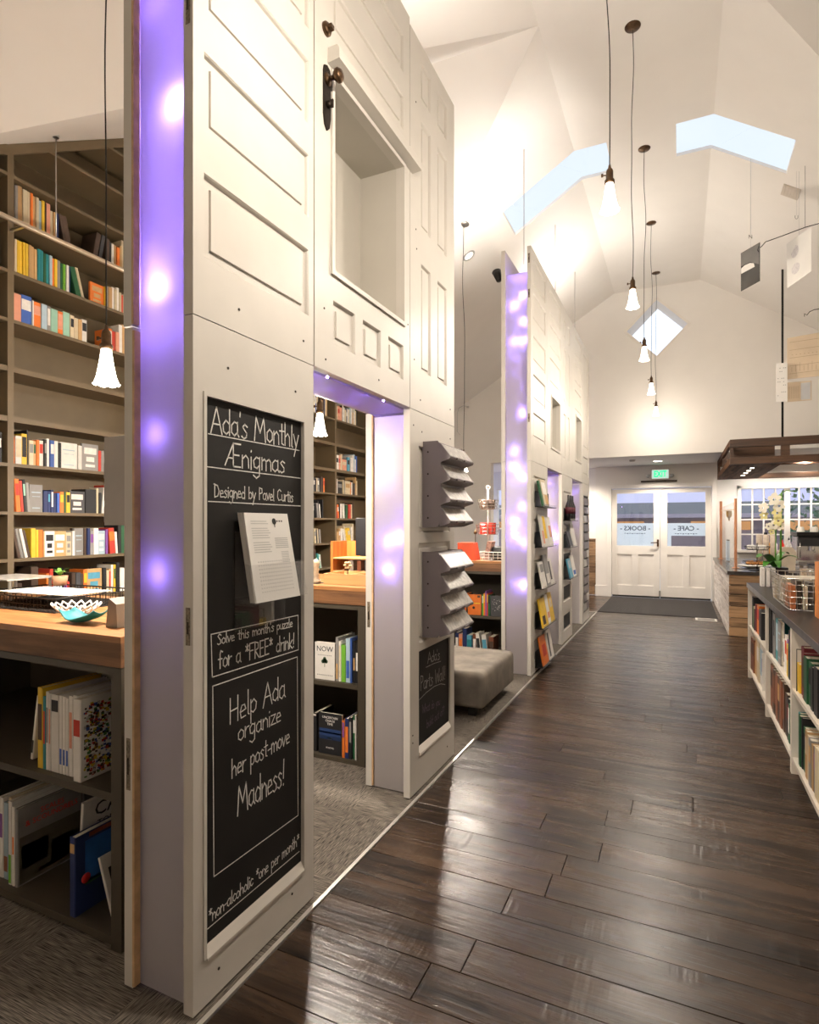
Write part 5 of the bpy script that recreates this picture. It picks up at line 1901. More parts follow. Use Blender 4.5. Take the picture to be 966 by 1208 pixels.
def pendant(label, x, y, zb, zc, canopy=True, power=None, group='hanging glass lamps over the aisle', wob=0.012, seed=1, switch=True, canopy_mat=None, down=0):
    """zb = bottom of the shade, zc = ceiling"""
    t = thing('pendant_lamp', label, 'pendant lamp', (x, y, zc), group=group)
    zs = zb + .14
    r = random.Random(seed)
    ph = [r.uniform(0, 6) for _ in range(4)]
    m = MB()
    pts = []
    nseg = 26
    for k in range(nseg + 1):
        u = k / nseg
        z = zs + .085 + (zc - zs - .085) * u
        e = math.sin(PI * u)
        pts.append((x + wob * e * (math.sin(ph[0] + 7 * u) + .5 * math.sin(ph[1] + 15 * u)), y + wob * e * math.sin(ph[2] + 6 * u), z))
    m.tube(pts, .0032, 6)
    m.build('cord', black_metal, t)
    if canopy:
        m = MB()
        m.lathe([(.0001, -.016), (.010, -.016), (.058, -.008), (.062, -.002), (.062, 0), (.0001, 0)], (x, y, zc), 24)
        m.build('canopy', canopy_mat or bronze, t)
    m = MB()
    m.lathe([(.0001, .09), (.006, .088), (.009, .07), (.016, .062), (.019, .05), (.019, .012), (.026, .004), (.026, -.012), (.022, -.014), (.0001, -.014)], (x, y, zs), 16)
    m.build('socket', bronze, t)
    if switch:
        m = MB()
        m.tube([(x, y, zs + .035), (x - .035, y - .01, zs + .035)], .0035, 6)
        m.box(x - .042, x - .032, y - .014, y - .006, zs + .027, zs + .043)
        m.build('switch_key', bronze, t)
    m = MB()
    n = 24
    v = []
    for i, (rr, z) in enumerate(shade_prof):
        for k in range(n):
            a = 2 * PI * k / n
            fl = 1 + (.06 * math.cos(8 * a) * max(0, i - 4) / 3)
            v.append((x + rr * fl * math.cos(a), y + rr * fl * math.sin(a), zs + z + (.004 * math.cos(8 * a) if i == len(shade_prof) - 1 else 0)))
    f = [(i * n + k, i * n + (k + 1) % n, (i + 1) * n + (k + 1) % n, (i + 1) * n + k) for i in range(len(shade_prof) - 1) for k in range(n)]
    m.add(v, f, 0, True)
    m.build('glass_shade', shade_mat, t)
    m = MB()
    m.lathe([(.0001, -.018), (.010, -.022), (.013, -.045), (.022, -.075), (.024, -.092), (.016, -.108), (.0001, -.113)], (x, y, zs), 12)
    m.build('bulb', bulb_mat, t)
    lamp('lamp_light', (x, y, zs - .15), power or POWER['pendant'], WARM, .05, parent=t)
    if down:
        lamp('lamp_beam', (x, y, zs - .17), down, WARM, .05, 'SPOT', aim=(0, 0, -1), angle=174, blend=.25, parent=t)
    return t


PX = -.345
for i, (lb, y, zb) in enumerate((
        ('largest glowing glass pendant, nearest hanging over the aisle', 3.30, 3.16),
        ('second glass pendant along the aisle, just left of the diamond window', 4.99, 3.21),
        ('third glass pendant along the aisle, at the foot of the diamond window', 6.66, 3.215),
        ('fourth glass pendant along the aisle, below the diamond window', 8.34, 3.20),
        ('fifth and smallest glass pendant, farthest along the aisle', 10.02, 3.20))):
    pendant(lb, PX, y, zb, H, seed=i + 3, power=POWER['pendant'] * (.48, .85, 1.0, .75, .24)[i])
pendant('glass pendant over the aisle beside the chalkboard leaf, above the frame', PX, 1.55, 3.2, H, seed=9, power=105)
GL = 'hanging glass lamps behind the partitions'
pendant('glass pendant at the left hanging in front of the wall bookcase', -2.165, 1.655, 2.045, H - sC * (YC - 1.655) if False else zleft(-2.165), power=POWER['left_pendant'], down=POWER['left_down'], group=GL, seed=21, wob=.008)
pendant('glass pendant seen through the near doorway', -2.165, 3.235, 2.055, zleft(-2.165) if 3.235 < vyl(-2.165, -1) else H - sC * (YC - 3.235), power=POWER['left_pendant'], down=POWER['left_down'], group=GL, seed=22)
pendant('glass pendant above the counter behind the ottoman', -2.165, 6.06, 2.05, zleft(-2.165), power=POWER['left_pendant'], down=POWER['left_down'], group=GL, seed=23, canopy_mat=steel)

# recessed ceiling light ring near the last pendant
rc = thing('recessed_light', 'oval-looking round recessed light in the left ceiling slope', 'ceiling light', (-2.30, 6.62, zleft(-2.30)))
Rm = Matrix.Rotation(-math.atan(sL), 4, 'Y')
m = MB()
m.lathe([(.060, -.004), (.078, -.006), (.082, 0)], (-2.30, 6.62, zleft(-2.30)), 24, M=Rm)
m.build('trim_ring', steel, rc)
m = MB()
m.lathe([(.0001, -.002), (.062, -.002)], (-2.30, 6.62, zleft(-2.30)), 24, M=Rm)
m.build('lens', emitter('soft_lens', (1, .93, .82), 1.5), rc)

# ================================================================== white book case on the right
SX0, SX1 = 0.585, 1.15
ys_ = [6.34, 5.10, 4.00, 2.75, 1.5]
ws = thing('low_bookcase', 'low white two-shelf bookcase with black steel top along the right of the aisle', 'bookcase', (0.87, 4.0, 0))
m = MB()
m.box(SX0 - 0.006, SX1, 1.5, 6.365, 0.872, 0.892)
m.build('metal_top', shelf_top, ws)
m = MB()
m.box(SX0 - 0.010, SX0 - 0.006, 1.5, 6.365, 0.852, 0.893)
m.box(SX0 - 0.006, SX1, 6.365, 6.368, 0.852, 0.893)
m.build('metal_edge', mat('worn_steel_edge', (0.16, 0.16, 0.18), 0.3, metal=0.8, var=0.3, scale=9), ws)
m = MB()
m.box(SX0 + 0.004, SX1, 1.5, 6.36, 0.845, 0.872)
m.build('top_board', shelf_white, ws)
for i, y in enumerate(ys_):
    m = MB()
    m.box(SX0, SX1, y - 0.02, y + 0.02, 0.0, 0.845)
    m.build('upright', shelf_white, ws, bevel=0.001)
for i in range(4):
    a, b = ys_[i + 1] + 0.02, ys_[i] - 0.02
    for z0, z1 in ((0.475, 0.497), (0.075, 0.098)):
        m = MB()
        m.box(SX0 + 0.004, SX1, a, b, z0, z1)
        m.build('shelf', shelf_white, ws)
    m = MB()
    m.box(SX1 - 0.015, SX1, a, b, 0.1, 0.845)
    m.build('back_panel', shelf_white, ws)
    m = MB()
    m.box(SX0 + 0.035, SX0 + 0.05, a, b, 0.0, 0.075)
    m.build('kick_board', shelf_white, ws)
GR = 'books in the low white bookcase'
fr = SX0 + 0.004


def rrow(spec, a, b, z, where, **k):
    row(spec, a, b, z, fr + 0.012, '-y', where, GR, **k)


rrow('_6 K8h28 G7h20 _1 C4h21 K2h19 M8h24 K3h22 O16h25:R k8h23 _2 k5h24 K7h22', 6.30, 5.14, .498, 'on the far bay, upper shelf', dep=.2, hmin=.2, hmax=.26)
rrow('H8h30:D H8h30:D H6h30:D t4h28 t16h33 _1 C14h34:W _1 W22h34:L W3h30:V', 6.30, 5.14, .099, 'on the far bay, bottom shelf', dep=.2, hmin=.28, hmax=.33)
rrow('K7h33 _2 k8h31 _1 E7h31:k _2 T10h29:L #E13h29 _4 /-18 W2.5h20:K | _2 W7h24:R V4h22 Y5h20:O G3h21 K4h30', 5.06, 4.04, .498, 'on the middle bay, upper shelf', dep=.2)
rrow('H8h31:D H8h31:D D8h31:H D8h31:H H8h31 D8h31:t H8h31 D7h31:H _2 D9h27 K6h26:M G5h24:W G8h24:T T6h22:G', 5.06, 4.04, .099, 'on the middle bay, bottom shelf', dep=.2)
rrow('_2 Y8h16 M8h27 M4h25:D G9h24 G8h23:K K5h22 _3 K9h24 t6h22 C8h23:t t6h23 C6h24 D5', 3.96, 3.16, .498, 'on the near bay, upper shelf', dep=.2)
rrow('_3 T5h28:G G5h28 K3h28 G8h24:K _1 t5h25:C C5h24 E6h24:t t4h23 N5h23:V C9h25 C7h24:W E6h25 K5', 3.96, 3.16, .099, 'on the near bay, bottom shelf', dep=.2)
# wire frame bookends
for lb, y, z, hgt in (('thin black wire bookend in the near bay of the low white bookcase', 3.90, .498, .24), ('thin black wire bookend in the middle bay of the low white bookcase', 5.02, .498, .345)):
    m = MB()
    m.tube([(fr + .01, y, z + .003), (fr + .01, y, z + hgt), (fr + .30, y, z + hgt), (fr + .30, y, z + .003)], .003, 6)
    tag(m.build('wire_bookend', black_metal, origin=(fr + .15, y, z)), lb, 'bookend')

# --- things on its top
ZTOP = .8925
GT = 'white upright boxes at the far end of the low bookcase'
for i, (x, y) in enumerate(((.672, 6.03), (.713, 6.035), (.754, 6.04))):
    t = thing('game_box', ('left', 'middle', 'right')[i] + ' one of three tall narrow white boxes in front of the black planter', 'box', (x, y, ZTOP), group=GT)
    m = MB()
    m.box(x - .015, x + .015, y, y + .10, ZTOP, ZTOP + .165)
    m.build('carton', paper, t, bevel=.001)
    m = MB()
    for zz in (ZTOP + .012, ZTOP + .147):
        m.box(x - .003, x + .003, y - .0008, y, zz, zz + .005)
    m.build('printed_dots', print_grey, t)
t = thing('game_box', 'short narrow white box standing alone between the tall white boxes and the wire basket', 'box', (.69, 5.33, ZTOP), group=GT)
m = MB()
m.box(.672, .706, 5.33, 5.42, ZTOP, ZTOP + .15)
m.build('carton', paper, t, bevel=.001)

# planter with orchid
op = thing('orchid_pot', 'white orchid with broad green leaves in a square black planter on the low bookcase', 'potted orchid', (.79, 6.26, ZTOP))
m = MB()
m.box(.70, .885, 6.17, 6.34, ZTOP, ZTOP + .165)
m.build('planter', stone_pot, op, bevel=.004)


def leafblade(mb, base, tip, lift, wd, n=8):
    B, T = Vector(base), Vector(tip)
    side = (T - B).cross(Vector((0, 0, 1))).normalized()
    v = []
    for i in range(n + 1):
        u = i / n
        c = B.lerp(T, u) + Vector((0, 0, lift * math.sin(PI * min(1, u * 1.1)) - .02 * u * u))
        w = wd * math.sin(PI * (0.08 + .92 * u) ** .8) * (1 if u < 1 else .02)
        v += [c - side * w, c + Vector((0, 0, -w * .25)), c + side * w]
    f = []
    for i in range(n):
        a = i * 3
        f += [(a, a + 1, a + 4, a + 3), (a + 1, a + 2, a + 5, a + 4)]
    mb.add(v, f, 0, True)


for (tip, lift, w) in (((.62, 6.12, 1.17), .07, .06), ((.67, 6.02, 1.09), .05, .045), ((.98, 6.16, 1.17), .06, .04), ((.93, 6.36, 1.20), .07, .035), ((.80, 6.05, 1.08), .06, .035)):
    m = MB()
    leafblade(m, (.79, 6.25, ZTOP + .165), tip, lift, w)
    m.build('leaf', leaf_green, op)
stem1 = [(.79, 6.25, 1.05), (.795, 6.24, 1.25), (.80, 6.235, 1.45), (.775, 6.22, 1.60), (.80, 6.20, 1.70), (.87, 6.19, 1.755), (.95, 6.18, 1.74)]
m = MB()
m.tube(stem1, .0045, 6)
m.build('flower_stem', stem_green, op)
m = MB()
m.tube([(.835, 6.26, 1.05), (.84, 6.26, 1.42), (.845, 6.26, 1.74)], .009, 6)
m.build('green_stake', stem_green, op)
m = MB()
m.tube([(.80, 6.27, 1.05), (.802, 6.27, 1.30), (.79, 6.27, 1.44), (.74, 6.25, 1.60), (.75, 6.23, 1.69)], .0035, 6)
m.build('flower_stem', stem_green, op)


def blossom(c, s, mt, ang=0.0):
    m = MB()
    # flat faced flower looking towards the aisle: five petals
    nrm = Vector((-.55, -.8, .15)).normalized()
    ux = nrm.cross(Vector((0, 0, 1))).normalized()
    uy = ux.cross(nrm)
    for k in range(5):
        a = ang + 2 * PI * k / 5
        d = ux * math.cos(a) + uy * math.sin(a)
        e = ux * -math.sin(a) + uy * math.cos(a)
        w = s * (.46 if k % 2 else .34)
        c0 = Vector(c)
        P = [c0 + d * s * .05]
        for q in range(9):
            g_ = PI * q / 8
            P.append(c0 + d * s * (.60 - .42 * math.cos(PI - g_)) + e * w * math.sin(g_) * 1.0 + nrm * s * .12 * math.sin(g_))
        for q in range(1, 8):
            g_ = PI * (8 - q) / 8
            P.append(c0 + d * s * (.60 - .42 * math.cos(PI - g_)) - e * w * math.sin(g_) + nrm * s * .12 * math.sin(g_))
        m.add(P, [tuple(range(1, len(P)))], 0, True)
    return m


for (c, s, mt_, an) in (((.78, 6.19, 1.675), .062, petal, .3), ((.815, 6.17, 1.615), .055, petal, .9), ((.80, 6.18, 1.55), .05, petal_y, .1), ((.81, 6.18, 1.48), .048, petal_y, .6), ((.775, 6.20, 1.44), .045, petal, .2),
                        ((.695, 6.20, 1.60), .05, petal, .5), ((.70, 6.21, 1.53), .042, petal_y, .2), ((.735, 6.2, 1.43), .035, petal, .8), ((.76, 6.2, 1.38), .03, petal_y, 0), ((.825, 6.18, 1.43), .04, petal, 1.2)):
    blossom(c, s, mt_, an).build('blossom', mt_, op)


def wire_basket(name, label, cat, x0, x1, y0, y1, z0, z1, mt, nx=6, ny=6, nz=4, flare=.015, r=.0022, parent=None, group=None):
    t = thing(name, label, cat, ((x0 + x1) / 2, (y0 + y1) / 2, z0), group=group)
    for k in range(nz + 1):
        u = k / nz
        e = flare * u
        m = MB()
        m.tube([(x0 - e, y0 - e, z0 + (z1 - z0) * u), (x1 + e, y0 - e, z0 + (z1 - z0) * u), (x1 + e, y1 + e, z0 + (z1 - z0) * u), (x0 - e, y1 + e, z0 + (z1 - z0) * u)], r * (1.7 if k == nz else 1), 5, closed=True)
        m.build('rim' if k == nz else 'hoop', mt, t)
    m = MB()
    for k in range(nx + 1):
        x = x0 + (x1 - x0) * k / nx
        xe = x0 - flare + (x1 - x0 + 2 * flare) * k / nx
        m.tube([(xe, y0 - flare, z1), (x, y0, z0), (x, y1, z0), (xe, y1 + flare, z1)], r, 4)
    for k in range(1, ny):
        y = y0 + (y1 - y0) * k / ny
        ye = y0 - flare + (y1 - y0 + 2 * flare) * k / ny
        m.tube([(x0 - flare, ye, z1), (x0, y, z0), (x1, y, z0), (x1 + flare, ye, z1)], r, 4)
    q = m.build('wires', mt, t)
    q['kind'] = 'stuff'
    return t


wire_basket('wire_basket', 'large chrome wire basket of upright packets on the low white bookcase', 'wire basket', .640, .98, 4.42, 5.12, ZTOP + .003, ZTOP + .205, chrome, 8, 14, 5, .02, .0024)
prng = random.Random(8)
pk = [((.42, .15, .06), 4.47), ((.05, .04, .03), 4.52), ((.65, .58, .46), 4.56), ((.06, .05, .04), 4.60), ((.62, .56, .45), 4.64), ((.07, .05, .035), 4.68), ((.66, .60, .50), 4.72), ((.08, .06, .04), 4.77), ((.62, .55, .44), 4.82),
      ((.7, .66, .58), 4.87), ((.35, .3, .22), 4.92), ((.7, .65, .55), 4.97), ((.55, .45, .3), 5.02), ((.72, .68, .6), 5.07)]
pnm = ['rust-brown', 'black', 'cream', 'dark', 'pale tan', 'brown-black', 'off-white', 'espresso', 'beige', 'white', 'olive', 'ivory', 'sand', 'chalk-white']
for k, ((c, y), nme) in enumerate(zip(pk, pnm)):
    m = MB()
    x = .650 + (k % 10) * .0325
    y = 4.44 if k < 10 else 4.80 + .05 * (k - 10)
    if k < 10:
        m.box(x, x + .027, y, y + .22, ZTOP + .006, ZTOP + prng.uniform(.15, .19))
    else:
        m.box(.66, .94, y, y + .035, ZTOP + .006, ZTOP + prng.uniform(.15, .19))
    o = m.build('packet', cover_mat, origin=(x, y, ZTOP), bevel=.003)
    o.color = c + (1,)
    tag(o, f'{nme} upright packet inside the large chrome wire basket', 'packet', 'packets in the chrome wire basket')
# red and white cloth, clear box, mustard dome, jar: between basket and counter
m = MB()
rbox(m, .86, .96, 5.62, 5.80, ZTOP + .0, ZTOP + .11, .03)
tag(m.build('folded_cloth', cloth_red, origin=(.9, 5.7, ZTOP)), 'crumpled red and white cloth bundle behind the wire basket', 'cloth')
t = thing('display_box', 'clear plastic display box of small light items behind the wire basket', 'display box', (1.0, 5.95, ZTOP))
m = MB()
m.box(.93, 1.05, 5.90, 6.05, ZTOP, ZTOP + .20)
m.build('clear_case', acrylic, t)
m = MB()
m.box(.945, 1.035, 5.915, 6.035, ZTOP + .002, ZTOP + .17)
m.build('contents', mat('mixed_contents', (0.50, 0.42, 0.33), 0.7, var=0.5, scale=60), t)
m = MB()
m.lathe([(.0001, .085), (.04, .08), (.062, .055), (.07, .02), (.07, 0), (.0001, 0)], (1.03, 5.25, ZTOP + .145), 20)
m.lathe([(.0001, 0), (.055, 0), (.055, .145), (.0001, .145)], (1.03, 5.25, ZTOP), 16)
tag(m.build('knit_hat_stand', gold_knit, origin=(1.03, 5.25, ZTOP)), 'mustard yellow dome-topped stand behind the wire basket', 'stand')
t = thing('jar', 'small glass jar with pale label beside the mustard dome', 'jar', (1.08, 5.75, ZTOP))
m = MB()
m.lathe([(.0001, 0), (.045, 0), (.045, .15), (.035, .165), (.0001, .165)], (1.08, 5.75, ZTOP), 16)
m.build('glass_body', clear_bin, t)
m = MB()
m.lathe([(.0001, .025), (.04, .025), (.04, 0), (.0001, 0)], (1.08, 5.75, ZTOP + .1655), 16)
m.build('lid', steel, t)
wbx = thing('wooden_stand', 'orange-brown stained wooden display stand at the right edge on the low bookcase', 'display stand', (.85, 4.1, ZTOP))
m = MB()
m.box(.745, 1.08, 4.19, 4.21, ZTOP, ZTOP + .33)
m.build('back_board', orange_wood, wbx)
m = MB()
m.box(.735, .755, 3.90, 4.19, ZTOP, ZTOP + .33)
m.build('side_board', orange_wood, wbx)
m = MB()
m.box(.755, 1.08, 3.90, 4.19, ZTOP, ZTOP + .02)
m.build('base_board', orange_wood, wbx)

# ================================================================== planked cafe counter
ct_ = thing('cafe_counter', 'cafe counter clad in reclaimed planks with a dark stone top', 'counter', (1.0, 10.3, 0))
CX0, CY0, CY1 = 0.60, 8.60, 12.10
CZ = .80
m = MB()
m.box(CX0, 1.30, CY0, CY1, 0, CZ)
m.box(1.30, 3.3, CY0, 9.3, 0, CZ)
m.build('carcass', case_dark, ct_)
prng = random.Random(31)
z = 0.005
while z < CZ - .03:
    hgt = min(prng.choice((.12, .15, .18)), CZ - z)
    y = CY0 - .002
    while y < CY1:
        L = prng.uniform(.9, 1.7)
        y2 = min(CY1, y + L)
        m = MB()
        m.box(CX0 - .020 - prng.uniform(0, .010), CX0, y + .002, y2 - .003, z + .002, z + hgt - .007)
        m.build('plank', white_plank, ct_)
        y = y2
    x = CX0 - .022
    while x < 2.0:
        L = prng.uniform(.6, 1.2)
        x2 = x + L
        m = MB()
        m.box(x + .001, x2 - .002, CY0 - .020 - prng.uniform(0, .012), CY0, z + .002, z + hgt - .007)
        m.build('plank', brown_plank, ct_)
        x = x2
    z += hgt
m = MB()
m.box(CX0 - .045, 1.34, CY0 - .05, CY1, CZ, CZ + .045)
m.box(1.34, 3.3, CY0 - .05, 9.34, CZ, CZ + .045)
m.build('stone_top', mat('dark_stone_top', (0.045, 0.038, 0.034), 0.22, var=0.4, scale=9), ct_)
CT = CZ + .0455
# copper framed glass guard
gd = thing('sneeze_guard', 'glass guard with two copper posts standing on the planked counter', 'glass guard', (.72, 10.6, CT))
for (x, y) in ((.665, 12.0), (.665, 9.7)):
    pass
for (x, y) in ((.655, 11.6), (.70, 9.2)):
    m = MB()
    m.cyl((x, y, CT), .022 if y > 10 else .018, 0, 1.86 - CT - (.05 if y < 10 else 0), 14)
    m.build('copper_post', copper, gd)
    m = MB()
    m.cyl((x, y, CT), .045, 0, .01, 16)
    m.build('base_flange', copper, gd)
m = MB()
m.box(.676, .684, 9.25, 11.57, CT + .012, 1.76)
m.build('glass_pane', acrylic, gd)
m = MB()
m.tube([(.66, 11.6, 1.70), (.70, 9.2, 1.66)], .006, 6)
m.build('cross_rod', brass, gd)
# brass cup hanging from the rod
m = MB()
m.lathe([(.0001, -.09), (.012, -.088), (.012, -.05), (.036, -.02), (.042, .02), (.040, .06), (.044, .062), (.044, .066), (.038, .066), (.034, .02), (.0001, -.01)], (.70, 10.4, 1.60), 18)
tag(m.build('brass_dripper', brass, origin=(.70, 10.4, 1.6)), 'small brass funnel hanging between the copper posts', 'funnel')
# fruit-and-pastry tiers
st = thing('tiered_stand', 'wire tiered stand of pastries and bowls at the near end of the cafe counter', 'tiered stand', (.92, 8.85, CT))
m = MB()
m.cyl((.92, 8.85, CT), .10, 0, .012, 20)
m.tube([(.92, 8.85, CT), (.92, 8.85, CT + .36)], .006, 6)
m.build('stem', black_metal, st)
for zz, r in ((CT + .075, .17), (CT + .27, .15)):
    m = MB()
    ringp = [(.92 + r * math.cos(a), 8.85 + r * math.sin(a), zz + .045) for a in [2 * PI * k / 24 for k in range(24)]]
    m.tube(ringp, .004, 5, closed=True)
    for k in range(12):
        a = 2 * PI * k / 12
        m.tube([(.92, 8.85, zz), (.92 + r * .8 * math.cos(a), 8.85 + r * .8 * math.sin(a), zz), (.92 + r * math.cos(a), 8.85 + r * math.sin(a), zz + .045)], .0025, 4)
    m.build('wire_tier', black_metal, st)
prng = random.Random(12)
for k in range(9):
    a = 2 * PI * k / 9
    m = MB()
    m.lathe([(.0001, .045), (.022, .04), (.036, .02), (.034, .004), (.0001, 0)], (.92 + .10 * math.cos(a), 8.85 + .10 * math.sin(a), CT + .079), 12)
    tag(m.build('pastry', bread, origin=(.92 + .10 * math.cos(a), 8.85 + .10 * math.sin(a), CT + .079)), f'small round baked pastry on the lower wire tier, {ORD[k]} counted round from the right', 'pastry', 'pastries on the lower tier')
for k, (dx, dy) in enumerate(((-.07, .0), (.05, -.05), (.04, .07))):
    m = MB()
    rbox(m, .92 + dx - .05, .92 + dx + .05, 8.85 + dy - .035, 8.85 + dy + .035, CT + .276, CT + .335, .02)
    tag(m.build('wrapped_roll', paper, origin=(.92 + dx, 8.85 + dy, CT + .276)), ('left', 'front', 'back')[k] + ' white wrapped roll on the upper wire tier of the counter stand', 'roll', 'wrapped rolls on the upper tier')
m = MB()
m.lathe([(.0001, 0), (.10, 0), (.20, .03), (.22, .045), (.19, .035), (.10, .012), (.0001, .012)], (.95, 9.28, CT), 28)
tag(m.build('platter', lattice_white, origin=(.95, 9.28, CT)), 'wide white shallow platter behind the wire stand on the counter', 'platter')
# pillar-like stack of paper bags
pb = thing('bag_stack', 'tall stack of beige paper cup sleeves standing on the cafe counter', 'paper stack', (1.12, 9.7, CT))
for k in range(3):
    m = MB()
    x = 1.04 + k * .085
    m.lathe([(.0001, 0), (.036, 0), (.040, .46), (.0001, .46)], (x, 9.75, CT), 16)
    m.build('sleeve_column', mat('beige_card', (0.62, 0.52, 0.42), 0.8, var=.1, scale=30), pb)
m = MB()
m.cyl((1.12, 9.75, CT + .46), .022, 0, .03, 12)
m.build('black_cap', black_plastic, pb)
# framed menu card near the far end
mc = thing('menu_card', 'upright pale blue menu card in a dark frame on the far planked counter', 'menu card', (.72, 10.9, CT))
m = MB()
m.box(.70, .73, 10.70, 10.98, CT, CT + .36)
m.build('frame', black_metal, mc)
m = MB()
m.box(.7, .73, 10.695, 10.699, CT + .02, CT + .34)
m.box(.694, .699, 10.715, 10.965, CT + .02, CT + .34)
m.build('card', mat('pale_blue_card', (0.45, 0.62, 0.80), 0.5), mc)
# back counter under the window
bk_ = thing('back_counter', 'dark back counter under the cafe window', 'counter', (2.0, 12.1, 0))
m = MB()
m.box(1.36, 3.3, 11.75, 12.42, 0, .88)
m.build('cabinet', case_dark, bk_)
m = MB()
m.box(1.34, 3.3, 11.72, 12.42, .88, .93)
m.build('worktop', MATS['dark_stone_top'], bk_)
crng = random.Random(2)
bottle_mats = [('amber', mat('amber_syrup', (0.75, 0.32, 0.04), 0.2)), ('clear', clear_bin), ('red', mat('red_syrup', (0.45, 0.03, 0.02), 0.2)), ('pale', paper)]
for k in range(11):
    x = 1.42 + k * .105
    nme, bm2 = bottle_mats[(k * 3) % 4]
    t = thing('syrup_bottle', f'{nme} syrup bottle, {ORD[k]} from the left on the counter under the cafe window', 'bottle', (x, 12.05, .93), group='syrup bottles under the cafe window')
    m = MB()
    m.lathe([(.0001, 0), (.036, 0), (.038, .02), (.038, .17), (.014, .215), (.013, .25), (.0001, .25)], (x, 12.05, .9305), 12)
    m.build('bottle_body', bm2, t)
    m = MB()
    m.lathe([(.0001, 0), (.015, 0), (.012, .03), (.004, .035), (.004, .06), (.0001, .06)], (x, 12.05, 1.181), 8)
    m.build('pump', black_plastic, t)
# espresso machine on the near return
es = thing('espresso_machine', 'chrome and black espresso machine with cups on top at the right of the cafe', 'espresso machine', (1.75, 9.9, CT))
iw = MB()
iw.box(1.36, 2.6, 9.36, 10.3, 0, CT - .01)
tag(iw.build('service_cabinet', case_dark, origin=(2, 9.8, 0)), 'dark cabinet carrying the espresso machine behind the counter', 'cabinet')
ex0, ex1, ey0, ey1 = 1.50, 2.45, 9.62, 10.15
m = MB()
m.box(ex0, ex1, ey0 + .14, ey1, CT + .08, CT + .44)
m.build('housing', chrome, es, bevel=.01)
m = MB()
m.box(ex0 - .02, ex1 + .02, ey0, ey1, CT + .44, CT + .50)
m.build('cup_tray', black_metal, es, bevel=.005)
m = MB()
m.box(ex0, ex1, ey0, ey0 + .36, CT + .04, CT + .09)
m.build('drip_tray', steel, es, bevel=.004)
m = MB()
m.box(ex0, ex1, ey0 + .05, ey0 + .14, CT + .30, CT + .44)
m.build('control_panel', black_plastic, es, bevel=.006)
for k in range(4):
    m = MB()
    m.cyl((ex0 + .05 + k * .28, ey0 + .1, CT), .025, 0, .05, 12)
    m.build('foot', black_metal, es)
for k in range(3):
    x = ex0 + .17 + k * .30
    m = MB()
    m.cyl((x, ey0 + .09, CT + .24), .035, 0, .06, 16)
    m.tube([(x, ey0 + .09, CT + .25), (x, ey0 - .09, CT + .235)], .012, 8)
    m.build('group_head', chrome, es)
m = MB()
m.tube([(ex0 + .03, ey0 + .08, CT + .38), (ex0 + .02, ey0 + .02, CT + .34), (ex0 + .02, ey0, CT + .14)], .006, 6)
m.build('steam_wand', chrome, es)
for k in range(12):
    x = ex0 + .05 + (k % 6) * .16
    y = ey0 + .10 + (k // 6) * .14
    m = MB()
    m.lathe([(.040, 0), (.040, .004), (.026, .07), (.0001, .072)], (x, y, CT + .501), 14)
    tag(m.build('cup', lattice_white, origin=(x, y, CT + .5)), f'white upturned cup, {ORD[k % 6]} from the left in the {"front" if k < 6 else "back"} row on the espresso machine', 'cup', 'cups on the espresso machine')
# bean bag and boxes in front
m = MB()
m.prism([(1.20, CT + .001), (1.36, CT + .001), (1.37, CT + .24), (1.33, CT + .30), (1.23, CT + .30), (1.19, CT + .24)], 1, 9.0, 9.13)
tag(m.build('coffee_bag', mat('pale_kraft', (0.55, 0.47, 0.36), 0.7, var=.12), origin=(1.28, 9.06, CT), bevel=.006), 'tall pale coffee bag standing before the espresso machine', 'bag')
for k, (x, c, w_) in enumerate(((1.50, 'dark grey', .10), (1.66, 'mauve', .14), (1.86, 'red-brown', .10))):
    m = MB()
    m.box(x, x + w_, 8.95, 9.05, CT, CT + .10 + .03 * k)
    o = m.build('carton', cover_mat, origin=(x, 9, CT), bevel=.002)
    o.color = ((.05, .05, .06, 1), (.25, .12, .18, 1), (.40, .12, .06, 1))[k]
    tag(o, f'small {c} carton on the near return of the cafe counter', 'carton', 'small cartons on the cafe counter')

# ================================================================== hanging timber rack
rk = thing('hanging_rack', 'dark timber box rack with small downlights hanging over the cafe counter', 'hanging rack', (1.3, 10.5, 2.27))
RY0, RY1, RZ0, RZ1 = 9.05, 12.0, 2.27, 2.612
m = MB()
for (a, b) in ((.625, .76), (.765, .92), (.925, 1.08), (1.085, 1.25)):
    m = MB()
    m.box(a, b, RY0 + .003, RY1, RZ0 + .002, RZ0 + .03)
    m.build('soffit_board', dark_beam_y, rk)
for y0 in (RY0, RY1 - .05):
    for z0, z1 in ((RZ0, RZ0 + .095), (RZ1 - .11, RZ1)):
        m = MB()
        m.box(.62, 2.9, y0, y0 + .05, z0 + (.001 if z0 == RZ0 else 0), z1)
        m.build('cross_beam', dark_beam, rk, bevel=.003)
for z0, z1 in ((RZ0, RZ0 + .095), (RZ1 - .075, RZ1 - .002)):
    m = MB()
    m.box(.618, .66, RY0 + .051, RY1 - .051, z0, z1)
    m.build('side_beam', dark_beam_y, rk, bevel=.003)
for (x, y) in ((.62, RY0 + .01), (1.215, RY0), (.62, 10.5), (.62, RY1 - .05), (2.0, RY0)):
    m = MB()
    m.box(x, x + (.10 if x > 1 else .045), y, y + .05, RZ0 + .097, RZ1 - .112)
    m.build('upright_block', dark_beam, rk)
m = MB()
m.box(.665, 1.215, RY0 + .56, RY0 + .585, RZ0 + .03, RZ1 - .02)
m.build('divider_board', dark_beam, rk)
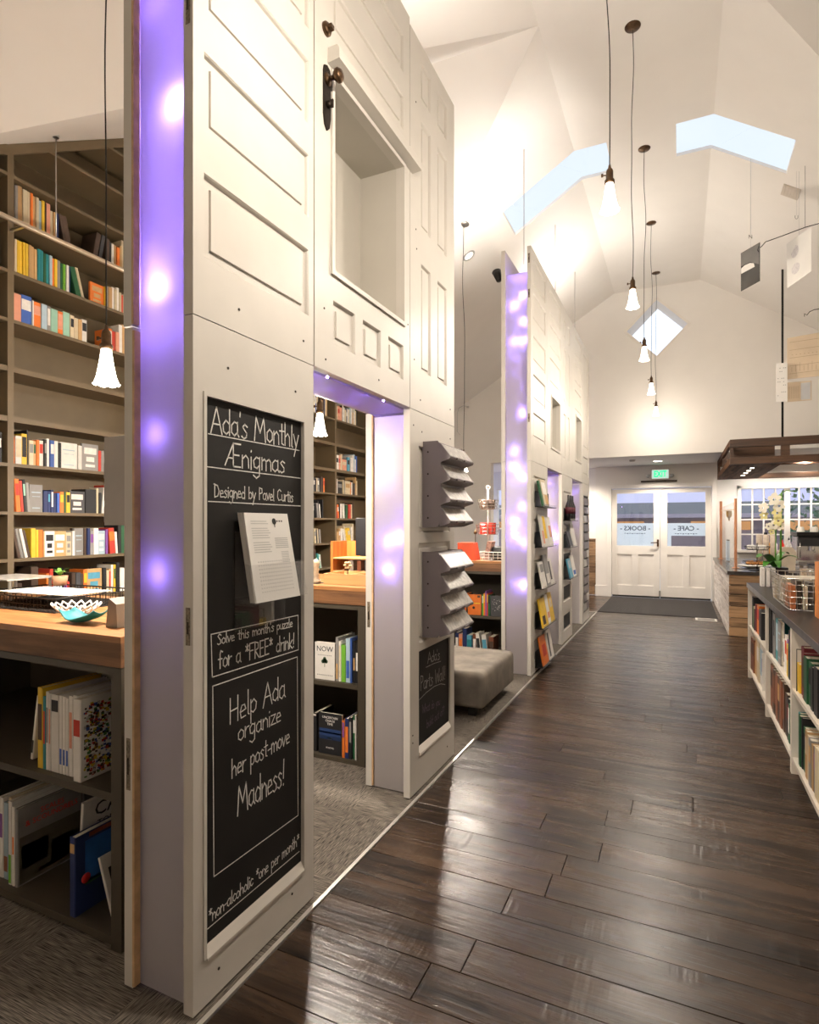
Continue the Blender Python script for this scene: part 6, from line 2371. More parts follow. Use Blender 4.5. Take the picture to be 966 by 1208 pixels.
for y in (9.75, 10.2, 10.65, 11.1):
    m = MB()
    m.lathe([(.0001, -.004), (.026, -.004), (.03, 0)], (.95, y, RZ0 + .0015), 14)
    m.build('downlight', disc_light, rk)
    lamp('downlight_lamp', (.95, y, RZ0 - .03), POWER['puck'], WARM, .03, 'SPOT', aim=(0, 0, -1), angle=120, parent=rk)
m = MB()
xr, yr = 1.235, 9.08
m.tube([(xr, yr, RZ1), (xr, yr, zright(xr))], .013, 8)
m.build('hanging_rod', black_metal, rk)

# ================================================================== mobile of drawings over the cafe
MY = 6.6


def hung(label, pts, mt, cat='hanging print', th=.004):
    m = MB()
    P = [Vector(p) for p in pts]
    n_ = (P[1] - P[0]).cross(P[3] - P[0]).normalized() * th / 2
    A = [p + n_ for p in P]
    B = [p - n_ for p in P]
    m.add(A + B, [(0, 1, 2, 3), (7, 6, 5, 4), (0, 4, 5, 1), (1, 5, 6, 2), (2, 6, 7, 3), (3, 7, 4, 0)])
    t = thing('hanging_print', label, cat, (P[0] + P[2]) / 2, group='prints hung from the mobile')
    m.build('print_sheet', mt, t)
    return t, A, B


t, A, B = hung('dark photographic print with a pale curved shape, hung at the right', [(.582, 7.0, 3.90), (.732, 6.81, 3.91), (.732, 6.81, 4.30), (.582, 7.0, 4.30)], dark_glass)
m = MB()


def on_dark(u, z):
    return (.582 + .150 * u - .0028, 7.0 - .19 * u - .0028, z)


m.poly([on_dark(.02, 4.08), on_dark(.75, 4.08), on_dark(.70, 4.12), on_dark(.5, 4.145), on_dark(.2, 4.15), on_dark(.02, 4.135)])
m.build('pale_shape_print', paper, t)
m = MB()
m.poly([on_dark(.02, 4.16), on_dark(.5, 4.155), on_dark(.98, 4.08), on_dark(.98, 4.295), on_dark(.02, 4.295)])
m.build('sky_print', mat('print_mid_grey', (0.16, 0.15, 0.14), 0.3, var=.15), t)
m = MB()
m.tube([(.66, 6.9, 4.30), (.66, 6.9, zright(.66))], .0012, 4)
m.build('hanging_thread', steel, t)
t, A, B = hung('white drawing sheet with faint round sketches, hung at the upper right', [(.995, 7.0, 3.86), (1.145, 6.68, 3.88), (1.145, 6.68, 4.31), (.989, 7.0, 4.313)], paper)
m = MB()
for (u0, u1, z0, z1) in ((.18, .5, 4.12, 4.24), (.2, .55, 3.95, 4.06)):
    def on_w(u, z):
        return (.993 + .152 * u - .003, 7.0 - .32 * u - .0015, z)
    m.poly([on_w((u0 + u1) / 2 + (u1 - u0) / 2 * math.cos(a_), (z0 + z1) / 2 + (z1 - z0) / 2 * math.sin(a_)) for a_ in [2 * PI * k / 14 for k in range(14)]])
m.build('faint_sketch', mat('faint_sketch', (0.66, 0.63, 0.63), 0.8, var=.15, scale=60), t)
m = MB()
m.tube([(1.07, 6.84, 4.31), (1.07, 6.84, zright(1.07))], .0012, 4)
m.build('hanging_thread', steel, t)
t, A, B = hung('tan architectural drawing hung beside the black rod', [(.992, 7.0, 2.93), (1.55, 6.95, 2.93), (1.55, 6.95, 3.38), (.992, 7.0, 3.35)], map_paper)
m = MB()
for k in range(5):
    z = 2.98 + k * .08
    m.quad((1.01, 6.994, z), (1.53, 6.949, z + .01), (1.53, 6.949, z + .014), (1.01, 6.994, z + .004))
for k in range(14):
    x = 1.03 + k * .034
    y_ = 6.994 - (x - 1.01) * .088
    m.quad((x, y_, 3.00), (x + .003, y_, 3.00), (x + .003, y_, 3.05 + .02 * (k % 3)), (x, y_, 3.05 + .02 * (k % 3)))
    m.quad((x, y_, 3.17), (x + .012, y_, 3.17), (x + .012, y_, 3.175), (x, y_, 3.175))
m.build('drawn_lines', mat('sepia_lines', (0.40, 0.30, 0.20), 0.8), t)
m = MB()
m.tube([(1.25, 6.97, 3.36), (1.25, 6.97, zright(1.25))], .0012, 4)
m.build('hanging_thread', steel, t)
t, A, B = hung('small white sheet punched with dots in front of the black rod', [(.893, 6.97, 2.70), (.99, 6.97, 2.70), (.99, 6.97, 3.09), (.893, 6.97, 3.10)], paper)
m = MB()
prng = random.Random(6)
for k in range(22):
    x, z = .905 + prng.randrange(5) * .016, 2.76 + prng.randrange(9) * .035
    m.quad((x, 6.966, z), (x + .009, 6.966, z), (x + .009, 6.966, z + .007), (x, 6.966, z + .007))
q = m.build('dot_print', print_grey, t)
q['kind'] = 'stuff'
t, A, B = hung('narrow tan and grey sheet hung at the foot of the tan drawing', [(.995, 7.01, 2.70), (1.20, 7.0, 2.70), (1.20, 7.0, 2.895), (.995, 7.01, 2.90)], map_paper)
m = MB()
m.quad((1.11, 6.999, 2.71), (1.19, 6.995, 2.71), (1.19, 6.995, 2.88), (1.11, 6.999, 2.88))
m.build('grey_print', mat('pale_grey_print', (0.5, 0.5, 0.5), 0.7, var=.1), t)
m = MB()
for k in range(7):
    m.quad((1.0 + k * .015, 7.003, 2.73), (1.004 + k * .015, 7.003, 2.73), (1.004 + k * .015, 7.003, 2.86), (1.0 + k * .015, 7.003, 2.85))
m.build('drawn_lines', MATS['sepia_lines'], t)
# wire arms of the mobile
m = MB()
m.tube([(.700, 6.6, 4.12), (.690, 6.6, 4.14), (.70, 6.6, 4.175), (.715, 6.6, 4.16), (.725, 6.6, 4.17), (.76, 6.62, 4.215), (.90, 6.66, 4.26), (1.10, 6.72, 4.33), (1.6, 6.9, 4.46)], .0045, 6)
m.tube([(1.1, 6.72, 4.33), (1.1, 6.72, zright(1.1))], .0015, 5)
tag(m.build('mobile_arm', black_metal, origin=(1.1, 6.7, 4.3)), 'upper curved black wire arm of the mobile with a hooked end', 'wire arm', 'mobile arms')
m = MB()
m.tube([(1.075, 6.6, 3.43), (1.075, 6.6, 3.455), (1.095, 6.6, 3.44), (1.12, 6.62, 3.475), (1.16, 6.64, 3.495), (1.5, 6.75, 3.53)], .004, 6)
m.tube([(1.3, 6.69, 3.51), (1.3, 6.69, zright(1.3))], .0015, 5)
tag(m.build('mobile_arm', black_metal, origin=(1.2, 6.7, 3.5)), 'lower short curved black wire arm of the mobile above the tan drawing', 'wire arm', 'mobile arms')
# small letters hung on the mobile
for lb, c, x, y, z in (('tiny hanging letter above the dark print', 'N', .66, 6.92, 4.42), ('tiny hanging letter above the white drawing sheet', 'U', 1.05, 6.85, 4.50)):
    t = thing('hanging_letter', lb, 'letter', (x, y, z), group='tiny letters on the mobile')
    text('letter', c, .055, (x, y, z), (PI / 2, 0, .4), mat('grey_letter', (0.25, 0.23, 0.2), 0.6), t)
    m = MB()
    m.tube([(x, y, z + .02), (x, y, zright(x))], .001, 4)
    m.build('hanging_thread', steel, t)
# square vent on the right slope
vx, vy = 1.06, 7.231
Rv = Matrix.Translation((vx, vy, zright(vx))) @ Matrix.Rotation(math.atan(sR), 4, 'Y')
m = MB()
m.box(-.09, .09, -.10, .10, -.012, 0, M=Rv)
for k in range(5):
    m.box(-.07 + k * .032, -.058 + k * .032, -.085, .085, -.016, -.012, M=Rv)
tag(m.build('ceiling_vent', mat('vent_beige', (0.60, 0.53, 0.45), 0.6), origin=(vx, vy, zright(vx))), 'small beige square vent on the right ceiling slope', 'vent')

# ================================================================== exit sign and vestibule fittings
ex = thing('exit_sign', 'green lit EXIT sign with two small lamp heads over the double doors', 'exit sign', (-.345, DY - .03, 2.40))
m = MB()
m.box(-.515, -.185, DY - .045, DY - .002, 2.335, 2.535)
m.build('housing', mat('sign_red_edge', (0.75, 0.55, 0.50), 0.5), ex, bevel=.004)
m = MB()
m.box(-.50, -.20, DY - .048, DY - .0455, 2.35, 2.52)
m.build('lit_face', exit_white, ex)
text('exit_lettering', 'EXIT', .165, (-.35, DY - .0495, 2.435), (PI / 2, 0, 0), exit_green, ex, sx=.68, bold=.006)
for s_ in (-1, 1):
    m = MB()
    m.lathe([(.0001, 0), (.03, 0), (.036, .05), (.0001, .05)], (-.35 + s_ * .215, DY - .03, 2.40), 14, M=Matrix.Rotation(PI / 2, 4, 'X'))
    m.tube([(-.35 + s_ * .16, DY - .02, 2.43), (-.35 + s_ * .215, DY - .03, 2.43)], .008, 6)
    m.build('lamp_head', steel, ex)
m = MB()
m.box(-.70, -.05, DY - .05, DY - .002, 2.285, 2.315)
tag(m.build('door_closer', dark_bronze, origin=(-.37, DY - .03, 2.3), bevel=.003), 'slim dark rail on the wall between exit sign and doors', 'rail')
rl = thing('recessed_light', 'bright round recessed light in the lowered ceiling before the doors', 'ceiling light', (-.37, 11.6, ZS))
m = MB()
m.lathe([(.075, -.003), (.095, -.004), (.098, 0)], (-.37, 11.6, ZS), 24)
m.build('trim_ring', white_paint, rl)
m = MB()
m.lathe([(.0001, -.002), (.076, -.002)], (-.37, 11.6, ZS), 24)
m.build('lens', disc_light, rl)
lamp('recessed_lamp', (-.37, 11.6, ZS - .05), POWER['recessed'], WARM, .07, 'SPOT', aim=(0, 0, -1), angle=140, parent=rl)
m = MB()
m.lathe([(.0001, -.03), (.045, -.03), (.055, 0)], (-.78, 11.2, ZS), 16)
tag(m.build('smoke_detector', mat('detector_tan', (0.45, 0.40, 0.35), 0.6), origin=(-.78, 11.2, ZS)), 'small round detector on the lowered ceiling left of the exit light', 'detector')
rl = thing('recessed_light', 'small recessed light added in the lowered ceiling left of the doors, unseen behind the partition', 'ceiling light', (-2.15, 11.95, ZS))  # unseen light added to brighten the set-back wall beside the doors
m = MB()
m.lathe([(.0001, -.002), (.076, -.002)], (-2.15, 11.95, ZS), 24)
m.build('lens', disc_light, rl)
lamp('recessed_lamp', (-2.15, 11.95, ZS - .05), POWER['recessed'], WARM, .07, 'SPOT', aim=(0, 0, -1), angle=140, parent=rl)
# cafe ceiling lights washing the window wall
for k, x in enumerate((1.25, 1.95, 2.65)):
    rl = thing('recessed_light', f'recessed light over the cafe back counter, {ORD[k]} from the left', 'ceiling light', (x, 11.95, ZS), group='recessed lights over the cafe counter')
    m = MB()
    m.lathe([(.0001, -.002), (.076, -.002)], (x, 11.95, ZS), 20)
    m.build('lens', disc_light, rl)
    lamp('recessed_lamp', (x, 11.95, ZS - .06), POWER['cafe'], SOFT, .07, 'SPOT', aim=(0, .25, -1), angle=150, parent=rl)

# ================================================================== things on the island counters
ZC = 1.0685
# wire letter tray with papers
tr = wire_basket('letter_tray', 'long black wire tray heaped with white papers on the left counter', 'tray', -3.0, -2.38, 1.58, 2.0, ZC + .002, ZC + .06, black_metal, 26, 16, 2, .0, .002)
for k in range(5):
    m = MB()
    a = .03 * (k - 2)
    M_ = Matrix.Translation((-2.84 + .075 * k, 1.80 - .015 * k, ZC + .052 + k * .0035)) @ Matrix.Rotation(a, 4, 'Z')
    m.box(-.15 - .02 * k, .15, -.11, .11, 0, .003, M=M_)
    tag(m.build('paper_sheets', paper, origin=(-2.7, 1.8, ZC + .05)), ('lowest', 'second', 'middle', 'fourth', 'topmost')[k] + ' of the loose white papers lying on the black wire tray', 'papers', 'papers on the wire tray')
# lattice bowl
lb_ = thing('lattice_bowl', 'white openwork lattice bowl on the left counter, beside the teal cloth', 'bowl', (-2.275, 1.60, ZC))
for k in range(16):
    a = 2 * PI * k / 16
    m = MB()
    for s_ in (-1, 1):
        m.tube([(-2.275 + r * math.cos(a + s_ * w_), 1.60 + r * .72 * math.sin(a + s_ * w_), ZC + z) for r, z, w_ in ((.050, .003, 0), (.075, .016, .20), (.098, .032, .39), (.112, .048, .59))], .0035, 5)
    m.build('lattice_strand', lattice_white, lb_)
m = MB()
m.lathe([(.0001, 0), (.052, 0), (.052, .005), (.0001, .005)], (-2.275, 1.60, ZC), 20)
m.build('bowl_foot', lattice_white, lb_)
# teal cloth boat
m = MB()
n1, n2 = 10, 6
v = []
for i in range(n1 + 1):
    for j in range(n2 + 1):
        u, w_ = i / n1 * 2 - 1, j / n2 * 2 - 1
        x = -2.055 + .10 * u
        y = 1.475 + .05 * w_ * (1 - .35 * u * u)
        z = ZC + .003 + .042 * u * u * (1.0 if u > 0 else .7) + .014 * w_ * w_ + .004 * math.sin(5 * u)
        v.append((x, y, z))
m.add(v, [(i * (n2 + 1) + j, (i + 1) * (n2 + 1) + j, (i + 1) * (n2 + 1) + j + 1, i * (n2 + 1) + j + 1) for i in range(n1) for j in range(n2)], 0, True)
o = m.build('felt_tray', teal_felt, origin=(-2.055, 1.475, ZC))
sd = o.modifiers.new('thickness', 'SOLIDIFY')
sd.thickness = .004
sd.offset = 1
tag(o, 'small teal curled felt tray at the front of the left counter', 'tray')
t = thing('pen_stand', 'grey pen stand with orange-edged black dish at the right end of the left counter', 'desk stand', (-1.87, 1.50, ZC))
m = MB()
m.prism([(-1.90, ZC), (-1.84, ZC), (-1.845, ZC + .085), (-1.885, ZC + .105)], 1, 1.45, 1.53)
m.build('grey_block', mat('warm_grey_plastic', (0.22, 0.19, 0.16), 0.6), t)
m = MB()
m.lathe([(.0001, 0), (.05, 0), (.065, .022), (.060, .024), (.045, .006), (.0001, .006)], (-2.0, 1.66, ZC + .001), 18)
m.build('black_dish', black_plastic, t)
m = MB()
m.tube([(-2.0 + .066 * math.cos(a), 1.66 + .066 * math.sin(a), ZC + .026) for a in [2 * PI * k / 20 for k in range(20)]], .003, 5, closed=True)
m.build('orange_rim', mat('orange_rim', (0.8, 0.25, 0.03), 0.4), t)
# small plants and raised glass shelf at far left
gs = thing('glass_riser', 'small glass-topped riser with greenery at the far left of the counter', 'riser', (-3.0, 1.80, ZC))
m = MB()
m.box(-3.30, -2.95, 1.72, 1.98, ZC + .10, ZC + .106)
m.build('glass_top', clear_bin, gs)
for (x, y) in ((-3.27, 1.75), (-2.98, 1.75), (-3.27, 1.95), (-2.98, 1.95)):
    m = MB()
    m.cyl((x, y, ZC), .008, .001, .10, 8)
    m.build('leg', steel, gs)
sp = thing('succulent_pot', 'tiny pot of pale green succulents beside the glass riser', 'potted plant', (-2.90, 1.95, ZC))
m = MB()
m.lathe([(.0001, 0), (.03, 0), (.038, .05), (.034, .05), (.0001, .045)], (-2.90, 1.95, ZC + .061), 14)
m.build('pot', mat('clay_pot', (0.42, 0.22, 0.12), 0.7), sp)
prng = random.Random(15)
for k in range(7):
    m = MB()
    a = 2 * PI * k / 7
    leafblade(m, (-2.90, 1.95, ZC + .11), (-2.90 + .045 * math.cos(a), 1.95 + .045 * math.sin(a), ZC + .15 + .02 * (k % 2)), .01, .010, 4)
    m.build('leaf', stem_green, sp)
# organiser on the shop side of the near partition
m = MB()
m.box(-1.69, XI + .004, 1.285, 1.50, 1.44, 1.725)
for k in range(4):
    m.box(-1.692, -1.69, 1.285, 1.50, 1.45 + k * .07, 1.50 + k * .07)
tag(m.build('leaflet_rack', mat('pale_grey_plastic', (0.45, 0.41, 0.37), 0.5), origin=(-1.63, 1.38, 1.44)), 'pale grey leaflet rack fixed to the shop side of the near partition', 'leaflet rack')
m = MB()
m.box(-1.65, XI + .004, 2.82, 3.05, 1.27, 1.48)
tag(m.build('leaflet_rack', black_plastic, origin=(-1.61, 2.93, 1.3), bevel=.003), 'black leaflet rack on the shop side of the partition inside the near doorway', 'leaflet rack')
# doorway counter: wooden box, crate, figures
t = thing('wooden_tray_box', 'shallow open wooden box at the front of the doorway counter', 'wooden box', (-1.9, 3.15, ZC))
m = MB()
bx0, bx1, by0, by1, bh = -2.04, -1.72, 3.09, 3.33, .068
for (a, b, c, d) in ((bx0, bx1, by0, by0 + .012), (bx0, bx1, by1 - .012, by1), (bx0, bx0 + .012, by0 + .012, by1 - .012), (bx1 - .012, bx1, by0 + .012, by1 - .012), (bx1 - .13, bx1 - .118, by0 + .012, by1 - .012)):
    m = MB()
    m.box(a, b, c, d, ZC + .001, ZC + bh)
    m.build('side_board', box_wood, t)
m = MB()
m.box(bx0 + .012, bx1 - .012, by0 + .012, by1 - .012, ZC + .001, ZC + .01)
m.build('base_board', box_wood, t)
t = thing('wooden_card_rack', 'upright wooden rack of cards standing behind the wooden box', 'card rack', (-2.0, 3.45, ZC))
m = MB()
m.box(-2.20, -2.18, 3.42, 3.62, ZC + .001, ZC + .26)
m.build('side_board', orange_wood, t)
m = MB()
m.box(-2.18, -2.08, 3.60, 3.62, ZC + .001, ZC + .26)
m.build('back_board', orange_wood, t)
for z in (.05, .14):
    m = MB()
    m.box(-2.18, -1.76, 3.42, 3.62, ZC + z, ZC + z + .008)
    m.build('shelf', box_wood, t)
for k in range(5):
    m = MB()
    m.box(-2.06 + k * .06, -2.03 + k * .06, 3.44, 3.56, ZC + .059, ZC + .13)
    o = m.build('card_box', cover_mat, origin=(-2.04 + k * .06, 3.5, ZC + .06))
    o.color = (PAL['EHkWD'[k]][1]) + (1,)
    tag(o, ['grey', 'chestnut', 'charcoal', 'white', 'dark brown'][k] + ' card box on the wooden rack, doorway counter', 'card box', 'card boxes on the wooden rack')
t = thing('flower_ornament', 'small pale flower ornament standing in the wooden box', 'ornament', (-1.93, 3.20, ZC))
m = MB()
m.tube([(-1.93, 3.20, ZC + .011), (-1.93, 3.20, ZC + .10)], .003, 5)
m.build('stem', black_metal, t)
m = MB()
for k in range(6):
    a = PI * k / 3
    m.lathe([(.0001, -.008), (.011, -.005), (.013, 0), (.011, .005), (.0001, .008)], (-1.93 + .018 * math.cos(a), 3.20, ZC + .115 + .018 * math.sin(a)), 8)
m.build('flower_head', mat('pale_gold', (0.62, 0.48, 0.26), 0.5), t)
t = thing('figurine', 'small pale stacked figurine at the left of the doorway counter', 'figurine', (-2.12, 3.12, ZC))
m = MB()
m.lathe([(.0001, 0), (.035, 0), (.035, .02), (.020, .025), (.026, .05), (.018, .07), (.024, .085), (.020, .10), (.028, .125), (.014, .15), (.0001, .152)], (-2.12, 3.12, ZC + .001), 16)
m.build('body', mat('stoneware', (0.50, 0.40, 0.28), 0.6, var=.3, scale=30), t)
m = MB()
m.box(-2.17, -2.07, 3.07, 3.17, ZC + .0, ZC + .002)
m.build('base', black_plastic, t)

# counter behind the ottoman
m = MB()
m.prism([(-2.16, ZC), (-1.955, ZC), (-1.985, ZC + .185), (-2.16, ZC + .185)], 1, 5.85, 6.0)
tag(m.build('red_card_box', red_box, origin=(-2.05, 5.9, ZC)), 'bright red-orange box at the left on the counter behind the ottoman', 'box')
wire_basket('wire_basket', 'white wire basket of black items on the counter behind the ottoman', 'wire basket', -1.90, -1.625, 5.85, 6.08, ZC + .002, ZC + .09, lattice_white, 6, 4, 3, .012, .0025)
m = MB()
rbox(m, -1.80, -1.64, 5.88, 6.05, ZC + .006, ZC + .15, .03)
tag(m.build('black_bag', black_plastic, origin=(-1.72, 5.96, ZC)), 'black zip bag heaped in the white wire basket', 'bag')
m = MB()
m.prism([(-1.88, ZC + .006), (-1.83, ZC + .006), (-1.79, ZC + .20), (-1.84, ZC + .20)], 1, 5.88, 6.02)
tag(m.build('brown_packet', mat('mottled_brown', (0.35, 0.2, 0.16), 0.7, var=.5, scale=40), origin=(-1.84, 5.95, ZC)), 'mottled brown packet leaning in the white wire basket', 'packet')
tw = thing('tiered_basket_stand', 'slender stand carrying two round wire baskets on the counter behind the ottoman', 'basket stand', (-1.81, 6.2, ZC))
m = MB()
m.tube([(-1.93, 6.2, ZC + .001), (-1.93, 6.2, ZC + .77)], .010, 8)
m.cyl((-1.93, 6.2, ZC), .07, .001, .012, 18)
m.build('pole', lattice_white, tw)
m = MB()
m.tube([(-1.93 + .02 * math.cos(a), 6.2, ZC + .79 + .02 * math.sin(a)) for a in [2 * PI * k / 14 for k in range(14)]], .003, 5, closed=True)
m.build('top_ring', lattice_white, tw)
for zc, r, hh, cc, nme in ((ZC + .55, .115, .10, 'D', 'dark brown'), (ZC + .27, .135, .11, 'R', 'red')):
    m = MB()
    for k in range(4):
        rr = r * (.78 + .22 * k / 3)
        m.tube([(-1.93 + rr * math.cos(a), 6.2 + rr * math.sin(a), zc + hh * k / 3) for a in [2 * PI * j / 20 for j in range(20)]], .0028, 4, closed=True)
    for j in range(14):
        a = 2 * PI * j / 14
        m.tube([(-1.93, 6.2, zc), (-1.93 + r * .78 * math.cos(a), 6.2 + r * .78 * math.sin(a), zc), (-1.93 + r * math.cos(a), 6.2 + r * math.sin(a), zc + hh)], .0022, 4)
    m.build('round_wire_basket', chrome, tw)
    for j in range(6):
        a = 2 * PI * j / 6 + .3
        x, y = -1.93 + r * .45 * math.cos(a), 6.2 + r * .45 * math.sin(a)
        m = MB()
        m.box(x - .024, x + .024, y - .02, y + .02, zc + .004, zc + hh + (.02 if cc == 'R' else 0))
        o = m.build('small_pouch', cover_mat, origin=(x, y, zc), bevel=.004)
        o.color = PAL[cc][1] + (1,)
        tag(o, f'{nme} pouch in the {"lower" if cc == "R" else "upper"} round wire basket, {ORD[j]} counted round from the right', 'pouch', f'{nme} pouches in the round wire baskets')
t = thing('trophy_stand', 'thin stand with a small bronze knob beside the red box', 'ornament', (-2.02, 6.15, ZC))
m = MB()
m.tube([(-2.06, 6.15, ZC + .001), (-2.06, 6.15, ZC + .33)], .005, 6)
m.lathe([(.0001, -.02), (.018, -.012), (.022, 0), (.016, .014), (.0001, .02)], (-2.06, 6.15, ZC + .29), 12)
m.cyl((-2.06, 6.15, ZC), .04, .001, .01, 14)
m.build('stand', bronze, t)
# wall hook wire high on the far wall
m = MB()
m.tube([(-3.70, 10.57, 3.72), (-3.78, 10.55, 3.74), (-3.87, 10.55, 3.70), (-3.90, 10.55, 3.60), (-3.90, 10.55, 3.25), (-3.84, 10.57, 3.18)], .006, 6)
m.cyl((-3.70, 10.59, 3.70), .025, 0, .03, 10)
tag(m.build('hooked_wire', steel, origin=(-3.8, 10.56, 3.4)), 'thin hooked wire on the far wall left of the far partition', 'wire')

# ================================================================== far partition: ledges, books, bottles
def ledge(label, y0, y1, z, g_):
    t = thing('book_ledge', label, 'ledge', (XO, (y0 + y1) / 2, z), group=g_)
    m = MB()
    m.box(XO, XO + .085, y0, y1, z - .006, z)
    m.build('tray', black_metal, t)
    m = MB()
    m.box(XO + .085, XO + .089, y0, y1, z - .006, z + .022)
    m.build('lip', acrylic, t)
    m = MB()
    m.quad((XO + .006, y0, z), (XO + .006, y1, z), (XO + .002, y1, z + .15), (XO + .002, y0, z + .15))
    m.build('back_rest', black_metal, t)
    return t


def tilted(label, y, z, w, h, col, t=.018, art=(), x=XO + .073, group=None):
    lean = -math.degrees(math.asin(.052 / h))
    return book(label, (x, y, z + t / 2 * math.sin(math.radians(abs(lean))) + .001), t, h, w, col, 0.0, math.radians(lean), group=group, art=art)


GLb = 'books on the ledges of the far partition'
LB_ = ['top', 'second', 'third', 'fourth', 'lowest']
for i, z in enumerate((1.625, 1.225, .822, .435, .060)):
    ledge(f'{LB_[i]} of the five dark tilted ledges on the near end of the far partition', 5.62, 6.26, z, 'ledges on the far partition')
for lb, y, z, w, h, c, art in (
        ('green illustrated book with a tan inset on the top ledge', 5.70, 1.625, .22, .27, 'C', [(1, .1, .9, .45, .9, 'W'), (1, .35, .95, .05, .42, 't')]),
        ('dark green narrow book at the left on the top ledge', 5.63, 1.625, .06, .25, 'G', []),
        ('wide white book with a yellow picture on the second ledge', 5.66, 1.225, .30, .32, 'W', [(1, .35, .75, .25, .95, 'Y'), (1, .05, .3, .1, .5, 'P')]),
        ('white and pink booklet at the right on the second ledge', 5.98, 1.225, .18, .30, 'W', [(1, .2, .8, .3, .7, 'P')]),
        ('white book at the left on the third ledge', 5.64, .822, .18, .26, 'W', [(1, .1, .9, .6, .9, 'E')]),
        ('pale grey tall book in the middle of the third ledge', 5.84, .822, .17, .32, 'E', [(1, .1, .9, .1, .4, 'W')]),
        ('grey and white book at the right on the third ledge', 6.03, .822, .18, .27, 'W', [(1, .1, .5, .2, .9, 'k')]),
        ('bright yellow book at the left on the fourth ledge', 5.65, .435, .24, .28, 'Y', [(1, .1, .6, .1, .4, 'D')]),
        ('white book with pink band between the yellow books', 5.90, .435, .12, .30, 'W', [(1, .1, .9, .2, .4, 'P')]),
        ('yellow book at the right on the fourth ledge', 6.03, .435, .18, .30, 'Y', [(1, .2, .8, .5, .8, 'C')]),
        ('orange book at the left on the lowest ledge', 5.67, .060, .24, .28, 'O', [(1, .2, .8, .3, .7, 'R')]),
        ('white and grey book at the right on the lowest ledge', 5.97, .060, .20, .30, 'W', [(1, .1, .4, .1, .9, 'k')])):
    tilted(lb, y, z, w, h, c, art=art, group=GLb)
for i, z in enumerate((1.50, 1.17, .79)):
    ledge(['upper ledge of dark bottles between the far doorways', 'middle ledge with a white book between the far doorways', 'lower ledge with pale and blue books between the far doorways'][i], 7.15, 7.70, z, 'ledges between the far doorways')
for k in range(3):
    y = 7.22 + k * .15
    t = thing('dark_bottle', f'dark bottle with maroon label, {ORD[k]} from the left on the upper ledge', 'bottle', (XO + .05, y, 1.50), group='dark bottles on the far ledge')
    m = MB()
    m.lathe([(.0001, 0), (.036, 0), (.037, .17), (.014, .235), (.013, .31), (.0001, .31)], (XO + .046, y, 1.501), 14)
    m.build('glass_body', black_plastic, t)
    m = MB()
    m.lathe([(.0375, .08), (.0382, .08), (.0382, .16), (.0375, .16)], (XO + .046, y, 1.501), 14)
    m.build('label', mat('maroon_label', (0.10, 0.01, 0.02), 0.6), t)
tilted('white book leaning forward on the middle ledge, between the far doorways', 7.42, 1.17, .22, .29, 'W', group=GLb)
tilted('dark picture book at the left on the middle ledge, between the far doorways', 7.18, 1.17, .2, .2, 'k', group=GLb)
tilted('blue patterned book on the lower ledge, between the far doorways', 7.20, .79, .2, .24, 's', group=GLb, art=[(1, .1, .9, .5, .9, 'L')])
tilted('white book beside the blue patterned one, between the far doorways', 7.43, .79, .2, .27, 'W', group=GLb, art=[(1, .1, .9, .1, .3, 'B')])

# ================================================================== spot lamp clipped to the far partition, plus two added ceiling uplights
def clamp_spot(label, x, y, z, aim, power, color=SOFT, angle=120):
    t = thing('clamp_spotlight', label, 'spotlight', (x, y, z))
    d = Vector(aim).normalized()
    q = d.to_track_quat('Z', 'Y').to_matrix().to_4x4()
    m = MB()
    m.lathe([(.0001, -.06), (.028, -.055), (.036, 0), (.045, .055), (.040, .055), (.030, .01), (.0001, .005)], (x, y, z), 18, M=q)
    m.build('lamp_head', black_metal, t)
    m = MB()
    m.tube([(x, y, z), (x + (.06 if x < -1.4 else -.06), y, z - .03), (x + (.06 if x < -1.4 else -.06), y, z - .10)], .008, 6)
    m.build('clamp_arm', black_metal, t)
    m = MB()
    c = Vector((x, y, z)) + d * .03
    m.lathe([(.0001, 0), (.034, 0)], c, 14, M=q)
    m.build('lens', disc_light, t)
    lamp('spot_lamp', Vector((x, y, z)) + d * .07, power, color, .05, 'SPOT', aim=d, angle=angle, parent=t)
    return t


clamp_spot('small dark spotlight clipped to the shop side at the near end of the far partition', -1.63, 5.56, 3.90, (-.35, .25, 1), POWER['uplight'] * .8)
clamp_spot('small dark added uplight, unseen on top of the far partition towards its far end', -1.43, 8.2, 4.12, (.25, .1, 1), POWER['uplight'] * .75, angle=155)  # added out of sight to brighten and even the far ceiling
clamp_spot('small dark added uplight, unseen on top of the near partition', -1.43, 2.9, 4.12, (.35, -.1, 1), POWER['uplight'] * .8, angle=155)  # added out of sight to brighten the ceiling over the near partition

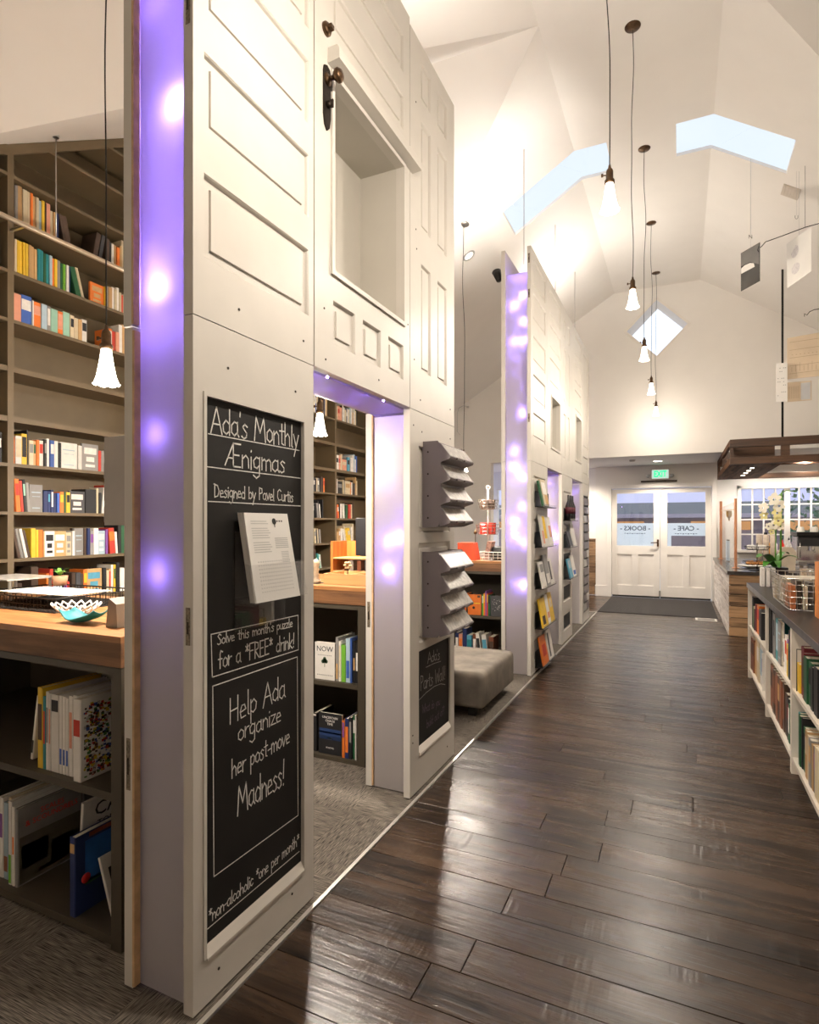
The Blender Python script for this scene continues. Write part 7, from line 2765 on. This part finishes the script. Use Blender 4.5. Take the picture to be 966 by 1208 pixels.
# ================================================================== outside: street and low building
o = MB()
o.box(-14, 16, 12.95, 34, -.25, -.15)
st_ = o.build('street', asphalt)
tag(st_, 'dusky grey street outside the doors', 'street', kind='structure')
bd_ = thing('far_building', 'low dark-roofed building across the street, seen through the door glass', 'building', (0, 24, -.15))
m = MB()
m.box(-12, 14, 23.0, 28, -.15, 1.72)
m.build('wall', street_wall, bd_)
m = MB()
m.prism([(22.2, 1.70), (22.2, 1.78), (25.5, 2.35), (28.5, 1.78), (28.5, 1.70)], 0, -12.5, 14.5)
m.build('roof', street_roof, bd_)
m = MB()
m.box(-12.4, 14.4, 22.1, 22.2, 1.70, 1.84)
m.build('gutter', mat('mauve_gutter', (0.34, 0.30, 0.36), 0.8), bd_)
for k, (x0, x1) in enumerate(((-2.6, -1.2), (-.9, -.4), (.35, 1.1), (1.3, 2.2), (3.0, 4.4), (-5.5, -3.6), (-8, -6.5))):
    m = MB()
    m.box(x0, x1, 22.96, 23.0, 1.28, 1.58)
    m.build('lit_window', lit_shop, bd_)
for k in range(4):
    t = thing('street_tree', f'dark leafy street tree beyond the cafe window, {ORD[k]} from the left', 'tree', (2.9 + k * 2.0, 18 + (k % 2), -.15), group='trees beyond the cafe window')
    m = MB()
    x, y = 2.9 + k * 2.0, 18 + (k % 2)
    m.tube([(x, y, -.15), (x, y, 1.2)], [.09, .06], 8)
    m.build('trunk', mat('tree_bark', (0.05, 0.04, 0.03), 0.9), t)
    m = MB()
    tr_ = random.Random(k)
    for j in range(260):
        a, b, r = tr_.uniform(0, 2 * PI), tr_.uniform(-1, 1), tr_.uniform(.35, .95)
        c = Vector((x + r * math.cos(a) * math.sqrt(1 - b * b), y + r * math.sin(a) * math.sqrt(1 - b * b), 1.9 + b * .9))
        s_ = tr_.uniform(.06, .12)
        e1 = Vector((tr_.uniform(-1, 1), tr_.uniform(-1, 1), tr_.uniform(-1, 1))).normalized() * s_
        e2 = e1.cross(Vector((tr_.uniform(-1, 1), tr_.uniform(-1, 1), 1))).normalized() * s_ * .6
        m.quad(c - e1, c - e2, c + e1, c + e2)
    q = m.build('foliage', mat('dusk_foliage', (0.03, 0.10, 0.05), 0.7, var=.4), t)
    q['kind'] = 'stuff'
